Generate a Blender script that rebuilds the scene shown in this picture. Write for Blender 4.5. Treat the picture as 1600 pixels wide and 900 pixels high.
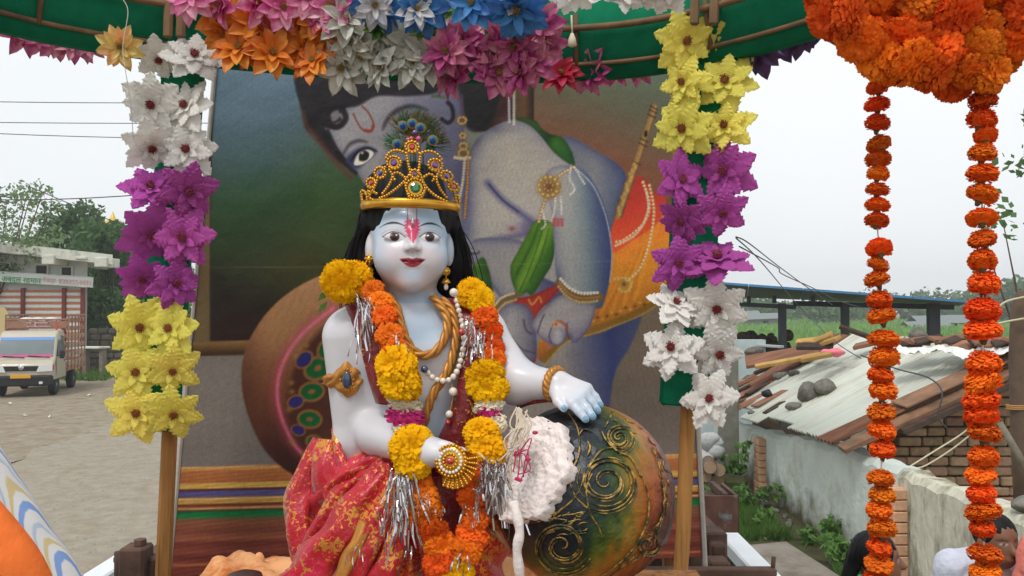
import bpy, math, random
import numpy as np
from mathutils import Vector, Matrix, Euler
for o in list(bpy.data.objects): bpy.data.objects.remove(o)
scene = bpy.context.scene
COL = scene.collection
R = math.radians
random.seed(7); rng = np.random.default_rng(7)

# ---------------------------------------------------------------- camera
F = 1250.0; PITCH = math.atan(30/F); CZ = 2.5
cam = bpy.data.cameras.new('camera'); cam.sensor_width = 36; cam.lens = 36*F/1600
cam.clip_start = 0.05; cam.clip_end = 2000
camo = bpy.data.objects.new('camera', cam); COL.objects.link(camo)
camo.location = (0, 0, CZ); camo.rotation_euler = (R(90)+PITCH, 0, 0)
scene.camera = camo
scene.render.resolution_x = 1024; scene.render.resolution_y = 576

# ---------------------------------------------------------------- overcast sky
w = bpy.data.worlds.new('World'); scene.world = w; w.use_nodes = True
nt = w.node_tree; nt.nodes.clear()
sky = nt.nodes.new('ShaderNodeTexSky'); sky.sky_type = 'NISHITA'; sky.sun_disc = False
SUN_EL, SUN_AZ = R(58), R(205)
sky.sun_elevation = SUN_EL; sky.sun_rotation = SUN_AZ; sky.air_density = 1.0; sky.dust_density = 6.0
hs = nt.nodes.new('ShaderNodeHueSaturation'); hs.inputs['Saturation'].default_value = 0.2
mx = nt.nodes.new('ShaderNodeMixRGB'); mx.inputs[0].default_value = 0.88
cl = nt.nodes.new('ShaderNodeTexNoise'); cl.inputs['Scale'].default_value = 1.1; cl.inputs['Detail'].default_value = 4
cr = nt.nodes.new('ShaderNodeValToRGB')
cr.color_ramp.elements[0].position = .3; cr.color_ramp.elements[0].color = (8.2, 8.7, 9.1, 1)
cr.color_ramp.elements[1].position = .7; cr.color_ramp.elements[1].color = (9.8, 10.1, 10.3, 1)
bg = nt.nodes.new('ShaderNodeBackground'); bg.inputs['Strength'].default_value = 0.09
wo = nt.nodes.new('ShaderNodeOutputWorld')
nt.links.new(sky.outputs[0], hs.inputs['Color']); nt.links.new(cl.outputs['Fac'], cr.inputs[0])
nt.links.new(hs.outputs[0], mx.inputs[1]); nt.links.new(cr.outputs[0], mx.inputs[2])
nt.links.new(mx.outputs[0], bg.inputs[0]); nt.links.new(bg.outputs[0], wo.inputs[0])
sun = bpy.data.lights.new('sun', 'SUN'); sun.energy = 1.3; sun.angle = R(14); sun.color = (1, .97, .92)
suno = bpy.data.objects.new('sun', sun); COL.objects.link(suno)
sd = Vector((math.sin(SUN_AZ)*math.cos(SUN_EL), math.cos(SUN_AZ)*math.cos(SUN_EL), math.sin(SUN_EL)))
suno.rotation_euler = sd.to_track_quat('Z', 'Y').to_euler(); suno.location = sd*30
scene.view_settings.view_transform = 'Standard'; scene.view_settings.look = 'None'
scene.view_settings.gamma = 1; scene.view_settings.exposure = 0.33
scene.view_settings.use_curve_mapping = False

# ---------------------------------------------------------------- helpers
def P(px, py, d):
    """the point at distance d (metres along +Y) seen in the photograph at px, py"""
    a, u = (px-800)/F, (450-py)/F
    y = math.cos(PITCH)-u*math.sin(PITCH); z = math.sin(PITCH)+u*math.cos(PITCH)
    return Vector((a/y*d, d, CZ+z/y*d))
def PZ(px, py, z):
    u = (450-py)/F
    y = math.cos(PITCH)-u*math.sin(PITCH); zz = math.sin(PITCH)+u*math.cos(PITCH)
    return P(px, py, (z-CZ)/zz*y)
def s2l(c):
    c = np.asarray(c, float)
    return np.where(c <= .04045, c/12.92, ((c+.055)/1.055)**2.4)
def C(r, g, b, gain=1.0):
    l = s2l(np.array([r, g, b])/255.)*gain
    return (float(min(l[0], .95)), float(min(l[1], .95)), float(min(l[2], .95)), 1)
def tag(o, label, cat=None, group=None, kind=None):
    if label: o['label'] = label
    if cat: o['category'] = cat
    if group: o['group'] = group
    if kind: o['kind'] = kind
    return o
def empty(name, loc=(0, 0, 0), label=None, cat=None, group=None):
    e = bpy.data.objects.new(name, None); COL.objects.link(e); e.location = loc
    e.empty_display_size = .05
    return tag(e, label, cat, group)
def link(name, me, parent=None, loc=None, rot=None, scale=None, mw=None):
    o = bpy.data.objects.new(name, me); COL.objects.link(o)
    if mw is not None: o.matrix_basis = mw
    if loc is not None: o.location = loc
    if rot is not None: o.rotation_euler = rot
    if scale is not None: o.scale = scale if hasattr(scale, '__len__') else (scale,)*3
    if parent is not None:
        o.parent = parent
        o.matrix_parent_inverse = world_of(parent).inverted()
    return o
def world_of(o):
    m = o.matrix_basis.copy()
    if o.parent: m = world_of(o.parent) @ o.matrix_parent_inverse @ m
    return m
def mesh(name, v, f, mats=(), smooth=True, col=None, mi=None):
    me = bpy.data.meshes.new(name)
    v = np.asarray(v, np.float32).reshape(-1, 3)
    if isinstance(f, np.ndarray) and f.ndim == 2:
        k = f.shape[1]
        me.vertices.add(len(v)); me.vertices.foreach_set('co', v.ravel())
        me.loops.add(f.size); me.loops.foreach_set('vertex_index', f.ravel().astype(np.int32))
        me.polygons.add(len(f)); me.polygons.foreach_set('loop_start', np.arange(0, f.size, k, dtype=np.int32))
        me.update(calc_edges=True); me.validate()
    else:
        me.from_pydata([tuple(map(float, p)) for p in v], [], [tuple(int(i) for i in q) for q in f])
    if smooth: me.polygons.foreach_set('use_smooth', [True]*len(me.polygons))
    for m in (mats if isinstance(mats, (list, tuple)) else [mats]): me.materials.append(m)
    if mi is not None: me.polygons.foreach_set('material_index', list(map(int, mi)))
    if col is not None:
        ca = me.color_attributes.new('Col', 'FLOAT_COLOR', 'POINT')
        c = np.ones((len(v), 4), np.float32); c[:, :3] = col
        ca.data.foreach_set('color', c.ravel())
    me.update()
    return me
class MB:
    """collects shapes that become ONE mesh"""
    def __init__(s): s.v = []; s.f = []; s.m = []
    def add(s, v, f, mi=0):
        b = len(s.v); s.v += [tuple(p) for p in v]; s.f += [tuple(i+b for i in q) for q in f]; s.m += [mi]*len(f); return s
    def box(s, c, d, rot=None, mi=0, bev=0):
        x, y, z = d[0]/2, d[1]/2, d[2]/2
        b = min(bev, x*.9, y*.9, z*.9)
        M = rot.to_matrix() if isinstance(rot, Euler) else (rot if rot is not None else Matrix.Identity(3))
        c = Vector(c)
        if b <= 0:
            vs = [Vector((i*x, j*y, k*z)) for i in (-1, 1) for j in (-1, 1) for k in (-1, 1)]
            fs = [(0, 1, 3, 2), (4, 6, 7, 5), (0, 4, 5, 1), (2, 3, 7, 6), (0, 2, 6, 4), (1, 5, 7, 3)]
        else:
            vs = []; idx = {}
            for i in (-1, 1):
                for j in (-1, 1):
                    for k in (-1, 1):
                        for a, q in enumerate(((x, y-b, z-b), (x-b, y, z-b), (x-b, y-b, z))):
                            idx[(i, j, k, a)] = len(vs); vs.append(Vector((i*q[0], j*q[1], k*q[2])))
            fs = []
            for sg in (-1, 1):
                fs.append([idx[(sg, j, k, 0)] for j, k in ((-1, -1), (1, -1), (1, 1), (-1, 1))][::sg])
                fs.append([idx[(i, sg, k, 1)] for i, k in ((-1, -1), (-1, 1), (1, 1), (1, -1))][::sg])
                fs.append([idx[(i, j, sg, 2)] for i, j in ((-1, -1), (1, -1), (1, 1), (-1, 1))][::sg])
            for i in (-1, 1):
                for j in (-1, 1):
                    fs.append([idx[(i, j, -1, 0)], idx[(i, j, 1, 0)], idx[(i, j, 1, 1)], idx[(i, j, -1, 1)]][::i*j])
                    fs.append([idx[(i, -1, j, 0)], idx[(i, -1, j, 2)], idx[(i, 1, j, 2)], idx[(i, 1, j, 0)]][::i*j])
                    fs.append([idx[(-1, i, j, 1)], idx[(1, i, j, 1)], idx[(1, i, j, 2)], idx[(-1, i, j, 2)]][::i*j])
                    for k in (-1, 1): fs.append([idx[(i, j, k, 0)], idx[(i, j, k, 1)], idx[(i, j, k, 2)]][::i*j*k])
        return s.add([M@p+c for p in vs], fs, mi)
    def tube(s, pts, r, n=8, mi=0, cap=True):
        pts = [Vector(p) for p in pts]; m = len(pts)
        rs = r if hasattr(r, '__len__') else [r]*m
        V = []; up = None
        for i, p in enumerate(pts):
            t = (pts[min(i+1, m-1)]-pts[max(i-1, 0)])
            t = t.normalized() if t.length > 1e-9 else Vector((0, 0, 1))
            if up is None: up = t.orthogonal().normalized()
            up = (up-t*up.dot(t)); up = up.normalized() if up.length > 1e-6 else t.orthogonal().normalized()
            b = t.cross(up)
            for k in range(n):
                a = 2*math.pi*k/n; V.append(p+(up*math.cos(a)+b*math.sin(a))*rs[i])
        fs = [(i*n+k, i*n+(k+1) % n, (i+1)*n+(k+1) % n, (i+1)*n+k) for i in range(m-1) for k in range(n)]
        if cap: fs += [tuple(range(n))[::-1], tuple(range((m-1)*n, m*n))]
        return s.add(V, fs, mi)
    def lathe(s, prof, n=24, M=None, mi=0):
        """prof: (radius, height) pairs about local z, M: 4x4"""
        V = []; M = M or Matrix.Identity(4)
        for r, h in prof:
            for k in range(n):
                a = 2*math.pi*k/n; V.append(M@Vector((r*math.cos(a), r*math.sin(a), h)))
        m = len(prof)
        fs = [(i*n+k, i*n+(k+1) % n, (i+1)*n+(k+1) % n, (i+1)*n+k) for i in range(m-1) for k in range(n)]
        fs += [tuple(range(n))[::-1], tuple(range((m-1)*n, m*n))]
        return s.add(V, fs, mi)
    def ball(s, c, r, n=8, m=6, mi=0, M=None):
        r = r if hasattr(r, '__len__') else (r,)*3
        V = []; c = Vector(c)
        for i in range(m+1):
            t = math.pi*i/m
            for k in range(n):
                a = 2*math.pi*k/n
                p = Vector((r[0]*math.sin(t)*math.cos(a), r[1]*math.sin(t)*math.sin(a), r[2]*math.cos(t)))
                V.append((M@p if M is not None else p)+c)
        fs = [(i*n+k, (i+1)*n+k, (i+1)*n+(k+1) % n, i*n+(k+1) % n) for i in range(m) for k in range(n)]
        return s.add(V, fs, mi)
    def prism(s, poly, M, depth, mi=0):
        """poly (x, z) extruded +-depth/2 along local y"""
        n = len(poly)
        V = [M@Vector((x, -depth/2, z)) for x, z in poly]+[M@Vector((x, depth/2, z)) for x, z in poly]
        fs = [tuple(range(n)), tuple(range(n, 2*n))[::-1]]+[(i, i+n, (i+1) % n+n, (i+1) % n) for i in range(n)]
        return s.add(V, fs, mi)
    def build(s, name, mats, parent=None, smooth=False, **k):
        me = mesh(name, s.v, s.f, mats, smooth, mi=s.m)
        return link(name, me, parent, **k)
def spline(pts, n=8, closed=False):
    pts = [np.asarray(p, float) for p in pts]; m = len(pts); out = []
    for i in range(m if closed else m-1):
        if closed: a, b, c, d = pts[i-1], pts[i], pts[(i+1) % m], pts[(i+2) % m]
        else: a, b, c, d = pts[max(i-1, 0)], pts[i], pts[i+1], pts[min(i+2, m-1)]
        for k in range(n):
            t = k/n
            out.append(.5*((2*b)+(c-a)*t+(2*a-5*b+4*c-d)*t*t+(3*b-a-3*c+d)*t**3))
    if not closed: out.append(pts[-1])
    return out

# ---------------------------------------------------------------- materials
def mat(name, col=(.5, .5, .5, 1), rough=.7, metal=0., spec=.4, var=0., vscale=8., col2=None, c2pos=(.45, .65), bump=0., bscale=40.,
        attr=False, objvar=0., hue=0., transl=0., coat=0., stretch=None, aniso=None):
    m = bpy.data.materials.new(name); m.use_nodes = True
    nt = m.node_tree; b = nt.nodes['Principled BSDF']; L = nt.links
    b.inputs['Roughness'].default_value = rough; b.inputs['Metallic'].default_value = metal
    b.inputs['Specular IOR Level'].default_value = spec; b.inputs['Coat Weight'].default_value = coat
    tc = nt.nodes.new('ShaderNodeTexCoord'); vec = tc.outputs['Object']
    if stretch:
        mp = nt.nodes.new('ShaderNodeMapping'); mp.inputs['Scale'].default_value = stretch
        L.new(vec, mp.inputs[0]); vec = mp.outputs[0]
    if attr:
        a = nt.nodes.new('ShaderNodeAttribute'); a.attribute_name = 'Col'; cs = a.outputs['Color']
    else:
        rgb = nt.nodes.new('ShaderNodeRGB'); rgb.outputs[0].default_value = tuple(col); cs = rgb.outputs[0]
    if col2 is not None:
        n = nt.nodes.new('ShaderNodeTexNoise'); n.inputs['Scale'].default_value = vscale; n.inputs['Detail'].default_value = 6
        n.inputs['Roughness'].default_value = .65
        L.new(vec, n.inputs['Vector'])
        r = nt.nodes.new('ShaderNodeMapRange'); r.inputs[1].default_value = c2pos[0]; r.inputs[2].default_value = c2pos[1]
        L.new(n.outputs['Fac'], r.inputs[0])
        x = nt.nodes.new('ShaderNodeMixRGB'); x.inputs[2].default_value = tuple(col2)
        L.new(r.outputs[0], x.inputs[0]); L.new(cs, x.inputs[1]); cs = x.outputs[0]
    if var or objvar or hue:
        h = nt.nodes.new('ShaderNodeHueSaturation'); L.new(cs, h.inputs['Color']); cs = h.outputs[0]
        val = None
        if var:
            n = nt.nodes.new('ShaderNodeTexNoise'); n.inputs['Scale'].default_value = vscale*2.3; n.inputs['Detail'].default_value = 5
            L.new(vec, n.inputs['Vector'])
            r = nt.nodes.new('ShaderNodeMapRange'); r.inputs[1].default_value = .25; r.inputs[2].default_value = .75
            r.inputs[3].default_value = 1-var; r.inputs[4].default_value = 1+var
            L.new(n.outputs['Fac'], r.inputs[0]); val = r.outputs[0]
        if objvar or hue:
            oi = nt.nodes.new('ShaderNodeObjectInfo')
            if objvar:
                r = nt.nodes.new('ShaderNodeMapRange'); r.inputs[3].default_value = 1-objvar; r.inputs[4].default_value = 1+objvar
                L.new(oi.outputs['Random'], r.inputs[0])
                if val is not None:
                    mm = nt.nodes.new('ShaderNodeMath'); mm.operation = 'MULTIPLY'; L.new(val, mm.inputs[0]); L.new(r.outputs[0], mm.inputs[1]); val = mm.outputs[0]
                else: val = r.outputs[0]
            if hue:
                m7 = nt.nodes.new('ShaderNodeMath'); m7.operation = 'MULTIPLY'; m7.inputs[1].default_value = 7.31
                fr = nt.nodes.new('ShaderNodeMath'); fr.operation = 'FRACT'
                L.new(oi.outputs['Random'], m7.inputs[0]); L.new(m7.outputs[0], fr.inputs[0])
                r = nt.nodes.new('ShaderNodeMapRange'); r.inputs[3].default_value = .5-hue; r.inputs[4].default_value = .5+hue
                L.new(fr.outputs[0], r.inputs[0]); L.new(r.outputs[0], h.inputs['Hue'])
        if val is not None: L.new(val, h.inputs['Value'])
    L.new(cs, b.inputs['Base Color'])
    if bump:
        n = nt.nodes.new('ShaderNodeTexNoise'); n.inputs['Scale'].default_value = bscale; n.inputs['Detail'].default_value = 6
        L.new(vec, n.inputs['Vector'])
        bp = nt.nodes.new('ShaderNodeBump'); bp.inputs['Strength'].default_value = min(1, bump); bp.inputs['Distance'].default_value = .3/bscale
        L.new(n.outputs['Fac'], bp.inputs['Height']); L.new(bp.outputs[0], b.inputs['Normal'])
    if transl:
        t = nt.nodes.new('ShaderNodeBsdfTranslucent'); L.new(cs, t.inputs[0])
        ms = nt.nodes.new('ShaderNodeMixShader'); ms.inputs[0].default_value = transl
        L.new(b.outputs[0], ms.inputs[1]); L.new(t.outputs[0], ms.inputs[2])
        L.new(ms.outputs[0], nt.nodes['Material Output'].inputs[0])
    return m

# ---------------------------------------------------------------- implicit surfaces (statue, hair, people)
def surfnets(v, lo, h):
    s = v < 0
    nx, ny, nz = [k-1 for k in v.shape]
    cnt = np.zeros((nx, ny, nz), np.int8)
    for i in (0, 1):
        for j in (0, 1):
            for k in (0, 1): cnt += s[i:i+nx, j:j+ny, k:k+nz]
    act = (cnt > 0) & (cnt < 8)
    ids = np.argwhere(act); idx = -np.ones((nx, ny, nz), np.int32); idx[act] = np.arange(len(ids))
    acc = np.zeros((len(ids), 3)); c = np.zeros(len(ids))
    cor = [(i, j, k) for i in (0, 1) for j in (0, 1) for k in (0, 1)]
    for a in cor:
        for ax in range(3):
            if a[ax]: continue
            b = list(a); b[ax] = 1
            va = v[ids[:, 0]+a[0], ids[:, 1]+a[1], ids[:, 2]+a[2]]; vb = v[ids[:, 0]+b[0], ids[:, 1]+b[1], ids[:, 2]+b[2]]
            m = (va < 0) != (vb < 0); t = np.where(m, va/np.where(m, va-vb, 1), 0)
            p = np.tile(np.array(a, float), (len(ids), 1)); p[:, ax] += t
            acc[m] += p[m]; c[m] += 1
    V = (ids+acc/c[:, None])*h+np.array(lo)
    Fs = []
    for ax in range(3):
        b1, b2 = [q for q in range(3) if q != ax]
        sl0 = [slice(None)]*3; sl1 = [slice(None)]*3
        sl0[ax] = slice(0, -1); sl1[ax] = slice(1, None)
        m = s[tuple(sl0)] != s[tuple(sl1)]
        e = np.argwhere(m)
        e = e[(e[:, b1] > 0) & (e[:, b2] > 0) & (e[:, b1] < v.shape[b1]-1) & (e[:, b2] < v.shape[b2]-1)]
        q = []
        for d1, d2 in ((-1, -1), (0, -1), (0, 0), (-1, 0)):
            t = e.copy(); t[:, b1] += d1; t[:, b2] += d2; q.append(idx[t[:, 0], t[:, 1], t[:, 2]])
        q = np.stack(q, 1)
        neg = s[e[:, 0], e[:, 1], e[:, 2]]
        if ax == 1: neg = ~neg
        q[~neg] = q[~neg][:, ::-1]
        Fs.append(q)
    Fq = np.concatenate(Fs); Fq = Fq[(Fq >= 0).all(1)]
    return V, Fq
def grid(lo, hi, h):
    ax = [np.arange(lo[i], hi[i]+h, h, dtype=np.float32) for i in range(3)]
    return np.meshgrid(*ax, indexing='ij')
def smin(a, b, k):
    if k <= 0: return np.minimum(a, b)
    h = np.clip(.5+.5*(b-a)/k, 0, 1)
    return b+(a-b)*h-k*h*(1-h)
def smax(a, b, k): return -smin(-a, -b, k)
def cap(G, a, b, ra, rb=None):
    rb = ra if rb is None else rb
    a = np.array(a, float); b = np.array(b, float); d = b-a; L2 = max(d@d, 1e-12)
    px, py, pz = G[0]-a[0], G[1]-a[1], G[2]-a[2]
    t = np.clip((px*d[0]+py*d[1]+pz*d[2])/L2, 0, 1)
    return np.sqrt((px-t*d[0])**2+(py-t*d[1])**2+(pz-t*d[2])**2)-(ra+(rb-ra)*t)
def ell(G, c, r):
    x, y, z = (G[0]-c[0])/r[0], (G[1]-c[1])/r[1], (G[2]-c[2])/r[2]
    k0 = np.sqrt(x*x+y*y+z*z); k1 = np.sqrt((x/r[0])**2+(y/r[1])**2+(z/r[2])**2)
    return k0*(k0-1)/np.maximum(k1, 1e-6)
# ================================================================ SETTING
m_road = mat('road', C(150, 142, 128), .95, spec=.15, var=.14, vscale=2.6, col2=C(140, 128, 110), c2pos=(.45, .7), bump=.8, bscale=30)
m_dirt = mat('dirt', C(146, 136, 119), .95, spec=.1, var=.2, vscale=2.4, col2=C(132, 118, 98), bump=.8, bscale=26)
m_soil = mat('soil', C(84, 76, 60), .95, spec=.1, var=.3, vscale=2.5, col2=C(62, 70, 40), bump=1, bscale=22)
m_field = mat('field', C(110, 146, 78), .95, spec=.1, var=.2, vscale=.05, col2=C(120, 146, 84), bump=.6, bscale=1)
def sheet(name, pts, z, m, n=1):
    me = mesh(name, [(x, y, z) for x, y in pts], [tuple(range(len(pts)))], m, False)
    o = link(name, me); o['kind'] = 'structure'; return o
sheet('ground', [(-260, -60), (260, -60), (260, 320), (-260, 320)], 0, m_dirt)
# irregular road sheet left of the trailer, patch of soil by the wall, crop field behind
gr_ = random.Random(3)
def ragged(pts, amp, n=26):
    out = []
    for i in range(len(pts)):
        a, b = pts[i], pts[(i+1) % len(pts)]
        for k in range(n): t = k/n; out.append((a[0]+(b[0]-a[0])*t+gr_.uniform(-amp, amp)*(k > 0), a[1]+(b[1]-a[1])*t+gr_.uniform(-amp, amp)*(k > 0)))
    return out
sheet('road', ragged([(-1.0, -30), (1.6, 3), (1.7, 60), (-6, 90), (-18, 90), (-13, 40), (-9.6, 24), (-8.4, 16), (-8.0, 10), (-9, -30)], .3), .004, m_road)
sheet('verge', [(1.7, -10), (3.5, -10), (3.5, 13), (1.9, 13), (1.75, 8)], .006, m_soil)
sheet('field', [(6, 17), (240, 17), (240, 210), (-12, 210), (2, 40)], .006, m_field)

# ---- field rows: standing crop as stuff
def blades(name, n, xr, yr, h, wd, m, seed):
    g = np.random.default_rng(seed)
    x = g.uniform(*xr, n); y = g.uniform(0, 1, n)**1.6*(yr[1]-yr[0])+yr[0]; a = g.uniform(0, math.pi, n)
    hh = h*g.uniform(.6, 1.25, n); lx, ly = g.normal(0, .3, (2, n))*hh
    ca, sa = np.cos(a)*wd/2, np.sin(a)*wd/2
    V = np.stack([np.stack([x-ca, y-sa, 0*x], 1), np.stack([x+ca, y+sa, 0*x], 1), np.stack([x+lx, y+ly, hh], 1)], 1).reshape(-1, 3)
    return link(name, mesh(name, V, np.arange(3*n).reshape(-1, 3), m, False))
m_crop = mat('crop', C(122, 160, 84), .8, spec=.2, var=.25, vscale=.08, transl=.3)
o = blades('crop', 30000, (6, 120), (45, 150), .55, .4, m_crop, 3)
tag(o, 'green knee high crop standing in the field beyond the shed', 'crop', kind='stuff')

# ---- foliage
def leaf_mat(name, r, g, b, transl=.3): return mat(name, C(r, g, b), .75, spec=.25, var=.32, vscale=.9, objvar=.12, transl=transl)
m_leafA = leaf_mat('leaf_dark', 76, 108, 60); m_leafB = leaf_mat('leaf_mid', 92, 122, 72); m_leafC = leaf_mat('leaf_pale', 116, 138, 98)
m_bark = mat('bark', C(84, 70, 56), .9, spec=.1, var=.3, vscale=6, bump=.8, bscale=20)
def foliage_mesh(name, clumps, per, leaf, m, seed, elong=1.7):
    """clumps: (x,y,z,r); leaf-sized bent faces scattered in each clump"""
    g = np.random.default_rng(seed); Vs = []
    for (x, y, z, r) in clumps:
        n = max(8, int(per*r*r))
        d = g.normal(size=(n, 3)); d /= np.linalg.norm(d, axis=1)[:, None]
        p = d*(r*g.uniform(.35, 1.08, n)**.6)[:, None]*np.array([1, 1, .8])+np.array([x, y, z])
        t = g.normal(size=(n, 3)); t[:, 2] -= .35; t /= np.linalg.norm(t, axis=1)[:, None]
        u = np.cross(t, g.normal(size=(n, 3))); u /= np.linalg.norm(u, axis=1)[:, None]
        s = leaf*g.uniform(.6, 1.4, n)[:, None]
        Vs.append(np.stack([p-t*s*elong/2, p+u*s*.5, p+t*s*elong/2, p-u*s*.5], 1))
    V = np.concatenate(Vs).reshape(-1, 3)
    return mesh(name, V, np.arange(len(V)).reshape(-1, 4), m, False)
def tree(loc, h, rx, rz, label, group, m, leaf=.16, per=90, n=34, seed=1, trunk_r=.16, cz=None, loose=1.0):
    g = random.Random(seed); loc = Vector(loc)
    e = empty('tree', loc, label, 'tree', group)
    cz = cz or h-rz
    mb = MB(); top = loc+Vector((0, 0, cz))
    mb.tube([loc, loc+Vector((.1*rx, 0, cz*.5)), top], [trunk_r, trunk_r*.7, trunk_r*.4], 8)
    cl = []
    for i in range(n):
        while True:
            q = Vector((g.uniform(-1, 1), g.uniform(-1, 1), g.uniform(-1, 1)))
            if q.length < 1 and q.length > .25: break
        p = loc+Vector((q.x*rx, q.y*rx, cz+q.z*rz)); r = rx*g.uniform(.2, .38)*loose
        cl.append((p.x, p.y, p.z, r))
        if i % 3 == 0:
            mid = loc+Vector((q.x*rx*.4, q.y*rx*.4, cz*.62+q.z*rz*.2))
            mb.tube([loc+Vector((0, 0, cz*.5)), mid, p], [trunk_r*.45, trunk_r*.3, trunk_r*.1], 6)
    mb.build('trunk', m_bark, e, True)
    link('crown', foliage_mesh('crown', cl, per, leaf, m, seed), e)
    return e
# trees behind the shop
T1 = 'trees behind the shop'
x = P(130, 400, 42)
tree((x.x, 42, 0), 7.6, 2.9, 2.9, 'bushy dark green tree rising behind the shop roof', T1, m_leafA, .17, 260, 60, 2, .25)
x = P(60, 400, 44); tree((x.x, 44, 0), 6.9, 2.8, 2.6, 'broad green tree behind the shop beside the pale feathery tree', T1, m_leafB, .17, 230, 56, 3, .22)
x = P(180, 400, 37); tree((x.x, 37, 0), 6.2, 2.6, 3.0, 'low dense green tree beside the end of the shop', T1, m_leafA, .17, 260, 60, 4, .2)
x = P(235, 450, 46); tree((x.x, 46, 0), 5.6, 3.0, 2.8, 'green tree behind the rough stone boundary wall', T1, m_leafB, .2, 110, 40, 14, .2)
x = P(-8, 320, 30); tree((x.x, 30, 0), 7.9, 2.2, 2.6, 'pale feathery tree with open crown beside the shop', T1, m_leafC, .10, 190, 46, 5, .14, loose=.85)
# far tree line beyond the field
k = 0
FT = [(1150, 452, 150, 8), (1195, 470, 140, 9), (1235, 478, 150, 8), (1270, 470, 120, 8), (1310, 474, 135, 9), (1345, 462, 160, 10), (1395, 466, 150, 9), (1420, 450, 170, 8),
      (1455, 474, 150, 9), (1490, 462, 150, 11), (1530, 455, 140, 12), (1575, 447, 130, 13), (1615, 452, 130, 13), (1650, 440, 140, 14), (1120, 458, 160, 10), (1080, 462, 150, 9), (40, 440, 120, 10)]
for px, py, d, wd in FT:
    k += 1; q = P(px, py, d); h = q.z; rx = wd*d/150*.62
    lab = ('tall hazy tree standing clear of the far tree line' if k == 8 else 'hazy green tree in the far line beyond the crop field')
    tree((q.x, d+random.uniform(-4, 4), 0), h, rx, h*.44, lab, 'far trees beyond the field', (m_leafA, m_leafB)[k % 2], .6, 9, 26, 30+k, .3)
# thin feathery branch tree at the far right
x = P(1622, 330, 9); e = tree((x.x, 9.0, 0), 4.7, .62, 1.3, 'feathery green tree just beyond the brick hut', None, m_leafB, .055, 260, 26, 77, .05, cz=3.5)

# ---- haze-lost distant hill line is not visible: the sky meets the trees

# ---- gravel and dust lumps on the road: nobody could count them
def gravel(name, n, fn, r0, r1, m, seed, label):
    g = np.random.default_rng(seed); x, y = fn(g, n); r = g.uniform(r0, r1, n)**1.0; a = g.uniform(0, 6.3, n)
    t = np.array([[1, 0, 0], [-.5, .87, 0], [-.5, -.87, 0], [.1, .05, .75]])
    V = np.stack([np.stack([x+r*(q[0]*np.cos(a)-q[1]*np.sin(a)), y+r*(q[0]*np.sin(a)+q[1]*np.cos(a)), .004+r*q[2]], 1) for q in t], 1).reshape(-1, 3)
    b = np.arange(n)[:, None]*4; Fs = np.concatenate([b+np.array([[0, 1, 3]]), b+np.array([[1, 2, 3]]), b+np.array([[2, 0, 3]])])
    return tag(link(name, mesh(name, V, Fs, m, False)), label, 'gravel', kind='stuff')
def road_pts(g, n):
    y = 4+g.uniform(0, 1, n)**2*26; return -y*g.uniform(.28, .72, n), y
gravel('gravel', 9000, road_pts, .006, .022, mat('gravel', C(150, 140, 124), .95, spec=.1, var=.35, vscale=3), 5, 'loose gravel scattered over the dusty road')
# ================================================================ SHOP, TRUCK AND OTHER THINGS ON THE LEFT
m_white = mat('whitewash', C(196, 200, 196), .9, spec=.15, var=.08, vscale=1.5, col2=C(150, 150, 140), c2pos=(.58, .8), bump=.3, bscale=12)
m_slab = mat('concrete_slab', C(200, 202, 190), .9, spec=.1, var=.12, vscale=2, col2=C(120, 122, 110), c2pos=(.55, .75), bump=.5, bscale=12)
m_dark = mat('dark_opening', C(34, 36, 40), .6)
m_orange_paint = mat('orange_paint', C(184, 114, 80), .7, var=.12, vscale=4)
m_pale_paint = mat('pale_paint', C(204, 204, 198), .7, var=.1, vscale=4)
m_signw = mat('sign_paint', C(214, 222, 220), .5, var=.04)
m_green_ink = mat('green_lettering', C(58, 150, 92), .6); m_red_ink = mat('faded_red_lettering', C(222, 160, 160), .6)
m_maroon = mat('maroon_paint', C(110, 46, 40), .6)
m_stone = mat('rubble_stone', C(120, 112, 100), .95, spec=.1, var=.3, vscale=3, objvar=.2, bump=.8, bscale=12)
# The shop front runs across the view at about 30 m, turned a little
SHY = 30.0
shop = empty('shop', (P(60, 400, SHY).x, SHY, 0), 'white shop with flat concrete roof behind the small truck', 'shop')
xl, xr = P(-60, 400, SHY).x, P(137, 400, SHY).x
zr = P(130, 408, SHY).z
def slope_z(px): return P(px, 388+px*.088, SHY).z
mb = MB(); hgt = slope_z(60)-.1
sk = 3.2*xr/SHY*1.08
mb.add([(xl, SHY, 0), (xr, SHY, 0), (xr+sk, SHY+3.2, 0), (xl+sk, SHY+3.2, 0), (xl, SHY, hgt+.1), (xr, SHY, hgt-.25), (xr+sk, SHY+3.2, hgt-.25), (xl+sk, SHY+3.2, hgt+.1)], [(0, 3, 2, 1), (4, 5, 6, 7), (0, 1, 5, 4), (1, 2, 6, 5), (2, 3, 7, 6), (3, 0, 4, 7)]); mb.build('wall', m_white, shop)
mb = MB(); L = slope_z(-60); Rr = slope_z(178); xr2 = P(176, 400, SHY-.9).x
mb.add([(xl-.5, SHY-.9, L-.06), (xr2, SHY-.9, Rr-.28), (xr2+sk*1.3, SHY+3.4, Rr-.28), (xl-.5, SHY+3.4, L-.06),
        (xl-.5, SHY-.9, L+.32), (xr2, SHY-.9, Rr+.08), (xr2+sk*1.3, SHY+3.4, Rr+.1), (xl-.5, SHY+3.4, L+.32)],
       [(0, 3, 2, 1), (4, 5, 6, 7), (0, 1, 5, 4), (1, 2, 6, 5), (2, 3, 7, 6), (3, 0, 4, 7)])
slab = mb.build('roof', m_slab, shop)
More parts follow.
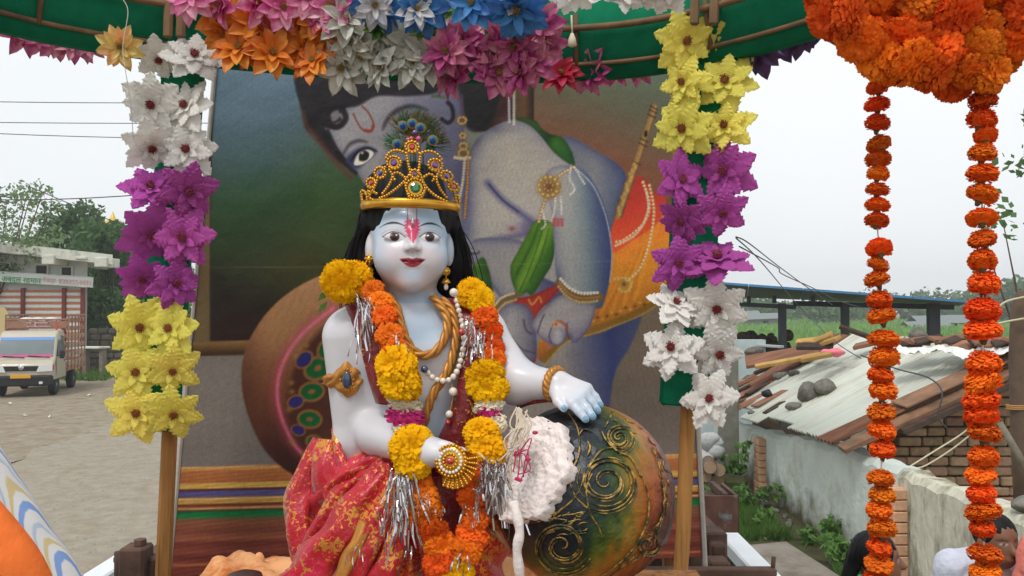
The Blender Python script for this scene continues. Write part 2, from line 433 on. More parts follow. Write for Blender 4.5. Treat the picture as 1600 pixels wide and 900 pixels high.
for px in (78, 160):
    c = P(px, 402+px*.05, SHY-.85); MB().box((c.x, SHY-.5, c.z), (.45, 1.0, .34), bev=.02).build('roof_beam', m_slab, shop)
for px, py in ((37, 396), (127, 403)):
    c = P(px, py, SHY-.93); MB().box((c.x, SHY-.93, c.z), (.42, .1, .08), bev=.01).build('roof_block', m_slab, shop)
for px, py, wd in ((6, 419, 22), (67, 422, 17), (106, 425, 15)):
    c = P(px, py, SHY); s = SHY/F
    wn = MB().box((c.x, SHY-.02, c.z), (wd*s, .1, 14*s)).build('window', m_dark, shop)
    fr = MB()
    for dx in (-1, 1): fr.box((c.x+dx*(wd*s/2+.03), SHY-.04, c.z), (.06, .14, 14*s+.12))
    for dz in (-1, 1): fr.box((c.x, SHY-.045, c.z+dz*(7*s+.03)), (wd*s, .13, .06))
    fr.build('window_frame', m_slab, wn)
# sign board
sb = empty('sign_board', (P(70, 440, SHY).x, SHY-.35, P(70, 440, SHY).z), 'long white shop sign with green and faded red lettering', 'sign')
a, b = P(-60, 428, SHY-.3), P(145, 441, SHY-.3); ang = math.atan2(b.z-a.z, b.x-a.x); mid = (a+b)/2
MB().box(mid, ((b-a).length, .06, .34), Euler((0, -ang, 0))).build('board', m_signw, sb)
fr = MB()
for dz in (-.185, .185): fr.box(mid+Vector((0, -.01, dz)), ((b-a).length+.04, .07, .03), Euler((0, -ang, 0)))
fr.build('board_rim', m_slab, sb)
def text(body, loc, size, m, parent, name='lettering', rot=(R(90), 0, 0), align='LEFT', ext=.004):
    cu = bpy.data.curves.new(name, 'FONT'); cu.body = body; cu.size = size; cu.extrude = ext; cu.align_x = align; cu.align_y = 'CENTER'
    o = bpy.data.objects.new(name, cu); COL.objects.link(o)
    dg = bpy.context.evaluated_depsgraph_get(); me = bpy.data.meshes.new_from_object(o.evaluated_get(dg))
    bpy.data.objects.remove(o); me.materials.clear(); me.materials.append(m)
    return link(name, me, parent, loc=loc, rot=rot)
c = P(2, 435.5, SHY-.36); text('अब्दुल रहमान', c, .285, m_green_ink, sb, rot=(R(90), -ang, 0))
c = P(66, 437.5, SHY-.36); text('मेवाड़ा', c, .22, m_red_ink, sb, rot=(R(90), -ang, 0))
c = P(91, 439.7, SHY-.36); text('9393554431', c, .25, m_red_ink, sb, rot=(R(90), -ang, 0))
# striped shutter: each slat a piece
xa, xb = P(-40, 470, SHY).x, P(132, 470, SHY).x
za = P(60, 450, SHY).z; n = 28; hh = za/n*.98
for i in range(n):
    MB().box(((xa+xb)/2, SHY-.06, hh*(i+.5)), (xb-xa, .06, hh*(1.12 if i % 2 == 0 else .72)), bev=.012).build('shutter_slat', (m_pale_paint, m_orange_paint)[i % 2], shop)
for px in (39, 103, 132):
    xx = P(px, 470, SHY).x; MB().box((xx, SHY-.12, za/2), (.13, .1, za)).build('shutter_post', m_maroon, shop)
# cream awning piece beside the shutter
m_cream = mat('cream_board', C(196, 176, 128), .8, var=.08)
c = P(0, 490, SHY-.8)
tag(MB().prism([(-1.2, 0), (.75, 0), (.35, 1.35), (.2, 1.55), (-1.2, 1.6)], Matrix.Translation((c.x-.05, SHY-.8, .95)), .05).build('cream_board', m_cream), 'cream painted board leaning on the striped shutter', 'board')
# gold topped temple finial far behind the trees
tq = P(176, 372, 70); m_gold0 = mat('finial_gold', C(214, 176, 60), .4, metal=.3, var=.1)
m_grey = mat('grey_plaster', C(122, 122, 124), .9, var=.12)
te = empty('temple_spire', (tq.x, 70, 0), 'grey temple spire with a yellow finial above the trees', 'spire')
MB().lathe([(1.5, 0), (1.4, 5.0), (1.0, 6.3), (.62, 7.2), (.5, 8.1)], 12, Matrix.Translation((tq.x, 70, 0))).build('tower', m_grey, te, True)
zf = P(176, 352, 70).z
MB().lathe([(.5, 0), (.95, .3), (1.05, .75), (.8, 1.15), (.3, 1.4), (.16, 1.7), (.02, 2.1)], 12, Matrix.Translation((tq.x, 70, zf-.9))).build('finial', m_gold0, te, True)
MB().lathe([(.62, 7.0), (.9, 7.4), (1.0, 8.3), (.7, 8.9), (.5, zf-.8)], 12, Matrix.Translation((tq.x, 70, 0))).build('neck', m_grey, te, True)
# rough boundary wall beyond the truck
g = random.Random(4)
rw = empty('stone_wall', (P(165, 560, 31).x, 31, 0), 'rough stone boundary wall beyond the truck', 'wall')
xs0, xs1 = P(134, 500, 31.5).x, P(330, 500, 31.5).x
MB().box(((xs0+xs1)/2, 31.75, .8), (xs1-xs0, .3, 1.6)).build('core', m_stone, rw)
for r in range(7):
    xx = xs0+g.uniform(0, .2)
    while xx < min(xs1, P(215, 500, 31.5).x):
        wd = g.uniform(.3, .55)
        MB().box((xx+wd/2, 31.58, .12+r*.24), (wd*.93, .16, .22), Euler((g.uniform(-.1, .1), g.uniform(-.05, .05), 0)), bev=.05).build('stone', m_stone, rw)
        xx += wd
tag(MB().box((P(148, 543, 29).x, 29, P(148, 543, 29).z), (.9, .5, .08), bev=.02).add([], []).build('stone_ledge', m_slab), 'grey stone ledge sticking out behind the truck', 'ledge')
o = bpy.data.objects['stone_ledge']; mb = MB(); c = P(148, 543, 29)
for dx in (-.3, .3): mb.box((c.x+dx, 29, (c.z-.04)/2), (.12, .3, c.z-.04))
mb.build('leg', m_stone, o)

# ---------------------------------------------------------------- small goods truck
m_tbody = mat('truck_beige', C(176, 166, 146), .35, spec=.5, var=.05, vscale=3, coat=.3)
m_black = mat('black_plastic', C(30, 30, 32), .6); m_tyre = mat('tyre_rubber', C(36, 36, 37), .9, bump=.4, bscale=30)
m_glass = mat('windscreen', C(92, 104, 106), .08, spec=.9, var=.15, vscale=1)
m_bluestrip = mat('blue_sun_strip', C(70, 130, 196), .4); m_pink = mat('pink_cloth', C(206, 84, 138), .8, var=.1)
m_lamp = mat('headlight_glass', C(226, 230, 232), .1, spec=.9, metal=.2); m_red = mat('red_lamp', C(196, 50, 44), .3)
m_yplate = mat('yellow_plate', C(222, 160, 40), .5); m_chrome = mat('chrome', C(196, 198, 200), .2, metal=1)
m_rack = mat('rack_paint', C(150, 110, 90), .6, var=.15, vscale=5); m_rackpale = mat('rack_board', C(150, 138, 118), .7, var=.15, vscale=3)
tf = Vector((P(33, 600, 22.2).x, 22.2, 0))
yaw = math.atan2(.85, 3.3)           # heading: towards the camera, a little to its right
TM = Matrix.Translation(tf) @ Matrix.Rotation(yaw*1.15, 4, 'Z')
TM3 = TM.to_3x3()
truck = empty('goods_truck', tf, 'small beige goods truck with slatted cargo bed parked by the shop', 'truck')
HW = .78
def T(x, y, z): return TM@Vector((x, y, z))
def tbox(name, c, d, m, bev=.01, parent=None, rx=0): return MB().box(T(*c), d, (TM3@Euler((rx, 0, 0)).to_matrix()), bev=bev).build(name, m, parent or truck)
# cab: profile in (y, z), y grows to the rear
prof = [(0.05, .45), (0.0, .62), (0.02, .88), (.16, 1.02), (.28, 1.06), (.62, 1.66), (.70, 1.76), (.84, 1.82), (1.45, 1.83), (1.52, 1.76), (1.52, .45)]
def tprism(mb, pr, x0, x1, inset=0):
    n = len(pr); V = []
    for x in (x0, x1):
        for y, z in pr: V.append(T(x*(1-(.10*max(0, z-1.0))), y, z))
    fs = [tuple(range(n)), tuple(range(n, 2*n))[::-1]]+[(i, i+n, (i+1) % n+n, (i+1) % n) for i in range(n)]
    mb.add(V, fs); return mb
cab = tprism(MB(), prof, -HW, HW).build('cab', m_tbody, truck)
md = cab.modifiers.new('b', 'BEVEL'); md.width = .05; md.segments = 3; md.limit_method = 'ANGLE'
def wpt(x, t, off=.012):   # point on the raked windscreen, t 0..1 bottom to top
    y = .28+.34*t; z = 1.06+.60*t; return T(x*(1-.10*max(0, z-1.0)), y-off*.87, z+off*.5)
def wsheet(name, x0, x1, t0, t1, m, off, parent):
    return link(name, mesh(name, [wpt(x0, t0, off), wpt(x1, t0, off), wpt(x1, t1, off), wpt(x0, t1, off)], [(0, 1, 2, 3)], m, False), parent)
ws = wsheet('windscreen', -HW*.92, HW*.92, .06, .97, m_glass, .012, truck)
wsheet('sun_strip', -HW*.91, HW*.91, .83, .965, m_bluestrip, .016, ws)
wsheet('dashboard_cloth', -HW*.9, HW*.9, .065, .16, m_pink, .015, ws)
for x in (-.3, .34):
    MB().tube([wpt(x+.3, .02, .03), wpt(x-.25, .10, .03)], .012, 6).build('wiper', m_black, truck)
tbox('grille', (0, -.005, .80), (.95, .05, .13), m_black, .01)
MB().lathe([(.075, -.02), (.075, .01), (.05, .02)], 16, Matrix.Translation(T(0, -.03, .82)) @ TM3.to_4x4() @ Matrix.Rotation(R(90), 4, 'X')).build('emblem', m_chrome, truck, True)
for s in (-1, 1):
    hl = MB().prism([(-.2, -.10), (.2, -.08), (.2, .12), (-.13, .09)] if s > 0 else [(-.2, -.08), (.2, -.10), (.13, .09), (-.2, .12)], Matrix.Translation(T(s*.575, .0, .80)) @ TM3.to_4x4(), .08).build('headlight', m_lamp, truck)
    tbox('indicator', (s*.765, .03, .82), (.05, .1, .16), m_red, .01, hl)
tbox('bumper', (0, .02, .46), (1.56, .18, .30), m_black, .04)
tbox('number_plate', (0, -.075, .585), (.5, .015, .10), m_yplate, .004)
tbox('fog_lamp', (.5, -.075, .40), (.09, .02, .07), m_lamp, .006)
# doors with window and mirror on the visible side
for s in (-1, 1):
    V = [T(s*HW*1.004, .42, .55), T(s*HW*1.004, 1.4, .55), T(s*HW*1.004, 1.4, 1.05), T(s*HW*1.004, .34, 1.05)]
    dr = link('door', mesh('door', V, [(0, 1, 2, 3)], m_tbody, False), truck)
    V = [T(s*HW*(1-.1*.1)*1.006, .48, 1.1), T(s*HW*(1-.1*.1)*1.006, 1.36, 1.1), T(s*HW*.925*1.008, 1.36, 1.68), T(s*HW*.925*1.008, .76, 1.68)]
    link('side_window', mesh('side_window', V, [(0, 1, 2, 3)], m_glass, False), dr)
    tbox('door_handle', (s*HW*1.01, 1.25, .95), (.02, .14, .03), m_black, .004, dr)
    mb = MB().box(T(s*(HW+.13), .42, 1.16), (.13, .05, .24), TM3, bev=.03); mb.tube([T(s*HW*.98, .5, 1.12), T(s*(HW+.1), .43, 1.14)], .014, 6)
    mb.build('mirror', m_black, truck)
def wheel(x, y, s):
    M = Matrix.Translation(T(x, y, .29)) @ TM3.to_4x4() @ Matrix.Rotation(R(90)*s, 4, 'Y')
    wv = MB().lathe([(.16, -.08), (.27, -.085), (.29, -.06), (.29, .06), (.27, .085), (.16, .08)], 24, M).build('wheel', m_tyre, truck, True)
    MB().lathe([(.165, -.05), (.165, .07), (.12, .06), (.05, .085)], 16, M).build('rim', m_chrome if False else m_grey, wv, True)
for s in (-1, 1): wheel(s*.66, .62, s); wheel(s*.64, 2.75, s)
tbox('chassis', (0, 1.9, .42), (.7, 3.2, .14), m_black)
tbox('bed_floor', (0, 2.6, .66), (1.62, 2.25, .1), m_rack)
for s in (-1, 1):
    for i in range(6): tbox('bed_slat', (s*.80, 2.6, .82+i*.26), (.03, 2.2, .13), (m_rackpale if i < 4 else m_rack), .006)
    for i in range(6): tbox('bed_stake', (s*.825, 1.52+i*.43, 1.42), (.035, .05, 1.64), m_rack, .006)
    tbox('top_rail', (s*.81, 2.6, 2.26), (.05, 2.25, .05), m_rack, .01)
for i in range(4): tbox('bed_slat', (0, 3.70, .85+i*.24), (1.58, .03, .11), m_rack, .006)
fb = tbox('head_board', (0, 1.50, 1.98), (1.6, .05, .20), m_rack, .008)
tbox('painted_panel', (.05, 1.468, 1.98), (.62, .02, .14), mat('panel_pale', C(196, 164, 150), .7), .004, fb)
c = T(.05, 1.452, 1.98); text('श्री बालाजी', c, .14, mat('purple_lettering', C(120, 60, 84), .7), fb, align='CENTER', rot=(R(90), 0, yaw*1.15))
for i in range(7): tbox('rack_post', (-.75+i*.25, 1.5, 2.0), (.03, .06, .28), m_rack, .005)
tbox('rack_rail', (0, 1.5, 2.14), (1.62, .05, .04), m_rack, .008)
tbox('red_ribbon', (.52, 1.47, 1.75), (.05, .02, .55), mat('red_ribbon', C(200, 80, 56), .8), .004)
m_sack = mat('white_sack', C(214, 212, 204), .9, var=.1)
for i, x in enumerate((-.35, -.05, .3)):
    s_ = MB().ball(T(x, 1.75, 2.1), (.2, .25, .1), 12, 8).build('sack', m_sack, smooth=True)
    tag(s_, 'white sack lying on the roof rack of the truck', 'sack', 'white sacks on the truck')
# grass tuft strips, litter on the road
m_grass = mat('grass', C(84, 116, 52), .8, spec=.2, var=.35, vscale=2, transl=.3)
def tuft_field(name, polys, n, h, wd, seed, label):
    g = np.random.default_rng(seed); Vs = []
    for (x0, x1, y0, y1, frac) in polys:
        k = int(n*frac); x = g.uniform(x0, x1, k); y = g.uniform(y0, y1, k); keep = (np.sin(x*7.1+1.3)+np.sin(y*5.3)+np.sin(x*2.1+y*3.7)+g.normal(0, .5, k)) > -.2
        x, y = x[keep], y[keep]; k = len(x); a = g.uniform(0, 6.28, k); hh = h*g.uniform(.35, 1.3, k)
        b = np.stack([np.cos(a), np.sin(a), 0*a], 1)*wd/2; base = np.stack([x, y, 0*x+.005], 1)
        tip = base+np.stack([g.normal(0, .45, k)*hh, g.normal(0, .45, k)*hh, hh], 1)
        Vs.append(np.stack([base-b, base+b, tip], 1))
    V = np.concatenate(Vs).reshape(-1, 3)
    return tag(link(name, mesh(name, V, np.arange(len(V)).reshape(-1, 3), m_grass, False)), label, 'grass', kind='stuff')
xg = P(165, 570, 30).x
tuft_field('grass', [(xg-1, xg+2.5, 27, 31.3, 1)], 2500, .28, .05, 8, 'green grass along the foot of the rough stone wall')
m_paper = mat('paper_scrap', C(206, 206, 196), .9)
for px, py, s in ((140, 618, .09), (38, 650, .06), (78, 652, .06), (15, 631, .06)):
    q = PZ(px, py, .012); g = random.Random(px)
    me = mesh('paper_scrap', [(-s, -s*.5, 0), (s*.2, -s*.6, .02), (s, -.1*s, 0), (s*.6, s*.6, .03), (-s*.7, s*.4, .004), (0, 0, .05)], [(0, 1, 5), (1, 2, 5), (2, 3, 5), (3, 4, 5), (4, 0, 5)], m_paper, False)
    tag(link('paper_scrap', me, loc=q, rot=(0, 0, g.uniform(0, 6))), 'pale scrap of litter lying on the dusty road', 'litter', 'litter on the road')
# overhead wires on the left
m_wire = mat('wire', C(70, 72, 74), .7)
def wire(p, q, sag, r=.012, label='', n=14, group=None, m=None, name='overhead_wire'):
    pts = [p.lerp(q, i/n)-Vector((0, 0, sag*4*(i/n)*(1-i/n))) for i in range(n+1)]
    return tag(MB().tube(pts, r, 5).build(name, m or m_wire, smooth=True), label, 'wire', group)
WG = 'overhead wires across the white sky'
for a, b, s, r_, nm in (((-260, 153), (700, 150), .15, .010, 'uppermost'), ((-260, 187), (700, 186), .1, .010, 'middle'), ((-260, 194), (700, 206), .25, .010, 'lowest')):
    wire(P(*a, 18), P(*b, 22), s, r_, nm+' of three thin level wires across the pale sky', group=WG)
wire(P(-200, 300, 26), P(700, 228, 20), .7, .016, 'dark wire rising away from the pale feathery tree', group=None)
wire(P(45, 291, 26), P(600, 470, 40), .5, .016, 'dark wire sloping down over the trees behind the shop', group=None)
# ================================================================ RIGHT: WALL, TIN ROOF HUT, SHED
m_plaster = mat('stained_plaster', C(196, 204, 196), .92, spec=.12, var=.10, vscale=1.6, col2=C(150, 146, 122), c2pos=(.55, .8), bump=.8, bscale=16)
# grime creeps up from the wet ground and down from the coping: a stain with its own noise edge (z based growth of moss)
def add_grime(m, z0, z1, col):
    nt = m.node_tree; L = nt.links; b = nt.nodes['Principled BSDF']; src = b.inputs['Base Color'].links[0].from_socket
    tc = nt.nodes.new('ShaderNodeTexCoord'); sp = nt.nodes.new('ShaderNodeSeparateXYZ'); L.new(tc.outputs['Object'], sp.inputs[0])
    n = nt.nodes.new('ShaderNodeTexNoise'); n.inputs['Scale'].default_value = 3.5; n.inputs['Detail'].default_value = 7; L.new(tc.outputs['Object'], n.inputs['Vector'])
    ma = nt.nodes.new('ShaderNodeMath'); ma.operation = 'MULTIPLY_ADD'; ma.inputs[1].default_value = -.9; L.new(n.outputs['Fac'], ma.inputs[0]); L.new(sp.outputs['Z'], ma.inputs[2])
    r = nt.nodes.new('ShaderNodeMapRange'); r.inputs[1].default_value = z0; r.inputs[2].default_value = z1; r.inputs[3].default_value = 1; r.inputs[4].default_value = 0; L.new(ma.outputs[0], r.inputs[0])
    x = nt.nodes.new('ShaderNodeMixRGB'); x.inputs[2].default_value = col; L.new(r.outputs[0], x.inputs[0]); L.new(src, x.inputs[1]); L.new(x.outputs[0], b.inputs['Base Color'])
add_grime(m_plaster, -.42, -.05, C(92, 86, 62))
m_coping = mat('weathered_coping', C(200, 196, 178), .95, spec=.1, var=.2, vscale=3.2, col2=C(112, 106, 82), c2pos=(.48, .66), bump=1, bscale=18, stretch=(1, 1.3, .55))
add_grime(m_coping, -.36, -.05, C(92, 86, 62))
m_pbrick = mat('peach_brick', C(204, 160, 128), .9, spec=.1, var=.15, vscale=8, objvar=.08, bump=.5, bscale=40)
WX = 3.36
wall = empty('compound_wall', (WX, 8, 0), 'whitewashed compound wall with mossy foot beside the tin roof hut', 'wall')
# uneven top profile along y
g = random.Random(12)
def wall_run(name, y0, y1, ztop, n, m, x0=WX, th=.24, seed=0):
    gg = random.Random(seed); V = []; fs = []
    for i in range(n+1):
        y = y0+(y1-y0)*i/n; z = ztop(y)+gg.uniform(-.02, .02)
        V += [(x0+gg.uniform(-.008, .008), y, -.05), (x0+gg.uniform(-.008, .008), y, z-.06), (x0+.05, y, z), (x0+th-.04, y, z+gg.uniform(-.015, .015)), (x0+th, y, z-.05), (x0+th, y, -.05)]
    for i in range(n):
        for k in range(5): fs.append((i*6+k, i*6+k+1, i*6+6+k+1, i*6+6+k))
    fs += [tuple(range(6))[::-1], tuple(range(n*6, n*6+6))]
    return link(name, mesh(name, V, fs, m, False), wall)
zt = lambda y: 1.12-.02*(y-5.3) if y < 7.9 else 1.07-.075*(y-7.9)
wall_run('wall_panel', 3.2, 7.0, zt, 30, m_coping, seed=1)
wall_run('wall_panel', 7.0, 10.7, zt, 30, m_plaster, seed=2)
wall_run('wall_panel', 10.7, 13.4, lambda y: zt(y)-.02, 10, m_plaster, seed=3)
def brick_pillar(y, top, wd):
    n = int(top/.095)
    for i in range(n):
        for k in range(2 if i % 2 else 1):
            w_ = wd if i % 2 == 0 else wd/2
            yy = y if i % 2 == 0 else y+(k-.5)*wd/2
            MB().box((WX+.06, yy, .047+i*.095), (.34+g.uniform(-.01, .01), w_*.97, .087), bev=.008).build('brick', m_pbrick, wall)
brick_pillar(6.97, .96, .24); brick_pillar(10.71, .84, .22)
m_rock = mat('rock', C(112, 108, 100), .95, spec=.1, var=.35, vscale=9, objvar=.25, bump=1, bscale=26)
def rock(c, r, label, group, seed, m=None, cat='stone', sq=.8, name='stone', flat=False):
    gg = np.random.default_rng(seed); n, mm = 10, 8
    mb = MB().ball((0, 0, 0), (1, 1, sq), n, mm); V = np.array(mb.v)
    dirs = gg.normal(size=(9, 3)); dirs /= np.linalg.norm(dirs, axis=1)[:, None]
    for d in dirs:
        h = gg.uniform(.55, .85); t = V@d; V -= np.clip(t-h, 0, None)[:, None]*d*.9
    V += np.sin(V[:, [1, 2, 0]]*5+seed)*.04
    rr = np.array(r if hasattr(r, '__len__') else (r, r, r))
    o = link(name, mesh(name, V*rr, mb.f, m or m_rock, True), loc=c, rot=(0, 0, gg.uniform(0, 6)))
    return tag(o, label, cat, group)
q = P(1586, 783, 5.45); rock((WX+.12, q.y, zt(q.y)+.05), (.1, .12, .075), 'smooth grey stone sitting on the wall top beside a wooden pole', None, 5)

# ---------------------------------------------------------------- tin roof hut
A, B, Cc, D = Vector((3.16, 7.75, 1.21)), Vector((5.05, 7.7, 2.08)), Vector((4.95, 12.6, 2.06)), Vector((3.2, 12.4, .98))
hut = empty('tin_roof_hut', (4.2, 10, 0), 'low hut with patched tin sheet roof weighted by stones', 'hut')
def roofp(u, v, off=0):     # u across slope eave->ridge, v near->far
    p = A.lerp(B, u).lerp(D.lerp(Cc, u), v); return p+Vector((-.42, 0, .9))*off
m_tin = mat('galvanised_tin', C(198, 202, 190), .55, metal=.15, spec=.5, var=.10, vscale=1.3, col2=C(170, 144, 112), c2pos=(.52, .76), stretch=(.5, 3, .5), objvar=.08)
m_rust = mat('rusty_tin', C(132, 92, 72), .85, spec=.2, var=.2, vscale=2, col2=C(96, 62, 48), stretch=(.5, 3, .5))
def tin(u0, u1, v0, v1, off, m, amp=.020, pitch=.085, seed=0, ragged=.0):
    gg = random.Random(seed); L_ = 4.9*(v1-v0); n = max(4, int(L_/pitch)*4); V = []
    for i in range(n+1):
        v = v0+(v1-v0)*i/n; dz = math.sin(i*math.pi/2)*amp
        r0 = u0+gg.uniform(-1, 1)*ragged
        for k in range(4):
            u = r0+(u1-r0)*k/3; V.append(roofp(u, v, off+dz+(.004*math.sin(k*2+i*.1))))
    fs = [(i*4+k, i*4+k+1, i*4+5+k, i*4+4+k) for i in range(n) for k in range(3)]
    o = link('roof_sheet', mesh('roof_sheet', V, fs, m, True), hut)
    sm = o.modifiers.new('s', 'SOLIDIFY'); sm.thickness = .004; return o
tin(-.03, 1.02, .0, .10, .0, m_rust, seed=1)
tin(-.02, 1.0, .085, .30, .010, m_tin, seed=2, ragged=.004)
tin(.02, 1.0, .285, .50, .016, m_tin, seed=3)
tin(-.06, .72, .485, .66, .022, m_tin, seed=4)
tin(.62, 1.02, .485, .82, .028, m_tin, seed=5)
tin(.04, .7, .645, .84, .016, m_tin, seed=6)
tin(.0, 1.0, .825, 1.02, .022, m_rust, seed=7)
# rake board: long weathered timber edge at the near gable
m_plank = mat('weathered_plank', C(138, 104, 82), .9, spec=.1, var=.25, vscale=4, objvar=.25, stretch=(1, 1, 1), col2=C(110, 90, 74), bump=.4, bscale=30)
m_planky = mat('ochre_plank', C(176, 140, 84), .9, spec=.1, var=.2, vscale=4, objvar=.15)
m_darkwood = mat('dark_timber', C(72, 60, 52), .9, spec=.1, var=.3, vscale=5, objvar=.2)
def plank(p, q, wd, th, m, label=None, cat='plank', group=None, parent=None, name='plank', up=None, roll=0):
    p, q = Vector(p), Vector(q); d = q-p; x = d.normalized(); z = Vector(up or (-.42, 0, .9)); y = z.cross(x).normalized(); z = x.cross(y)
    M = Matrix((x, y, z)).transposed() @ Matrix.Rotation(roll, 3, 'X')
    o = MB().box((p+q)/2, (d.length, wd, th), M, bev=.006).build(name, m, parent)
    if not parent: tag(o, label, cat, group)
    return o
plank(roofp(-.02, -.015, -.06), roofp(1.05, -.012, -.06), .16, .05, m_plank, parent=hut, name='rake_board', roll=.15)
plank(roofp(.25, -.03, -.12), roofp(1.05, -.03, -.14), .1, .06, m_darkwood, parent=hut, name='rafter')
plank(roofp(.34, .025, .045), roofp(1.0, .02, .045), .34, .025, m_plank, 'long brown board laid along the near edge of the tin roof', 'board')
# walls under the roof: brick gable towards the camera, each brick a piece
m_brick = mat('old_brick', C(148, 122, 98), .95, spec=.1, var=.25, vscale=8, objvar=.22, hue=.015, bump=.8, bscale=30)
m_mortar = mat('mud_mortar', C(118, 102, 84), .95, spec=.1, var=.25, vscale=6)
GY = 7.98
V = [(WX+.26, GY+.1, 0), (5.6, GY+.1, 0), (5.6, GY+.1, 2.2), (5.05, GY+.1, 2.06), (WX+.26, GY+.1, 1.27)]
link('gable_core', mesh('gable_core', V+[(a, b+.12, c) for a, b, c in V], [(0, 1, 2, 3, 4), (9, 8, 7, 6, 5)]+[(i, i+5, (i+1) % 5+5, (i+1) % 5) for i in range(5)], m_mortar, False), hut)
g = random.Random(21)
for r in range(19):
    z = .38+r*.098; xx = WX+.27+g.uniform(0, .12)
    while xx < 5.62:
        wd = g.uniform(.17, .25); top = 1.14+(xx+wd*.5-(WX+.26))*.455
        if xx+wd < 5.72 and z+.05 < top:
            MB().box((xx+wd/2, GY+.05+g.uniform(-.015, .015), z), (wd-g.uniform(.008, .022), .12, g.uniform(.078, .092)), Euler((0, g.uniform(-.02, .02), g.uniform(-.04, .04))), bev=.012).build('brick', m_brick, hut)
        xx += wd
MB().box((WX+.42, 10.2, .4), (.2, 4.2, .8)).build('back_panel', m_mortar, hut)
# wooden pole and stick beside the brick gable
m_pole = mat('pole_wood', C(96, 78, 64), .9, var=.25, vscale=6)
pl = tag(MB().tube([P(1600, 800, 5.9), P(1594, 700, 5.9), P(1589, 560, 5.9), P(1591, 480, 5.9), P(1597, 455, 5.9)], [.062, .06, .055, .05, .03], 10).build('wooden_pole', m_pole, smooth=True), 'upright brown wooden pole tied with cord in front of the brick gable', 'pole')
pl2 = P(1600, 800, 5.9); MB().tube([(pl2.x, 5.9, 0), pl2], .062, 10).build('pole_foot', m_pole, pl, True)
m_cord = mat('jute_cord', C(176, 130, 76), .9)
zc = P(1588, 640, 5.9)
MB().tube([(zc.x+.062*math.cos(a), 5.9+.062*math.sin(a), zc.z+.012*a/6.28*1.0) for a in [i*.5 for i in range(40)]], .006, 5).build('cord', m_cord, pl, True)
tag(MB().tube([P(1562, 660, 5.8), P(1585, 700, 5.75), P(1604, 735, 5.7)], [.022, .026, .03], 8).build('stick', mat('grey_stick', C(120, 112, 96), .9, var=.2), smooth=True), 'grey stick leaning against the upright wooden pole', 'stick')
# --- things weighing the roof down
SG = 'stones on the tin roof'
_uv = [(a/90, b/120) for a in range(-4, 96) for b in range(-4, 126)]
_rp = np.array([tuple(roofp(a, b)) for a, b in _uv]); _fw = _rp[:, 1]*math.cos(PITCH)+(_rp[:, 2]-CZ)*math.sin(PITCH); _up = -_rp[:, 1]*math.sin(PITCH)+(_rp[:, 2]-CZ)*math.cos(PITCH)
_qx, _qy = 800+F*_rp[:, 0]/_fw, 450-F*_up/_fw
def on_roof(px, py, off=.05):
    k_ = int(np.argmin((_qx-px)**2+(_qy-py)**2)); return roofp(*_uv[k_], off)
rock(on_roof(1268, 625, .10), (.19, .15, .17), 'rough pale grey stone, largest on the tin sheets', SG, 1)
rock(on_roof(1296, 616, .09), (.15, .13, .13), 'lichened grey stone touching the largest stone on the tin sheets', SG, 2)
rock(on_roof(1243, 640, .05), (.14, .1, .07), 'flat dark stone at the foot of the largest roof stone', SG, 3)
rock(on_roof(1222, 592, .05), (.14, .11, .09), 'dark angular stone halfway up the tin roof beside a pale pebble', SG, 4)
rock(on_roof(1244, 587, .04), (.12, .09, .06), 'small pale stone halfway up the tin roof', SG, 6)
rock(on_roof(1176, 650, .04), (.055, .05, .04), 'small black stone near the eave of the tin roof', SG, 7)
rock(on_roof(1204, 626, .11), (.085, .07, .075), 'black wedge stone standing on a brown tile', SG, 8, m_dark)
rock(on_roof(1173, 592, .06), (.13, .08, .06), 'low grey stone beside the stacked brown tiles', SG, 9)
rock(on_roof(1160, 585, .06), (.08, .07, .06), 'rounded dark stone beside the loose grey twigs', SG, 10)
q = P(1180, 549, 12.6); rock((q.x, 12.6, q.z-.02), (.2, .16, .13), 'rounded grey boulder behind the brown roof board', SG, 11)
q = P(1436, 524, 8.9); rock((q.x, 8.9, q.z), (.14, .12, .12), 'dark angular block on the roof ridge', SG, 15)
q = P(1585, 533, 7.9); rock((q.x, 7.9, q.z-.02), (.1, .1, .07), 'dark stone on the ridge beside the upright pole', SG, 16)
def tile(px, py, ln, wd, ang, m, label, group='loose tiles and boards on the tin roof', off=.06, th=.03, cat='tile'):
    c = on_roof(px, py, off); x = (B-A).normalized(); y = (D-A).normalized(); z = x.cross(y).normalized()
    if z.z < 0: z = -z
    d = x*math.cos(ang)+y*math.sin(ang)
    return plank(c-d*ln/2, c+d*ln/2, wd, th, m, label, cat, group, name='clay_tile' if cat == 'tile' else 'board', up=z)
m_tile = mat('clay_tile', C(142, 104, 84), .9, spec=.1, var=.2, vscale=6, objvar=.25)
tile(1205, 628, .5, .2, .15, m_tile, 'brown tile carrying the black wedge stone', off=.05)
tile(1212, 640, .34, .12, .5, m_darkwood, 'dark split board lying below the brown tile', off=.04, cat='board')
tile(1170, 620, .55, .16, .1, m_tile, 'brown tile laid crosswise near the left edge of the roof', off=.06)
tile(1162, 606, .55, .14, .12, m_plank, 'grey brown plank beside the low grey stone', off=.07, cat='board')
tile(1172, 633, .5, .15, .2, m_tile, 'pale brown tile near the small black stone', off=.05)
tile(1168, 580, .6, .16, .3, m_tile, 'reddish tile under the long brown board', off=.07)
tile(1160, 596, .5, .12, .2, m_darkwood, 'dark narrow board beside the rounded stone', off=.05, cat='board')
g = random.Random(44)
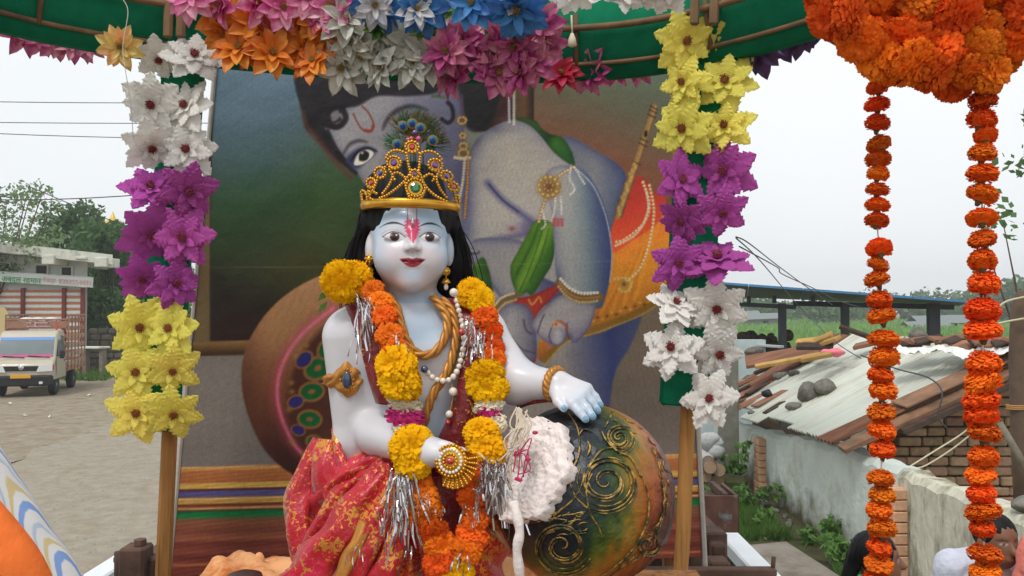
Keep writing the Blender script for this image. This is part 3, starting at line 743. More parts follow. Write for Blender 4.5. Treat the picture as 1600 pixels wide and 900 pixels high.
for i_, (px, py) in enumerate(((1150, 603), (1158, 615), (1149, 628), (1163, 640), (1186, 612), (1150, 640), (1178, 575), (1196, 583))):
    tile(px, py, g.uniform(.3, .55), g.uniform(.1, .18), g.uniform(-.3, .5), (m_tile, m_darkwood, m_plank)[i_ % 3], 'loose brown tile among those along the low far eave of the tin roof', off=.05+.012*(i_ % 3))
# far boards at the roof top left
p1, p2 = P(1160, 567, 11.8), P(1290, 549, 11.2)
plank(P(1165, 566, 11.9), P(1278, 547, 11.6), .42, .05, m_rust, 'long rust brown board across the far end of the roof', 'board', up=(-.1, -.3, 1))
plank(P(1180, 573, 11.4), P(1290, 553, 11.1), .1, .05, m_planky, 'ochre timber edge below the rust brown board', 'board', up=(-.1, -.3, 1))
for i, (a, b, wd, m, lab) in enumerate((
    ((1244, 535), (1290, 530), .14, m_planky, 'ochre plank on the heap beside the shed post'),
    ((1260, 540), (1300, 522), .16, m_planky, 'yellow brown plank slanting up the heap by the shed'),
    ((1245, 541), (1302, 541), .16, m_darkwood, 'grey dark plank at the bottom of the heap by the shed'),
    ((1285, 537), (1310, 528), .14, m_planky, 'short ochre plank at the end of the heap by the shed'),
    ((1312, 510), (1362, 528), .07, m_darkwood, 'dark beam poking up over the ridge of the roof'),
    ((1335, 542), (1370, 534), .14, m_tile, 'dark brown tile lying on the blue grey sheet'),
    ((1252, 562), (1300, 553), .1, m_planky, 'pale plank beside the pink cloth'))):
    plank(P(*a, 11-i*.12), P(*b, 10.8-i*.12), wd, .05, m, lab, 'plank', 'planks heaped along the ridge', up=(-.1, -.35, 1))
m_pinkc = mat('pink_plastic', C(232, 116, 132), .6)
c = P(1303, 551, 10.2); gg = np.random.default_rng(3); mb = MB().ball((0, 0, 0), (.15, .12, .055), 12, 8); V = np.array(mb.v)*(1+.2*np.sin(np.array(mb.v)[:, [1, 2, 0]]*40))
tag(link('pink_cloth', mesh('pink_cloth', V, mb.f, m_pinkc), loc=c), 'crumpled pink cloth lying on the roof boards', 'cloth')
# white plastic sheet along the ridge, tiles on it
m_plastic = mat('white_plastic', C(226, 226, 222), .5, spec=.4, var=.08, vscale=4, col2=C(206, 160, 150), c2pos=(.66, .8))
def crumple(name, poly_top, m, label, cat, d0, d1, seed, amp=.03, nv=7, drop=.0):
    gg = np.random.default_rng(seed); n = 40; V = []
    tp = spline([Vector(P(a, b, d0+(d1-d0)*i/(len(poly_top)-1))) for i, (a, b, _) in enumerate(poly_top)], 8)
    bt = spline([Vector(P(a, b2, (d0+(d1-d0)*i/(len(poly_top)-1))-.25)) for i, (a, b, b2) in enumerate(poly_top)], 8)
    n = len(tp)
    for i in range(n):
        for k in range(nv):
            t = k/(nv-1); p = tp[i]*(1-t)+bt[i]*t
            p = p+np.array([0, 0, amp*(math.sin(i*.9+k*1.3)+gg.uniform(-1, 1))*.6]); V.append(p)
    return tag(link(name, mesh(name, V, [(i*nv+k, i*nv+k+1, i*nv+nv+k+1, i*nv+nv+k) for i in range(n-1) for k in range(nv-1)], m)), label, cat)
crumple('plastic_sheet', [(1396, 540, 549), (1440, 545, 552), (1470, 540, 546), (1500, 545, 557), (1540, 545, 562), (1585, 536, 545), (1620, 535, 540)], m_plastic, 'crumpled white plastic sheet along the ridge of the tin roof', 'plastic sheet', 8.7, 7.6, 5)
g = random.Random(5)
for i in range(15):
    px = 1404+i*13+g.uniform(-4, 4); d = 9.0-i*.09
    c = P(px, 534+g.uniform(-5, 4)+ (3 if i > 8 else 0), d)
    an = g.uniform(-.5, .5); dv = Vector((math.cos(an), math.sin(an), g.uniform(-.1, .25)))*.14
    plank(c-dv, c+dv, .12, .035, (m_tile, m_darkwood, m_tile)[i % 3], 'brown clay tile in the row weighting the white plastic sheet', 'tile', 'tiles along the ridge', up=(-.2, -.4, 1), name='ridge_tile')
# ---------------------------------------------------------------- blue roofed open shed
m_blue = mat('blue_sheet', C(70, 124, 168), .5, var=.1, vscale=2); m_under = mat('shed_underside', C(74, 82, 90), .8, var=.2, vscale=2)
m_steel = mat('dark_steel', C(58, 62, 66), .7)
shed = empty('open_shed', (6.5, 15, 0), 'open shed with blue sheet roof on dark posts', 'shed')
n1, n2 = P(1085, 441, 14.2), P(1512, 473, 14.2); f1, f2 = P(1085, 462, 17), P(1500, 478, 17)
for i in range(5):
    a0, a1 = i/5, (i+1)/5-.002
    V = [n1.lerp(n2, a0), n1.lerp(n2, a1), f1.lerp(f2, a1), f1.lerp(f2, a0)]
    up = Vector((0, 0, .04))
    o = link('roof_sheet', mesh('roof_sheet', V+[v+up for v in V], [(3, 2, 1, 0), (4, 5, 6, 7), (0, 1, 5, 4), (1, 2, 6, 5), (2, 3, 7, 6), (3, 0, 4, 7)], [m_under, m_blue], False, mi=[0, 1, 1, 1, 1, 1]), shed)
for px in (1222, 1320, 1458):
    t = P(px, 474, 15); MB().box((t.x, 15, t.z/2), (.12 if px < 1400 else .2, .12, t.z)).build('post', m_steel, shed)
a, b = P(1130, 474, 15), P(1243, 480, 15)
MB().box((a+b)/2, ((b-a).length, .06, .08), Euler((0, math.atan2(a.z-b.z, b.x-a.x), 0))).build('beam', m_steel, shed)
a, b = P(1240, 474, 15.6), P(1490, 480, 15.6)
MB().box((a+b)/2, ((b-a).length, .06, .10), Euler((0, math.atan2(a.z-b.z, b.x-a.x), 0))).build('beam', m_steel, shed)
for px in (1170, 1210, 1270, 1390): 
    t = P(px, 468, 15); MB().box(t, (.06, .06, .14)).build('hanger', m_steel, shed)
# cart / trough edge and rubble by the shed's left side
a, b = P(1140, 536, 14), P(1222, 542, 13.2)
plank(a, b, .12, .04, mat('grey_rail', C(168, 172, 170), .6), 'pale grey rail in front of the crop beside the shed', 'rail', up=(0, 0, 1))
a, b = P(1140, 548, 14.2), P(1218, 551, 13.4)
plank(a, b, .1, .2, m_dark, 'black plank edge below the pale grey rail', 'plank', up=(0, 0, 1))
g = random.Random(31)
for i in range(12):
    px, py = 1142+g.uniform(0, 90), 528+g.uniform(-4, 6)
    q = P(px, py, 15.8); rock((q.x, q.y, q.z), g.uniform(.08, .17), 'dark rubble lump in the heap behind the pale rail', 'rubble heap by the shed', 60+i, m_darkwood, 'rubble')
mbx = MB(); q0 = P(1138, 534, 15.8); q1 = P(1236, 534, 15.8)
# mound the rubble rests on
hm = mesh('rubble_mound', [(q0.x-.3, 15.0, 0), (q1.x+.4, 15.0, 0), (q1.x+.2, 16.4, 0), (q0.x-.3, 16.4, 0), (q0.x, 15.6, q0.z), (q1.x-.1, 15.6, q1.z), (q1.x-.1, 16.0, q1.z), (q0.x, 16.0, q0.z)], [(0, 1, 5, 4), (1, 2, 6, 5), (2, 3, 7, 6), (3, 0, 4, 7), (4, 5, 6, 7)], m_soil)
tag(link('rubble_mound', hm), 'low dark earth mound under the rubble beside the shed', 'mound')
# far huts in the field
m_tinfar = mat('far_tin', C(122, 128, 128), .7, var=.1); m_fwall = mat('far_wall', C(136, 138, 130), .9, var=.1)
def farhut(px, py, d, w_, h_, lab):
    q = P(px, py, d); e = empty('far_hut', (q.x, d, 0), lab, 'hut')
    b = q.z
    MB().box((q.x, d, (b)/2), (w_, 3, b)).build('wall', m_fwall, e)
    MB().add([(q.x-w_/2-.4, d-2, b-.2), (q.x+w_/2+.4, d-2, b), (q.x+w_/2+.4, d+.2, b+h_), (q.x-w_/2-.4, d+.2, b+h_*.8), (q.x+w_/2+.4, d+2, b-.1), (q.x-w_/2-.4, d+2, b-.2)], [(0, 1, 2, 3), (3, 2, 4, 5)]).build('roof', m_tinfar, e)
    MB().box((q.x+w_*.1, d-1.52, b*.35), (w_*.16, .06, b*.7)).build('door', m_dark, e)
farhut(1446, 512, 95, 4.2, .9, 'small pale hut at the edge of the far trees')
farhut(1480, 503, 105, 8.5, 1.0, 'long grey tin roofed hut behind the small pale hut')
farhut(1185, 497, 105, 4.5, .7, 'low white hut at the left end of the crop field')
farhut(1163, 495, 112, 3.2, .9, 'dark doored hut beside the low white hut')
# ---------------------------------------------------------------- ground things by the wall
m_conc = mat('concrete_path', C(142, 134, 124), .95, spec=.1, var=.15, vscale=2, col2=C(112, 104, 94), bump=.6, bscale=20)
V = [PZ(1165, 852, .06), PZ(1228, 846, .06), PZ(1320, 905, .06), PZ(1400, 960, .06), PZ(1240, 990, .06), PZ(1180, 905, .06)]
n = len(V); lo = [Vector((v.x, v.y, -.02)) for v in V]
tag(link('concrete_slab', mesh('concrete_slab', V+lo, [tuple(range(n))[::-1], tuple(range(n, 2*n))]+[(i, (i+1) % n, (i+1) % n+n, i+n) for i in range(n)], m_conc, False)), None, None, kind='structure')
tuft_field('grass', [(2.5, 3.0, 8.6, 10.6, .55), (3.02, 3.34, 5.2, 8.4, .35), (2.0, 2.9, 9.5, 12, .4)], 14000, .13, .014, 18, 'short green grass growing along the foot of the compound wall')
m_weed = mat('weed_leaf', C(98, 136, 66), .75, var=.3, vscale=4, transl=.3)
def weed(px, py, h, n, seed, label, spread=.12, leaf=.035):
    q = PZ(px, py, 0); gg = random.Random(seed); e = empty('weed', q, label, 'plant', 'weeds along the wall'); mb = MB(); cl = []
    for i in range(n):
        t = q+Vector((gg.gauss(0, spread), gg.gauss(0, spread), h*gg.uniform(.6, 1.1))); mid = q.lerp(t, .5)+Vector((gg.gauss(0, .03), gg.gauss(0, .03), .04))
        mb.tube([q, mid, t], [.006, .005, .002], 5)
        for k in range(5):
            s = q.lerp(mid, k/2.5) if k < 2.5 else mid.lerp(t, (k-2.5)/2.5); cl.append((s.x, s.y, s.z, .05))
    mb.build('stem', m_weed, e, True)
    link('foliage', foliage_mesh('foliage', cl, 2600, leaf, m_weed, seed, 2.2), e)
weed(1150, 772, .75, 7, 1, 'tall leafy weed growing beside the grey post', .2, .05)
weed(1165, 795, .35, 7, 2, 'bushy weed at the foot of the tall leafy weed', .22, .05)
weed(1296, 862, .35, 9, 3, 'leafy green weed growing against the mossy foot of the wall', .16, .04)
weed(1322, 892, .3, 9, 4, 'bright green bushy weed by the wall near the seated crowd', .16, .045)
weed(1262, 850, .16, 6, 5, 'small weed beside the concrete path', .1, .04)
weed(1120, 805, .3, 7, 6, 'low green weed beside the rusty metal box', .2, .05)
weed(1195, 822, .14, 8, 7, 'low spreading weed beside the yellow packet', .25, .04)
# yellow packet
m_pack = mat('yellow_packet', C(226, 204, 70), .4, col2=C(196, 120, 50), c2pos=(.58, .66), vscale=14)
q = PZ(1183, 818, .03); mb = MB().ball((0, 0, 0), (.13, .075, .028), 16, 8)
tag(link('snack_packet', mesh('snack_packet', np.array(mb.v)*(1+.1*np.sin(np.array(mb.v)[:, [1, 0, 0]]*60)), mb.f, m_pack), loc=q, rot=(0, 0, .2)), 'crumpled yellow packet lying on the grass', 'litter')
# pebbles at wall foot
g = random.Random(8)
for i in range(26):
    px, py = g.uniform(1165, 1300), g.uniform(775, 845); q = PZ(px, py, .02)
    if q.x > WX-.1: q.x = WX-.15
    rock(q, g.uniform(.02, .055), 'small loose stone on the soil by the wall', 'loose stones by the wall', 200+i)
# grey concrete post and log pile at the back of the alley
gp = P(1138, 700, 11.2); tag(MB().box((gp.x, 11.2, .95), (.24, .24, 1.9), bev=.02).build('concrete_post', mat('post_concrete', C(116, 114, 104), .95, var=.2, vscale=4, bump=.5, bscale=20)), 'mossy grey concrete post standing at the end of the alley', 'post')
m_log = mat('log_bark', C(98, 80, 68), .9, var=.3, vscale=8, objvar=.2); m_logend = mat('log_end', C(158, 132, 106), .9, var=.2, vscale=20)
g = random.Random(6)
for i, (px, py, r) in enumerate(((1110, 730, .085), (1124, 735, .08), (1104, 745, .07), (1121, 752, .09), (1108, 759, .075), (1100, 762, .08), (1125, 767, .08), (1113, 722, .07))):
    c = P(px, py, 10.2+.05*i); mb = MB(); mb.tube([c, c+Vector((g.uniform(-.2, .2), .8, g.uniform(-.05, .05)))], r, 10, cap=False)
    o = mb.build('log', m_log, smooth=True); mb = MB(); mb.lathe([(r, 0), (r, .01)], 10, Matrix.Translation(c)@Matrix.Rotation(R(-90), 4, 'X')); mb.build('cut_end', m_logend, o)
    tag(o, 'cut log in the woodpile beside the grey concrete post', 'log', 'logs in the woodpile')
MB().box((P(1114, 780, 10.7).x, 10.8, .12), (.8, .7, .3), bev=.05).build('woodpile_base', m_soil); tag(bpy.data.objects['woodpile_base'], 'dark earth heap under the woodpile', 'heap')
for i, (px, py, s) in enumerate(((1106, 690, .17), (1117, 704, .14), (1104, 712, .15), (1120, 690, .11))):
    rock(P(px, py, 10.6), s, 'pale grey sack heaped above the woodpile', 'sacks above the woodpile', 40+i, mat('grey_sack', C(168, 170, 168), .9, var=.2), 'sack', name='sack')
bw = P(1095, 640, 13.5)
tag(MB().box((bw.x+.2, 13.6, .85), (1.8, .2, 2.2)).build('blue_wall', mat('pale_blue_wall', C(176, 192, 192), .9, var=.1, vscale=3)), 'pale blue wall closing the end of the alley', 'wall')
MB().box((bw.x+.5, 13.45, 1.2), (.08, .1, 1.5)).build('pipe', m_grey, bpy.data.objects['blue_wall'])
# wires at the right
for (pts, lab) in ((((1150, 372, 6), (1190, 410, 8), (1245, 475, 12), (1300, 530, 11), (1345, 560, 9)), 'thin dark wire dropping from the flower post over the shed'),
                   (((1150, 370, 6), (1170, 380, 7), (1215, 415, 9), (1260, 448, 10), (1300, 476, 11)), 'thin grey wire sagging towards the blue shed roof'),
                   (((1155, 385, 6), (1215, 418, 8.5), (1222, 428, 9), (1270, 450, 10), (1310, 470, 11), (1345, 480, 11)), 'kinked grey wire lying over the blue shed roof'),
                   (((1345, 555, 8.4), (1400, 576, 8), (1450, 590, 7.6), (1472, 612, 7.4), (1466, 650, 7.4), (1480, 670, 7.4)), 'black cable curving over the edge of the tin roof'),
                   (((1420, 730, 7.3), (1460, 705, 7.3), (1500, 680, 7.3), (1525, 660, 7.2)), 'white cord looping across the brick gable'),
                   (((1420, 732, 7.3), (1445, 728, 7.3), (1490, 700, 7.3), (1530, 668, 7.2)), 'second white cord hanging below the looping white cord'),
                   (((1560, 480, 5.8), (1575, 470, 5.8), (1610, 462, 5.8)), 'pale green cord tied high on the wooden pole'),
                   (((1550, 508, 5.8), (1575, 502, 5.8), (1610, 496, 5.8)), 'yellow cord stretched to the wooden pole')):
    mm = m_wire if ('wire' in lab or 'black' in lab) else mat('pale_cord', C(196, 190, 160), .8)
    tag(MB().tube(spline([P(*p) for p in pts], 6), .006 if 'wire' in lab else .008, 5).build('wire', mm, smooth=True), lab, 'wire')
# ================================================================ TRAILER THE SHRINE STANDS ON
m_steelr = mat('rusty_steel', C(98, 74, 62), .85, spec=.3, var=.25, vscale=8, col2=C(70, 56, 50), bump=.4, bscale=40)
m_whitep = mat('white_gloss_paint', C(226, 230, 232), .4, var=.06, vscale=5)
m_bed = mat('bed_boards', C(92, 78, 64), .9, var=.2, vscale=4)
tr = empty('trailer', (-.22, 1.4, .0), 'flat trailer with white topped rusty side walls carrying the shrine', 'trailer')
XL, XR = -1.235, .76
MB().box(((XL+XR)/2, 1.25, .97), (XR-XL, 4.3, .06)).build('bed', m_bed, tr)
for x, s in ((XL, -1), (XR, 1)):
    MB().box((x, 1.25 if s < 0 else 1.3, 1.33), (.05, 4.2, .66)).build('side_wall', m_steelr, tr)
    MB().box((x, 1.1 if s < 0 else .78, 1.685), (.075, 3.0 if s < 0 else 4.1, .05), bev=.006).build('top_rail', m_whitep, tr)
MB().box(((XL+XR)/2, 3.4, 1.3), (XR-XL-.06, .05, .6)).build('tail_board', m_steelr, tr)
for x in (-1.0, .52):
    for y in (.0, 2.4):
        M = Matrix.Translation((x, y, .42)) @ Matrix.Rotation(R(90), 4, 'Y')
        wv = MB().lathe([(.25, -.1), (.4, -.11), (.42, -.07), (.42, .07), (.4, .11), (.25, .1)], 28, M).build('wheel', m_tyre, tr, True)
        MB().lathe([(.26, -.06), (.26, .06), (.1, .1)], 18, M).build('rim', m_steelr, wv, True)
MB().box(((XL+XR)/2, 1.25, .8), (.5, 4.2, .25)).build('chassis', m_steelr, tr)
for y in (.0, 2.4): MB().box(((XL+XR)/2, y, .5), (1.5, .1, .1)).build('axle', m_steelr, tr)
# posts and brackets at the left corner
def bx(name, px, py, d, dims, m=m_steelr, bev=.006, parent=tr, rot=None):
    c = P(px, py, d); return MB().box(c, dims, rot, bev=bev).build(name, m, parent)
def post(px, pytop, d, w_, m=m_steelr, name='stake_pocket', zb=1.0):
    t = P(px, pytop, d); return MB().box((t.x, d, (t.z+zb)/2), (w_, w_, t.z-zb), bev=.006).build(name, m, tr)
sp = post(213, 852, 2.12, .066)
c = P(219, 851, 2.12); MB().lathe([(.017, 0), (.017, .014), (.01, .016)], 6, Matrix.Translation((c.x, c.y, c.z+.0))).build('bolt', m_steelr, sp)
sp = post(192, 861, 2.16, .028); MB().tube([P(185, 862, 2.13), P(185, 900, 2.13), P(185, 960, 2.13)], .011, 8).build('rod', m_steelr, sp, True)
MB().box(P(192, 872, 2.14), (.034, .034, .012)).build('collar', m_steelr, sp)
post(233, 868, 2.14, .05); post(262, 886, 2.14, .05)
rr = P(264, 876, 2.13); MB().ball(rr, (.022, .022, .013), 8, 6).build('knot', m_whitep, tr, True)
# right corner
a, b = P(990, 893, 2.22), P(1212, 893, 2.22); MB().box((a+b)/2, ((b-a).length, .03, .022), bev=.004).build('cross_rail', m_steelr, tr)
MB().tube([P(1207, 895, 2.22), P(1209, 870, 2.22)], .006, 6).build('rod', m_steelr, tr, True)
bxx = P(1123, 812, 3.3); 
box = empty('metal_box', (bxx.x, 3.35, 1.0), 'open rusty metal box with pale paint smear behind the backdrop', 'metal box')
s = 3.3/F
MB().box((bxx.x+.0, 3.3, P(0, 808, 3.3).z), (58*s, .012, 66*s)).build('front_panel', mat('rust_paint', C(104, 74, 62), .85, var=.3, vscale=9, col2=C(120, 130, 130), c2pos=(.62, .7)), box)
for dx in (-29, 29): MB().box((bxx.x+dx*s, 3.42, P(0, 808, 3.3).z), (.014, .24, 66*s)).build('side_panel', m_steelr, box)
MB().box((bxx.x+.03, 3.42, P(0, 777, 3.3).z), (.02, .23, .03)).build('divider', m_steelr, box)
MB().box((bxx.x, 3.41, 1.45), (56*s, .2, .5)).build('stand', m_steelr, box)
bx('corner_block', 1113, 855, 2.5, (.075, .08, .11)); bx('corner_block', 1118, 866, 2.46, (.045, .1, .085)); bx('corner_block', 1121, 881, 2.36, (.06, .07, .03))
# ---------------------------------------------------------------- table with orange cloth under the statue
m_wood = mat('turned_wood', C(150, 104, 66), .8, spec=.2, var=.2, vscale=6, stretch=(8, 8, .8), col2=C(104, 72, 48))
m_ocloth = mat('saffron_cloth', C(228, 168, 118), .9, spec=.15, var=.1, vscale=9, col2=C(196, 112, 56), c2pos=(.5, .62))
tb = empty('table', (-.05, 1.48, 1.0), 'wooden table under the saffron cloth and the statue', 'table')
TZ = P(400, 880, 1.66).z-.03
MB().box((-.13, 1.45, TZ-.02), (1.04, .52, .04)).build('table_top', m_wood, tb)
for x in (-.58, .33):
    for y in (1.24, 1.66): MB().box((x, y, (TZ-.04+1.0)/2), (.05, .05, TZ-1.04)).build('leg', m_wood, tb)
# crumpled cloth sheet lying on the table, its back edge raised in folds
gg = np.random.default_rng(9); V = []; nx_, ny_ = 90, 34
for i in range(nx_+1):
    for j in range(ny_+1):
        u, v = i/nx_, j/ny_; x = -.68+.94*u; y = 1.16+.60*v
        z = TZ+.012+.007*math.sin(x*37+2*math.sin(y*21))*math.sin(y*29+x*5)**2+.012*math.exp(-((v-.88)/.09)**2)*(1+.5*math.sin(x*19)+.3*math.sin(x*53))+.008*math.sin(x*80+y*60)
        if v < .06: z -= (.06-v)*2.2; 
        if u < .05: z -= (.05-u)*2.0*(1+.2*math.sin(y*60))
        if u > .95: z -= (u-.95)*2.0
        V.append((x, y, z))
cl_ = link('saffron_cloth', mesh('saffron_cloth', V, [(i*(ny_+1)+j, (i+1)*(ny_+1)+j, (i+1)*(ny_+1)+j+1, i*(ny_+1)+j+1) for i in range(nx_) for j in range(ny_)], m_ocloth))
cl_.modifiers.new('s', 'SOLIDIFY').thickness = .003
tag(cl_, 'wrinkled saffron cloth spread on the table behind the statue', 'cloth')
for px, py in ((383, 878), (405, 876)):
    c = P(px, py, 1.70); MB().ball(c, (.012, .01, .018), 8, 6).build('knot', m_ocloth, cl_, True)
o = MB().lathe([(.031, -.04), (.033, -.02), (.028, -.006), (.012, .0)], 24, Matrix.Translation(P(381, 893, 1.30)), 0).build('dark_pot', mat('dark_lid', C(66, 42, 40), .5, spec=.5, var=.1), smooth=True)
tag(o, 'small dark round pot in front of the saffron cloth', 'pot')
MB().lathe([(.05, -.13), (.045, -.04)], 24, Matrix.Translation(P(381, 893, 1.30))).build('can', m_dark, o, True)
# ================================================================ POSTS WITH CLOTH FLOWERS
m_postw = mat('bamboo_post', C(168, 120, 66), .7, spec=.25, var=.15, vscale=5, stretch=(10, 10, .7), col2=C(116, 80, 44), c2pos=(.5, .7))
m_felt = mat('green_felt', C(24, 112, 80), .95, spec=.05, var=.15, vscale=12, bump=.4, bscale=120)
def petal_flower(seed, layers, serr, droop, width, pleat, cup=0.):
    """layers: (count, length, lift, z, width scale)"""
    g = random.Random(seed); V = []; fs = []
    for (n, ln, lift, z0, ws) in layers:
        off = g.uniform(0, 6)
        for i in range(n):
            a = off+2*math.pi*i/n+g.uniform(-.12, .12); l = ln*g.uniform(.9, 1.08); lf = lift+g.uniform(-.08, .08); b = len(V)
            nr, nc = (25 if serr else 6), (7 if serr else 5)
            for r in range(nr):
                t = r/(nr-1)
                wv = width*ws*(math.sin(math.pi*min(1, (t*.93+.07))**.8)**.75)*l
                if serr: wv *= 1+serr*((r % 4)/3*-2+1)*(.35+.8*t)
                if r == nr-1: wv *= .12
                for c in range(nc):
                    s = c/(nc-1)*2-1
                    x = .06+t*l; y = s*wv
                    z = z0+lf*t*l-droop*t*t*l+pleat*abs(math.sin(s*math.pi*1.0))*t*l+cup*s*s*wv*1.0
                    if serr: z += .012*((r % 4)/3*-2+1)*abs(s); x += .05*abs(s)*l*t*(1-t)*2
                    V.append((x*math.cos(a)-y*math.sin(a), x*math.sin(a)+y*math.cos(a), z))
            fs += [(b+r*nc+c, b+r*nc+c+1, b+(r+1)*nc+c+1, b+(r+1)*nc+c) for r in range(nr-1) for c in range(nc-1)]
    return V, fs
def stamen(seed, r=.16, n=26, hh=.14):
    g = random.Random(seed); mb = MB().ball((0, 0, .03), (r*.8, r*.8, .06), 10, 6)
    for i in range(n):
        a = i*2.4; rr = r*math.sqrt((i+.5)/n); mb.tube([(rr*.6*math.cos(a), rr*.6*math.sin(a), .03), (rr*math.cos(a), rr*math.sin(a), hh*g.uniform(.6, 1.1))], [.012, .02], 5)
    return mb
m_fw = mat('white_petal', C(232, 228, 222), .75, spec=.2, var=.05, vscale=5, objvar=.08, transl=.22)
m_fp = mat('magenta_petal', C(184, 84, 166), .75, spec=.2, var=.1, vscale=5, objvar=.16, hue=.012, transl=.22)
m_fy = mat('yellow_petal', C(240, 226, 108), .75, spec=.2, var=.07, vscale=5, objvar=.10, hue=.008, transl=.22)
m_sm = mat('maroon_stamen', C(122, 44, 40), .7, var=.2, vscale=20); m_sb = mat('brown_stamen', C(136, 78, 30), .7, var=.2, vscale=20); m_sp = mat('dark_pink_stamen', C(132, 50, 70), .7, var=.2)
SERR = {}
for key, m in (('w', m_fw), ('p', m_fp), ('y', m_fy)):
    SERR[key] = []
    for k in range(3):
        v, f = petal_flower(10*k+3, [(6, 1.04, .10, .0, 1), (6, .80, .30, .05, .92), (6, .42, .60, .09, .9)], .17, .16, .325, .035)
        SERR[key].append(mesh('flower', v, f, m))
STAM = {}
for key, m in (('w', m_sm), ('p', m_sp), ('y', m_sb)):
    mb = stamen(4, .17); STAM[key] = mesh('flower_center', mb.v, mb.f, m, True)
def face_dir(d, up=(0, 0, 1), spin=0):
    z = Vector(d).normalized(); x = Vector(up).cross(z).normalized(); y = z.cross(x)
    return Matrix((x, y, z)).transposed().to_4x4() @ Matrix.Rotation(spin, 4, 'Z')
def put_flower(parent, px, py, d, rad_px, key, g, tilt=.36, me=None, cen=None, name='flower'):
    p = P(px, py, d); dirv = (Vector((0, 0, CZ))-p).normalized()+Vector((g.gauss(0, tilt), 0, g.gauss(0, tilt)))
    sc = rad_px*d/F
    M = Matrix.Translation(p) @ face_dir(dirv, spin=g.uniform(0, 6.3)) @ Matrix.Diagonal((sc*g.uniform(.92, 1.06), sc*g.uniform(.92, 1.06), sc*g.uniform(.7, 1.5), 1))
    o = link(name, me or g.choice(SERR[key]), parent, mw=M)
    if cen is not False: link('flower_center', cen or STAM[key], o, mw=M @ Matrix.Translation((0, 0, .16)))
    return o
def flower_post(foot, top, d0, d1, wrap, flowers, rad, label, w0, square):
    g = random.Random(int(foot[0])); a, b = P(*foot, d0), P(*top, d1)
    # the pole goes on down to the trailer bed
    k = (a.z-1.0)/(b.z-a.z); base = a-(b-a)*k
    e = empty('flower_post', base, label, 'decorated post', 'flower posts of the shrine')
    if square: plank(base, b, w0, w0, m_postw, parent=e, name='pole', up=(.35, -1, 0))
    else:
        mb = MB(); mb.tube([base.lerp(b, i/14)+Vector((g.gauss(0, .002), 0, 0)) for i in range(15)], w0/2, 12); mb.build('pole', m_postw, e, True)
    # felt wrapped board
    w1, w2 = P(*wrap[0], d0-.02), P(*wrap[1], d1-.02); wd = wrap[2]*d0/F
    o = plank(w1, w2, .03, wd, m_felt, parent=e, name='felt_board', up=(1, 0, 0)); o.modifiers.new('b', 'BEVEL').width = .012
    for (px, py, key) in flowers:
        put_flower(e, px, py, d0-.07+random.uniform(-.015, .015), rad*g.uniform(.86, 1.10), key, g)
    return e
LF = [(250, 92, 'w'), (304, 90, 'w'), (239, 163, 'w'), (294, 168, 'w'), (235, 228, 'w'), (292, 234, 'w'),
      (235, 296, 'p'), (292, 298, 'p'), (235, 365, 'p'), (287, 372, 'p'), (222, 435, 'p'), (273, 443, 'p'),
      (217, 510, 'y'), (266, 512, 'y'), (212, 582, 'y'), (270, 578, 'y'), (214, 645, 'y'), (271, 645, 'y')]
flower_post((255, 898), (296, 10), 1.9, 1.9, ((246, 672), (292, 40), 62), LF, 45.5, 'square wooden post with white, magenta and yellow cloth flowers, lit window side of the backdrop', .034, True)['label'] = 'square wooden post with white flowers at top and yellow at bottom'
RF = [(1070, 64, 'y'), (1136, 70, 'y'), (1069, 130, 'y'), (1134, 128, 'y'), (1068, 202, 'y'), (1134, 198, 'y'),
      (1063, 281, 'p'), (1133, 267, 'p'), (1066, 344, 'p'), (1128, 332, 'p'), (1058, 410, 'p'), (1121, 408, 'p'),
      (1054, 476, 'w'), (1119, 480, 'w'), (1050, 547, 'w'), (1119, 550, 'w'), (1107, 622, 'w')]
flower_post((1062, 898), (1106, 0), 1.95, 1.95, ((1068, 634), (1104, 30), 72), RF, 48, 'x', .036, False)['label'] = 'round wooden post with yellow flowers at top and white at bottom'
# ================================================================ GREEN CANOPY RING
m_lath = mat('bamboo_lath', C(126, 98, 70), .85, var=.2, vscale=8, col2=C(92, 72, 54)); 
ring = empty('canopy_ring', (-.1, 1.3, 3.1), 'green felt canopy ring with bamboo laths above the statue', 'canopy')
RP = [(-.95, .55), (-1.22, 1.15), (-1.12, 1.60), (-.88, 1.84), (-.45, 2.0), (.0, 2.05), (.35, 1.98), (.62, 1.75), (.80, 1.42), (.86, 1.0), (.66, .55)]
path = spline([np.array([x, y]) for x, y in RP], 9)
def ring_band(z0, z1, inner, outer, name, m, th=.03):
    V = []; n = len(path)
    for i in range(n):
        t = path[min(i+1, n-1)]-path[max(i-1, 0)]; t = t/np.linalg.norm(t); nn = np.array([t[1], -t[0]])
        p0 = path[i]+nn*inner; p1 = path[i]+nn*outer
        V += [(p0[0], p0[1], z0), (p1[0], p1[1], z1), (p1[0]-nn[0]*th, p1[1]-nn[1]*th, z1), (p0[0]-nn[0]*th, p0[1]-nn[1]*th, z0)]
    fs = [(i*4+k, i*4+(k+1) % 4, i*4+4+(k+1) % 4, i*4+4+k) for i in range(n-1) for k in range(4)]+[(0, 1, 2, 3)[::-1], tuple(4*(n-1)+k for k in range(4))]
    return link(name, mesh(name, V, fs, m), ring)
ring_band(3.085, 3.28, 0, .05, 'felt_band', m_felt)
def ring_pt(i, off, z):
    n = len(path); i = max(0, min(n-1, i)); t = path[min(i+1, n-1)]-path[max(i-1, 0)]; t = t/np.linalg.norm(t)
    return Vector((path[i][0]+t[1]*off, path[i][1]-t[0]*off, z))
MB().tube([ring_pt(i, .012, 3.118) for i in range(len(path))], .006, 6).build('lath', m_lath, ring, True)
MB().tube([ring_pt(i, .045, 3.20) for i in range(len(path))], .009, 6).build('lath', m_lath, ring, True)
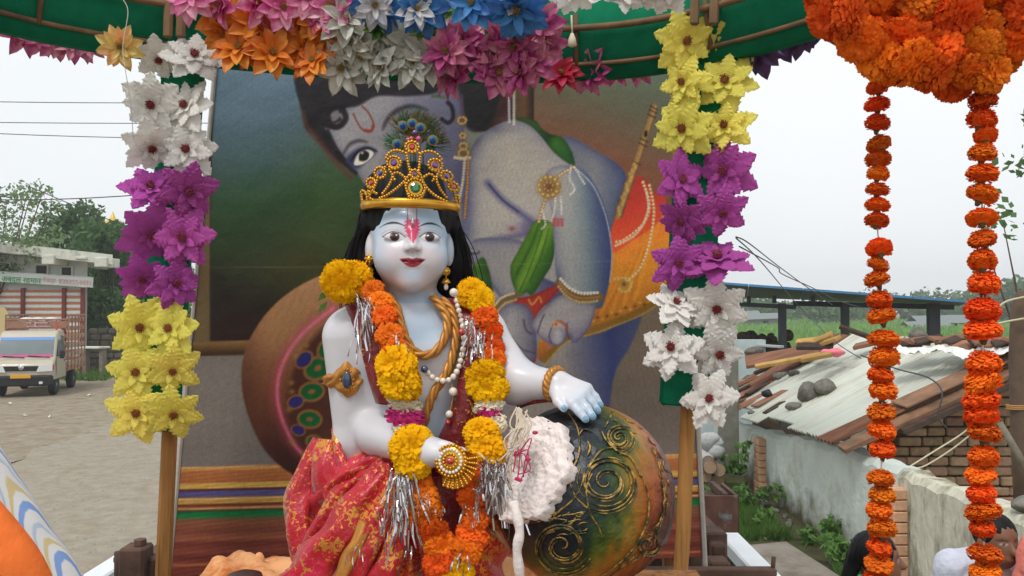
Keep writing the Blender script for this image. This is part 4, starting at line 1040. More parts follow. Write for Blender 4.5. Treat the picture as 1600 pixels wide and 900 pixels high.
for i in range(4, len(path), 9):
    MB().tube([ring_pt(i, .012, 3.112), ring_pt(i, .05, 3.235)], .006, 6).build('cross_lath', m_lath, ring, True)
for px in (262, 282, 1085, 1115):
    a, b = P(px, 60 if px < 500 else 40, 1.83), P(px+3, -40, 1.83); plank(a, b, .022, .012, m_lath, parent=ring, name='upright_lath', up=(0, -1, .1))
# string scraps from the ring at the left
m_thread = mat('white_thread', C(206, 200, 190), .8)
tag(MB().tube(spline([P(193, 0, 1.7), P(200, 20, 1.7), P(192, 72, 1.7), P(196, 110, 1.7), P(204, 160, 1.72), P(208, 214, 1.75)], 6), .0008, 5).build('thread', m_thread, smooth=True), 'thin white thread hanging from the canopy beside the white flowers', 'thread')
# ---- satin flowers along the ring
def satin(m, seed, **k):
    v, f = petal_flower(seed, [(8, 1.0, .25, .0, 1), (7, .82, .55, .05, 1), (5, .5, 1.0, .1, 1)], 0, .22, .27, .04, cup=.5)
    return mesh('flower', v, f, m)
def sat(name, r, g, b, col2): return mat(name, C(r, g, b), .45, spec=.4, var=.08, vscale=1.2, col2=C(*col2), c2pos=(.42, .62), transl=.25)
m_so = sat('orange_satin', 226, 122, 40, (236, 156, 60)); m_sw = sat('ivory_satin', 222, 220, 210, (196, 196, 184)); m_sk = sat('pink_satin', 190, 76, 140, (216, 140, 160))
m_spk = sat('bright_pink_satin', 222, 96, 158, (240, 180, 200)); m_sbl = sat('blue_satin', 70, 140, 200, (60, 110, 180)); m_shw = sat('shell_white_satin', 216, 212, 212, (186, 190, 200))
m_sdk = sat('dark_purple_satin', 74, 56, 96, (104, 70, 116)); m_slv = sat('leaf_satin', 84, 130, 60, (110, 150, 70)); m_sye = sat('pale_yellow_satin', 240, 216, 130, (246, 190, 130))
m_srd = sat('red_satin', 190, 44, 70, (200, 60, 90))
SAT = {k: [satin(m, s) for s in (1, 2)] for k, m in (('o', m_so), ('w', m_sw), ('k', m_sk), ('pk', m_spk), ('b', m_sbl), ('hw', m_shw), ('d', m_sdk), ('y', m_sye), ('r', m_srd), ('l', m_slv))}
mb = stamen(9, .12, 14, .2); CENT = mesh('flower_center', mb.v, mb.f, mat('olive_stamen', C(150, 120, 50), .7), True)
def bunch(label, flowers, d, rad, tilt=.45, kindname='flower_swag'):
    g = random.Random(len(label)); q = P(flowers[0][0], flowers[0][1], d)
    e = empty(kindname, q, label, 'flowers', 'satin flower swags on the canopy')
    for (px, py, key, *r) in flowers:
        put_flower(e, px, py, d+g.uniform(-.03, .03), (r[0] if r else rad)*g.uniform(.92, 1.1), key, g, tilt, g.choice(SAT[key]), CENT)
    return e
bunch('swag of orange satin flowers under the canopy ring', [(352, 48, 'o'), (392, 66, 'o'), (428, 50, 'o'), (425, 86, 'o'), (470, 36, 'o'), (478, 78, 'o'), (402, 38, 'o'), (510, 62, 'o'), (490, 96, 'o'), (345, 22, 'o'), (374, 78, 'o'), (446, 64, 'o'), (500, 30, 'o')], 1.80, 44)
bunch('row of bright pink satin flowers above the orange swag', [(350, 8, 'pk'), (400, 5, 'pk'), (440, 12, 'pk'), (480, -4, 'pk'), (520, 10, 'pk'), (300, -6, 'pk'), (505, 28, 'pk', 34)], 1.74, 44)
bunch('swag of ivory satin flowers hanging over the printed hair', [(540, 34, 'w'), (552, 62, 'w'), (600, 66, 'w'), (538, 104, 'w'), (598, 106, 'w'), (642, 62, 'w'), (645, 104, 'w'), (672, 88, 'w'), (620, 84, 'w'), (570, 86, 'w'), (664, 50, 'w')], 1.80, 45)
bunch('swag of mauve pink satin flowers beside the ivory swag', [(710, 116, 'k'), (772, 64, 'k'), (776, 116, 'k'), (832, 98, 'k'), (720, 64, 'k'), (842, 40, 'k'), (744, 88, 'k'), (806, 70, 'k'), (700, 84, 'k'), (815, 112, 'k'), (850, 70, 'k')], 1.80, 45)
hb = bunch('row of white and blue satin flowers above the ivory swag', [(590, 6, 'b', 52), (655, 12, 'b', 50), (738, 6, 'b', 50), (805, 10, 'b', 52), (586, 8, 'hw', 38), (650, 16, 'hw', 36), (738, 6, 'hw', 36), (800, 4, 'hw', 34)], 1.72, 44)
for (px, py, r_) in ((585, 42, 26), (662, 40, 26), (810, 34, 28), (690, 20, 26)):
    put_flower(hb, px, py, 1.76, r_, 'l', random.Random(px), .6, SAT['l'][0], False, 'leaf_whorl')
wd_ = empty('daisy_row', P(950, 0, 1.72), 'row of white serrated flowers above the bare canopy band', 'flowers')
g = random.Random(3)
for px in (895, 935, 972, 1012, 1045): put_flower(wd_, px, -14+g.uniform(-4, 6), 1.70, 40, 'w', g)
tag(MB().tube([P(893, 24, 1.7), P(894, 52, 1.7)], .0022, 5).lathe([(.003, 0), (.008, -.012), (.010, -.026), (.002, -.03)], 8, Matrix.Translation(P(894, 52, 1.7))).build('tassel', mat('cream_tassel', C(206, 196, 170), .9), smooth=True), 'small cream tassel hanging from the white daisy row', 'tassel')
bunch('fringe of pale mauve petals below the left canopy felt', [(-8, 40, 'k', 44), (28, 48, 'k', 40), (60, 55, 'k', 38), (92, 62, 'k', 38), (122, 66, 'k', 36), (142, 68, 'k', 30)], 1.93, 30, .5)['category'] = 'petals'
bunch('pale yellow flower hanging by the canopy thread', [(190, 72, 'y', 36)], 1.76, 34, .4)
bunch('fringe of red and pink flowers under the bare canopy band', [(876, 118, 'r', 34), (925, 112, 'k', 36), (1000, 98, 'k', 36), (965, 104, 'pk', 30)], 2.06, 36, .6)
bunch('fringe of dark purple petals outside the yellow flowers', [(1176, 74, 'd', 48), (1212, 54, 'd', 44), (1246, 45, 'd', 44), (1282, 34, 'd', 44), (1230, 54, 'd', 38)], 1.92, 38, .3)
# ================================================================ MARIGOLDS
def marigold(seed, flat=.75, n=210, side=False):
    g = np.random.default_rng(seed); V = []; fs = []
    for i in range(n):
        zc = 1-(i+.5)/n*(1.72 if side else 1.6); a = i*2.39996+g.uniform(-.3, .3)
        rr = math.sqrt(max(0, 1-zc*zc)); nv = np.array([rr*math.cos(a), rr*math.sin(a), zc])
        out = np.array([math.cos(a), math.sin(a), -.35*(1 if zc < .2 else 0)]); tn = np.cross(nv, out); ln = np.linalg.norm(tn)
        tn = tn/ln if ln > 1e-3 else np.array([-math.sin(a), math.cos(a), 0.])
        tn = np.array([-math.sin(a), math.cos(a), g.uniform(-.4, .4)]); tn /= np.linalg.norm(tn)
        out = np.cross(tn, nv); out *= -1 if out@np.array([math.cos(a), math.sin(a), 0]) < 0 else 1
        R_ = g.uniform(.88, 1.08); wd = g.uniform(.10, .16); b = len(V); ph = g.uniform(0, 6)
        for r, (rad, o, ww) in enumerate(((.45, 0, .4), (.8, .03, .9), (.95, .08, 1.15), (.99, .2, .9))):
            for c in range(4):
                s = c/3*2-1; p = nv*rad*R_+out*o+tn*s*wd*ww+nv*(.045*math.sin(ph+s*4+r)*(r > 1))
                V.append((p[0], p[1], p[2]*flat))
        fs += [(b+r*4+c, b+r*4+c+1, b+r*4+5+c, b+r*4+4+c) for r in range(3) for c in range(3)]
    mi = [0]*len(fs)
    mb = MB(); mb.v = V; mb.f = fs; mb.m = mi
    mb.ball((0, 0, 0), (.72, .72, .72*flat), 12, 8)
    if side: mb.lathe([(.02, -1.15*flat), (.13, -1.1*flat), (.2, -.85*flat), (.3, -.6*flat)], 8, mi=1)
    return mb
m_mo = mat('orange_marigold', C(250, 122, 34), .8, spec=.15, var=.18, vscale=3, objvar=.15, hue=.014, transl=.25)
m_my = mat('yellow_marigold', C(248, 190, 8), .8, spec=.15, var=.10, vscale=3, objvar=.06, hue=.006, transl=.25)
m_mcal = mat('marigold_calyx', C(88, 84, 52), .9)
MAR = {}
for key, m in (('o', m_mo), ('y', m_my)):
    MAR[key] = []
    for s in range(3):
        mb = marigold(s+1, .8, 260); MAR[key].append(mesh('marigold', mb.v, mb.f, [m, m_mcal], True, mi=mb.m))
MARS = []
for s in range(4):
    mb = marigold(s+21, (.84, .9, .78, .86)[s], 330, True); MARS.append(mesh('marigold', mb.v, mb.f, [m_mo, m_mcal], True, mi=mb.m))
def string(pts, d, label):
    g = random.Random(len(pts)); q = P(pts[-1][0], pts[-1][1], d)
    e = empty('marigold_string', q, label, 'garland', 'hanging marigold strings')
    for i, (px, py, wpx) in enumerate(pts):
        r = wpx/2*d/F*.9
        link('marigold', MARS[i % 4], e, mw=Matrix.Translation(P(px, py, d)) @ Euler((g.gauss(0, .22), g.gauss(0, .18), g.uniform(0, 6))).to_matrix().to_4x4() @ Matrix.Diagonal((r*g.uniform(.92, 1.08), r*g.uniform(.92, 1.08), r*g.uniform(.85, 1.12), 1)))
    MB().tube([P(px, py, d) for px, py, _ in [(pts[0][0], pts[0][1]-260, 0)]+pts], .0012, 5).build('thread', m_thread, e, True)
ys = [137, 164, 193, 226, 249, 272, 297, 321, 345, 388, 414, 437, 469, 494, 531, 560, 587, 611, 645, 673, 703, 748, 775, 797, 826, 856, 882, 906]
xs = [1371, 1370, 1371, 1373, 1372, 1372, 1371, 1371, 1370, 1374, 1372, 1370, 1374, 1377, 1381, 1382, 1376, 1380, 1377, 1378, 1379, 1376, 1378, 1374, 1378, 1374, 1373, 1370]
ws_ = [38, 40, 40, 40, 41, 38, 37, 38, 40, 42, 36, 42, 40, 43, 50, 50, 40, 44, 44, 44, 42, 44, 44, 43, 46, 42, 44, 44]
string(list(zip(xs, ys, ws_)), 1.2, 'string of orange marigolds hanging before the tin roof, farther from the wooden pole')
ys = [157, 187, 212, 240, 272, 304, 341, 374, 408, 444, 486, 517, 569, 598, 626, 650, 677, 715, 742, 772, 800, 826, 867, 895]
xs = [1536, 1534, 1540, 1535, 1535, 1535, 1534, 1535, 1535, 1538, 1535, 1535, 1537, 1536, 1533, 1533, 1538, 1537, 1532, 1534, 1536, 1535, 1539, 1539]
ws_ = [48, 46, 40, 44, 50, 50, 46, 46, 47, 52, 57, 56, 56, 60, 60, 56, 52, 52, 46, 46, 54, 42, 52, 52]
string(list(zip(xs, ys, ws_)), 1.12, 'string of larger orange marigolds hanging beside the wooden pole')
# thick bunched garland at the upper right
g = random.Random(77); e = empty('marigold_bunch', P(1440, 80, 1.15), 'thick bunch of orange marigolds above the two hanging strings', 'garland')
poly = [(1262, -30), (1290, 30), (1310, 70), (1355, 88), (1365, 118), (1410, 128), (1470, 145), (1508, 155), (1545, 140), (1552, 118), (1590, 108), (1640, 90), (1640, -40)]
def inpoly(x, y, P_):
    c = False
    for i in range(len(P_)):
        (x1, y1), (x2, y2) = P_[i-1], P_[i]
        if (y1 > y) != (y2 > y) and x < (x2-x1)*(y-y1)/(y2-y1)+x1: c = not c
    return c
pts = []
for it in range(6000):
    x, y = g.uniform(1255, 1640), g.uniform(-30, 150)
    if inpoly(x, y+22, poly) and inpoly(x-16, y, poly+[]) | inpoly(x+16, y, poly) and all((x-a)**2+(y-b)**2 > 25**2 for a, b in pts): pts.append((x, y))
for (x, y) in pts:
    r = g.uniform(30, 38)*1.13/F; p = P(x, y, 1.13+g.uniform(-.05, .04))
    link('marigold', g.choice(MAR['o']), e, mw=Matrix.Translation(p) @ face_dir(Vector((0, 0, CZ))-p+Vector((g.gauss(0, .8), 0, g.gauss(-.3, .7)))) @ Matrix.Rotation(g.uniform(0, 6), 4, 'Z') @ Matrix.Scale(r, 4))
for px in (1330, 1470, 1600):   # cords that tie the bunch to the canopy ring
    a = P(px, 20, 1.14); b = Vector((min(a.x, .80), 1.10, 3.10)); MB().tube([a, a.lerp(b, .5), b], .004, 6).build('hanging_cord', m_thread, e, True)
# ================================================================ PRINTED BACKDROP (flat print on a leaning board)
PBL, PBR, PTL, PTR = Vector((-.887, 2.10, 1.80)), Vector((.532, 2.26, 1.80)), Vector((-.887, 2.41, 3.30)), Vector((.532, 2.57, 3.30))
NU, NV = 460, 430
uu, vv = np.meshgrid(np.linspace(0, 1, NU), np.linspace(0, 1, NV), indexing='ij')
def bil(a, b, c, d):
    return (np.array(a)[None, None]*((1-uu)*(1-vv))[..., None]+np.array(b)[None, None]*(uu*(1-vv))[..., None]+np.array(c)[None, None]*((1-uu)*vv)[..., None]+np.array(d)[None, None]*(uu*vv)[..., None])
PV = bil(PBL, PBR, PTL, PTR).reshape(-1, 3)
# print coordinates: where each spot of the print falls on the design sheet (in photo pixels)
yy_, zz_ = PV[:, 1], PV[:, 2]-CZ
fw = yy_*math.cos(PITCH)+zz_*math.sin(PITCH); upv = -yy_*math.sin(PITCH)+zz_*math.cos(PITCH)
GX = 800+F*PV[:, 0]/fw; GYp = 450-F*upv/fw
IMG = np.zeros((len(PV), 3)); IMG[:] = np.array([112, 106, 102])/255
def c255(c): return np.array(c, float)/255
def sdpoly(x, y, pts):
    d = np.full(x.shape, 1e9); ins = np.zeros(x.shape, bool); n = len(pts)
    for i in range(n):
        ax, ay = pts[i-1]; bx_, by = pts[i]
        ex, ey = bx_-ax, by-ay; L2 = ex*ex+ey*ey+1e-9
        t = np.clip(((x-ax)*ex+(y-ay)*ey)/L2, 0, 1); d = np.minimum(d, (x-ax-t*ex)**2+(y-ay-t*ey)**2)
        c = (ay > y) != (by > y)
        with np.errstate(divide='ignore', invalid='ignore'): c &= x < ex*(y-ay)/(ey if abs(ey) > 1e-9 else 1e-9)+ax
        ins ^= c
    d = np.sqrt(d); return np.where(ins, -d, d)
def box_sel(pts, pad):
    p = np.array(pts); return np.where((GX > p[:, 0].min()-pad) & (GX < p[:, 0].max()+pad) & (GYp > p[:, 1].min()-pad) & (GYp < p[:, 1].max()+pad))[0]
def blend(ids, col, a):
    IMG[ids] = IMG[ids]*(1-a[:, None])+(col if getattr(col, 'ndim', 1) == 2 else c255(col)[None])*a[:, None]
def fill(pts, col, soft=2.5, sm=True, alpha=1., clip=None, edge=None):
    pp = [tuple(p) for p in (spline(pts, 6, True) if sm else pts)]
    ids = box_sel(pp, soft*2+2); x, y = GX[ids], GYp[ids]; sdv = sdpoly(x, y, pp)
    a = np.clip(.5-sdv/soft, 0, 1)*alpha
    if clip is not None: a = a*clip[ids]
    c = col(x, y, sdv) if callable(col) else col
    blend(ids, c, a)
    M = np.zeros(len(GX)); M[ids] = a
    if edge:   # darker rim inside the shape as airbrushed in the print
        ecol, wd, al = edge; e = np.exp(-np.clip(-sdv, 0, None)/wd)*(a > 0)*a*al; blend(ids, ecol, e)
    return M
def stroke(pts, w, col, soft=1.6, alpha=1., sm=True, clip=None, taper=False):
    pp = [tuple(p) for p in (spline(pts, 6) if sm else pts)]; ids = box_sel(pp, w+soft+2); x, y = GX[ids], GYp[ids]
    best = np.full(x.shape, 1e9); n = len(pp)-1
    for i in range(n):
        ax, ay = pp[i]; bx_, by = pp[i+1]; ex, ey = bx_-ax, by-ay; t = np.clip(((x-ax)*ex+(y-ay)*ey)/(ex*ex+ey*ey+1e-9), 0, 1)
        wl = w/2*(1 if not taper else math.sin(math.pi*(i+.5)/n)**.6)
        best = np.minimum(best, np.sqrt((x-ax-t*ex)**2+(y-ay-t*ey)**2)-wl)
    a = np.clip(.5-best/soft, 0, 1)*alpha
    if clip is not None: a = a*clip[ids]
    blend(ids, col, a)
def blob(cx, cy, rx, ry, col, alpha=1., clip=None, ang=0):
    dx, dy = GX-cx, GYp-cy; c, s = math.cos(ang), math.sin(ang); u, v = (dx*c+dy*s)/rx, (-dx*s+dy*c)/ry
    a = np.exp(-(u*u+v*v))*alpha
    if clip is not None: a = a*clip
    ids = np.where(a > .004)[0]; blend(ids, col, a[ids])
def lerp_stops(t, stops):
    ts = [s[0] for s in stops]; return np.stack([np.interp(t, ts, [s[1][k]/255 for s in stops]) for k in range(3)], -1)
def dots(pts, r, col, step, alpha=1., col2=None):
    pp = np.array(spline(pts, 10)); L = np.concatenate([[0], np.cumsum(np.linalg.norm(np.diff(pp, axis=0), axis=1))])
    for s in np.arange(0, L[-1], step):
        x, y = np.interp(s, L, pp[:, 0]), np.interp(s, L, pp[:, 1])
        ids = np.where((abs(GX-x) < r*2.5) & (abs(GYp-y) < r*2.5))[0]
        q = np.hypot(GX[ids]-x, GYp[ids]-y); blend(ids, col, np.clip((r-q)/1.2+.5, 0, 1)*alpha)
        if col2: blend(ids, col2, np.clip((r*.45-np.hypot(GX[ids]-x+r*.25, GYp[ids]-y+r*.25))/1.2+.5, 0, 1)*alpha)
# room wall
IMG[:] = lerp_stops(GYp, [(60, (100, 112, 112)), (400, (110, 104, 96)), (560, (116, 112, 110)), (730, (112, 108, 106))])
# right hand wall: greenish at the top, rust brown lower, grey by the knee
rm = np.clip((GX-815)/12, 0, 1)*(GYp < 600)
ids = np.where(rm > 0)[0]
tcol = lerp_stops(GYp[ids]+(930-GX[ids])*.35, [(60, (84, 100, 88)), (150, (92, 92, 78)), (240, (112, 78, 62)), (330, (128, 76, 56)), (420, (120, 74, 54)), (520, (108, 88, 76)), (620, (104, 96, 90))])
blend(ids, tcol, rm[ids])
fill([(940, 500), (1110, 440), (1110, 735), (930, 735)], lambda x, y, s: lerp_stops(y, [(450, (118, 104, 92)), (600, (98, 90, 84)), (735, (116, 108, 106))]), 10, False)
# left panel (window) and its frame
fill([(262, 60), (338, 60), (322, 545), (262, 560)], (104, 92, 74), 3, False)
fill([(322, 50), (700, 50), (700, 532), (328, 534)], lambda x, y, s: lerp_stops(y+(x-330)*.10, [(60, (92, 116, 132)), (180, (84, 104, 124)), (260, (66, 88, 92)), (320, (44, 72, 48)), (400, (42, 58, 30)), (470, (44, 44, 26)), (545, (56, 32, 26))]), 3, False)
blob(520, 330, 60, 120, (64, 84, 44), .6); blob(350, 480, 60, 60, (40, 22, 22), .5); blob(470, 420, 70, 60, (70, 66, 36), .6)
fill([(300, 535), (430, 530), (430, 553), (296, 557)], lambda x, y, s: lerp_stops(y, [(530, (128, 104, 66)), (538, (112, 88, 56)), (552, (66, 48, 30)), (556, (60, 46, 34))]), 2, False)
fill([(318, 60), (328, 60), (328, 535), (306, 535)], (98, 84, 60), 2, False)
stroke([(330, 70), (329, 530)], 3, (52, 46, 34), 3, .8)
# wooden upright and dark panel behind the shoulder
fill([(752, 60), (806, 60), (806, 205), (740, 205)], (54, 30, 28), 4, False)
fill([(806, 60), (834, 60), (834, 205), (806, 205)], lambda x, y, s: lerp_stops(x, [(806, (84, 62, 40)), (820, (92, 68, 44)), (834, (40, 26, 20))]), 2, False)
# striped floor
tilt = (GX-275)/818*-21.
ys_ = GYp-tilt
fl = lerp_stops(ys_, [(729, (112, 106, 102)), (731, (186, 150, 96)), (735, (176, 128, 82)), (738, (156, 104, 66)), (755, (150, 96, 62)), (757, (178, 148, 84)), (764, (182, 152, 86)), (766, (86, 38, 40)), (768, (84, 48, 70)), (770, (84, 84, 134)), (776, (88, 80, 126)), (778, (90, 70, 80)), (780, (196, 166, 118)), (783, (170, 136, 78)), (788, (170, 136, 78)), (790, (96, 40, 30)), (793, (110, 60, 40)), (795, (196, 162, 112)), (797, (150, 110, 80)), (799, (70, 40, 30)), (801, (22, 104, 62)), (809, (30, 110, 66)), (812, (110, 84, 58)), (820, (126, 80, 62)), (832, (112, 66, 54)), (843, (134, 86, 66)), (850, (104, 54, 48)), (864, (122, 70, 58)), (872, (98, 50, 44)), (881, (118, 66, 54)), (883, (164, 110, 76)), (886, (112, 60, 50)), (905, (106, 58, 50))])
ids = np.where(ys_ > 729.5)[0]; IMG[ids] = fl[ids]*(1+.06*np.sin(GYp[ids]*1.9+np.sin(GX[ids]*.01)*4)[:, None])
# big printed pot
potm = fill([(545, 420), (480, 440), (425, 480), (388, 535), (377, 590), (388, 650), (415, 705), (455, 740), (500, 755), (640, 740), (700, 600), (640, 430)],
     lambda x, y, s: lerp_stops(y+(x-450)*.35-s*-.1, [(430, (156, 124, 94)), (500, (146, 108, 78)), (580, (118, 80, 58)), (660, (90, 56, 44)), (740, (56, 32, 30))]), 3)
blob(380, 600, 26, 110, (70, 44, 36), .6, potm); blob(450, 500, 50, 36, (160, 128, 94), .6, potm, -.8)
stroke([(520, 480), (470, 520), (440, 565), (430, 610), (438, 655), (462, 700), (500, 728)], 16, (176, 74, 108), 14, .38, clip=potm)
stroke([(520, 482), (472, 522), (443, 566), (433, 610), (441, 655), (464, 700), (500, 728)], 5, (206, 116, 148), 5, .8, clip=potm)
inner = fill([(530, 500), (480, 540), (455, 590), (450, 640), (470, 690), (520, 720), (620, 700), (620, 520)], (78, 48, 36), 10, clip=potm)
for (x, y, r, a, k) in ((497, 575, 22, -.5, 'g'), (475, 562, 15, -.8, 'b'), (487, 612, 19, -.2, 'g'), (462, 628, 13, -.4, 'b'), (484, 655, 18, .1, 'g'), (466, 672, 11, .3, 'b'), (492, 692, 14, .5, 'g'), (482, 712, 10, .7, 'b'), (512, 545, 18, -.9, 'g')):
    c, s = math.cos(a), math.sin(a)
    def E(rx, ry, n=14): return [(x+rx*math.cos(t)*c-ry*math.sin(t)*s, y+rx*math.cos(t)*s+ry*math.sin(t)*c) for t in np.linspace(0, 2*math.pi, n, endpoint=False)]
    fill(E(r*1.12, r*.86), (132, 96, 58), 3, clip=potm); fill(E(r*.9, r*.64), (20, 92, 50) if k == 'g' else (52, 46, 112), 2, clip=potm)
    if k == 'g': fill(E(r*.3, r*.2), (132, 96, 58), 3, clip=potm)
for (x, y) in ((478, 540), (462, 556), (455, 598), (456, 612), (452, 640), (456, 690), (468, 545)): blob(x, y, 5, 4, (142, 106, 66), .9, potm)
# ---- the child: skin tones are blue grey
SK = (132, 132, 142); SKL = (152, 150, 152); SKD = (70, 76, 116); SKM = (104, 108, 132)
rim = ((62, 66, 110), 9, .75)
# hair mass
fill([(470, 100), (475, 190), (492, 215), (520, 245), (550, 262), (560, 230), (600, 150), (640, 100), (560, 80)], (30, 20, 26), 5)
stroke([(480, 120), (476, 170), (482, 200), (500, 222), (522, 250), (548, 276)], 9, (92, 56, 46), 8, .7)
# face
face = fill([(508, 198), (530, 178), (560, 150), (590, 120), (700, 110), (725, 200), (715, 300), (640, 340), (580, 300), (557, 268), (528, 232)], lambda x, y, s: lerp_stops(x+(y-200)*.2, [(500, (140, 142, 152)), (600, (136, 134, 142)), (680, (100, 100, 122)), (730, (84, 84, 112))]), 3, edge=((70, 72, 96), 7, .5))
blob(660, 200, 60, 60, (92, 94, 118), .5, face)
# hair locks over the forehead
fill([(475, 100), (700, 100), (690, 140), (640, 150), (590, 150), (560, 165), (535, 170), (520, 185), (500, 200), (482, 190)], (28, 20, 28), 5)
stroke([(520, 165), (535, 172), (540, 186), (528, 198), (512, 196)], 9, (26, 18, 24), 4)
stroke([(505, 170), (515, 190), (530, 186)], 7, (30, 22, 28), 4)
fill([(517, 178), (528, 172), (530, 184), (520, 190)], (110, 108, 114), 4)
stroke([(512, 205), (526, 234), (545, 260), (556, 270)], 6, (28, 20, 30), 4, .9)
# forehead mark
stroke([(552, 178), (564, 200), (577, 206), (584, 196), (577, 178), (566, 166)], 2.6, (112, 56, 44), 2); stroke([(570, 203), (580, 204), (583, 196)], 4.5, (128, 50, 40), 3, .8)
# eyebrows, eye
stroke([(537, 240), (546, 226), (560, 220), (574, 222)], 5, (52, 46, 56), 5, .85, taper=True)
stroke([(598, 202), (606, 186), (622, 172), (645, 166), (668, 172)], 7, (40, 36, 48), 6, .9, taper=True)
fill([(540, 252), (552, 236), (572, 228), (588, 236), (572, 254), (556, 264)], (60, 62, 92), 6)
fill([(553, 256), (560, 240), (574, 234), (584, 240), (574, 252), (562, 258)], (196, 194, 192), 2)
fill([(561, 250), (562, 240), (570, 235), (577, 240), (574, 249), (567, 252)], (28, 20, 20), 2); blob(566, 239, 1.8, 1.8, (220, 220, 220), .9)
stroke([(548, 252), (558, 238), (574, 231), (590, 237)], 3.6, (22, 18, 28), 2, 1, taper=True)
# ear side, dark curl, hair behind the neck
fill([(715, 110), (780, 120), (778, 160), (765, 195), (745, 205), (728, 196), (722, 160)], (20, 14, 20), 8)
stroke([(690, 186), (700, 192), (708, 184), (706, 168), (700, 160)], 6, (30, 22, 34), 3)
# far leg/back behind the shoulder
fill([(880, 215), (930, 235), (976, 270), (972, 320), (955, 365), (930, 340), (890, 280)], lambda x, y, s: lerp_stops(x, [(880, (104, 108, 122)), (930, (116, 118, 128)), (978, (72, 82, 112))]), 3, edge=((56, 64, 104), 8, .7))
# torso
torso = fill([(728, 560), (718, 470), (722, 380), (722, 300), (735, 235), (760, 205), (800, 188), (830, 196), (862, 225), (905, 262), (930, 300), (900, 420), (880, 480), (830, 520)],
     lambda x, y, s: lerp_stops(x*.5+y*.5, [(440, (96, 98, 122)), (490, (146, 144, 146)), (560, (152, 150, 150)), (640, (150, 148, 150))]), 3, edge=((70, 74, 114), 10, .6))
blob(726, 300, 16, 90, (64, 68, 108), .75, torso); blob(800, 260, 60, 50, (160, 156, 152), .6, torso); blob(735, 215, 18, 20, (44, 44, 66), .6, torso)
blob(778, 200, 26, 10, (74, 76, 100), .5, torso)
# chest folds
stroke([(762, 286), (785, 312), (812, 332), (838, 352)], 9, (66, 66, 112), 10, .75, clip=torso); stroke([(764, 288), (785, 312), (810, 331)], 2.5, (44, 40, 82), 3, .8, clip=torso)
stroke([(838, 352), (826, 364), (800, 370), (775, 374), (745, 382)], 8, (70, 68, 116), 9, .6, clip=torso)
blob(825, 355, 16, 12, (78, 68, 118), .6, torso); blob(800, 357, 4.5, 3.5, (120, 62, 66), .85, torso); blob(800, 357, 8, 6, (130, 100, 112), .4, torso)
# belly and navel line, waist bangle at far left
bel = fill([(735, 380), (770, 372), (820, 380), (845, 430), (880, 450), (860, 480), (800, 480), (770, 450), (745, 420)], lambda x, y, s: lerp_stops(x+y*.3, [(850, (140, 140, 148)), (930, (146, 144, 148)), (990, (88, 90, 122))]), 4, edge=((60, 62, 104), 7, .7))
fill([(722, 380), (742, 384), (750, 430), (730, 440), (718, 430)], (120, 122, 138), 4); stroke([(722, 392), (735, 396), (748, 394)], 5, (70, 66, 84), 3, .8); stroke([(724, 391), (746, 393)], 1.6, (170, 166, 160), 2)
fill([(728, 440), (740, 415), (754, 402), (762, 415), (768, 440), (768, 470), (735, 470)], lambda x, y, s: lerp_stops(x+np.sin(y*.3)*2, [(728, (52, 82, 36)), (742, (86, 120, 44)), (752, (60, 96, 40)), (768, (44, 74, 34))]), 3)
# green scarf over the shoulder and hanging
fill([(798, 184), (815, 183), (838, 190), (845, 200), (860, 210), (878, 215), (892, 235), (898, 258), (886, 254), (864, 236), (845, 212), (825, 194)], lambda x, y, s: lerp_stops(x+y*.6, [(905, (64, 82, 30)), (960, (52, 88, 36)), (985, (30, 66, 30)), (1000, (56, 104, 36)), (1040, (34, 84, 38))]), 3, edge=((26, 44, 24), 4, .6))
sc_ = fill([(838, 344), (864, 350), (868, 378), (862, 412), (848, 436), (832, 460), (822, 456), (812, 464), (800, 440), (798, 416), (810, 392), (824, 366)], lambda x, y, s: lerp_stops(x+(y-400)*.5, [(780, (70, 108, 40)), (805, (104, 142, 52)), (822, (72, 112, 40)), (836, (112, 148, 58)), (852, (66, 108, 40)), (880, (40, 78, 34))]), 2.5, edge=((36, 56, 26), 4, .6))
for a, b in (((850, 350), (812, 455)), ((858, 356), (828, 440)), ((842, 350), (806, 430))): stroke([a, ((a[0]+b[0])/2+3, (a[1]+b[1])/2), b], 2, (42, 66, 28), 3, .6, clip=sc_)
# lower body, legs, dhoti
leg = fill([(845, 545), (880, 530), (940, 520), (1000, 490), (985, 540), (962, 580), (952, 640), (950, 735), (800, 735), (795, 600)], lambda x, y, s: lerp_stops(x-(y-600)*.1, [(800, (126, 120, 118)), (880, (128, 124, 124)), (920, (90, 92, 114)), (960, (54, 62, 104)), (1000, (70, 76, 108))]), 4)
fill([(750, 480), (850, 470), (860, 560), (840, 620), (780, 640), (740, 600)], (118, 118, 128), 6)
dh = fill([(925, 380), (960, 360), (1000, 330), (1040, 320), (1060, 420), (1030, 470), (1000, 492), (940, 515), (880, 535), (855, 565), (840, 556), (850, 520), (900, 480)],
     lambda x, y, s: lerp_stops((x-850)*.3+(y-300)*.9+7*np.sin(x*.06+y*.02), [(40, (186, 84, 48)), (90, (196, 110, 46)), (140, (190, 128, 44)), (190, (176, 118, 44)), (230, (128, 84, 36)), (260, (104, 70, 34))]), 3)
for i in range(9):
    stroke([(920+i*9, 500-i*4), (950+i*8, 455-i*8), (985+i*6, 400-i*8)], 4, (160, 92, 36) if i % 2 else (212, 150, 60), 6, .4, clip=dh)
stroke([(1040, 462), (1000, 486), (940, 510), (885, 528), (852, 562)], 9, (116, 92, 36), 4, .85)
for i in range(26): blob(1036-i*7.3, 463+i*2.55+3*math.sin(i*2.1), 2.6, 2, (186, 158, 78) if i % 2 else (74, 54, 26), .8)
stroke([(1036, 470), (1000, 493), (940, 517), (885, 536), (850, 572)], 2.2, (150, 130, 70), 2, .9)
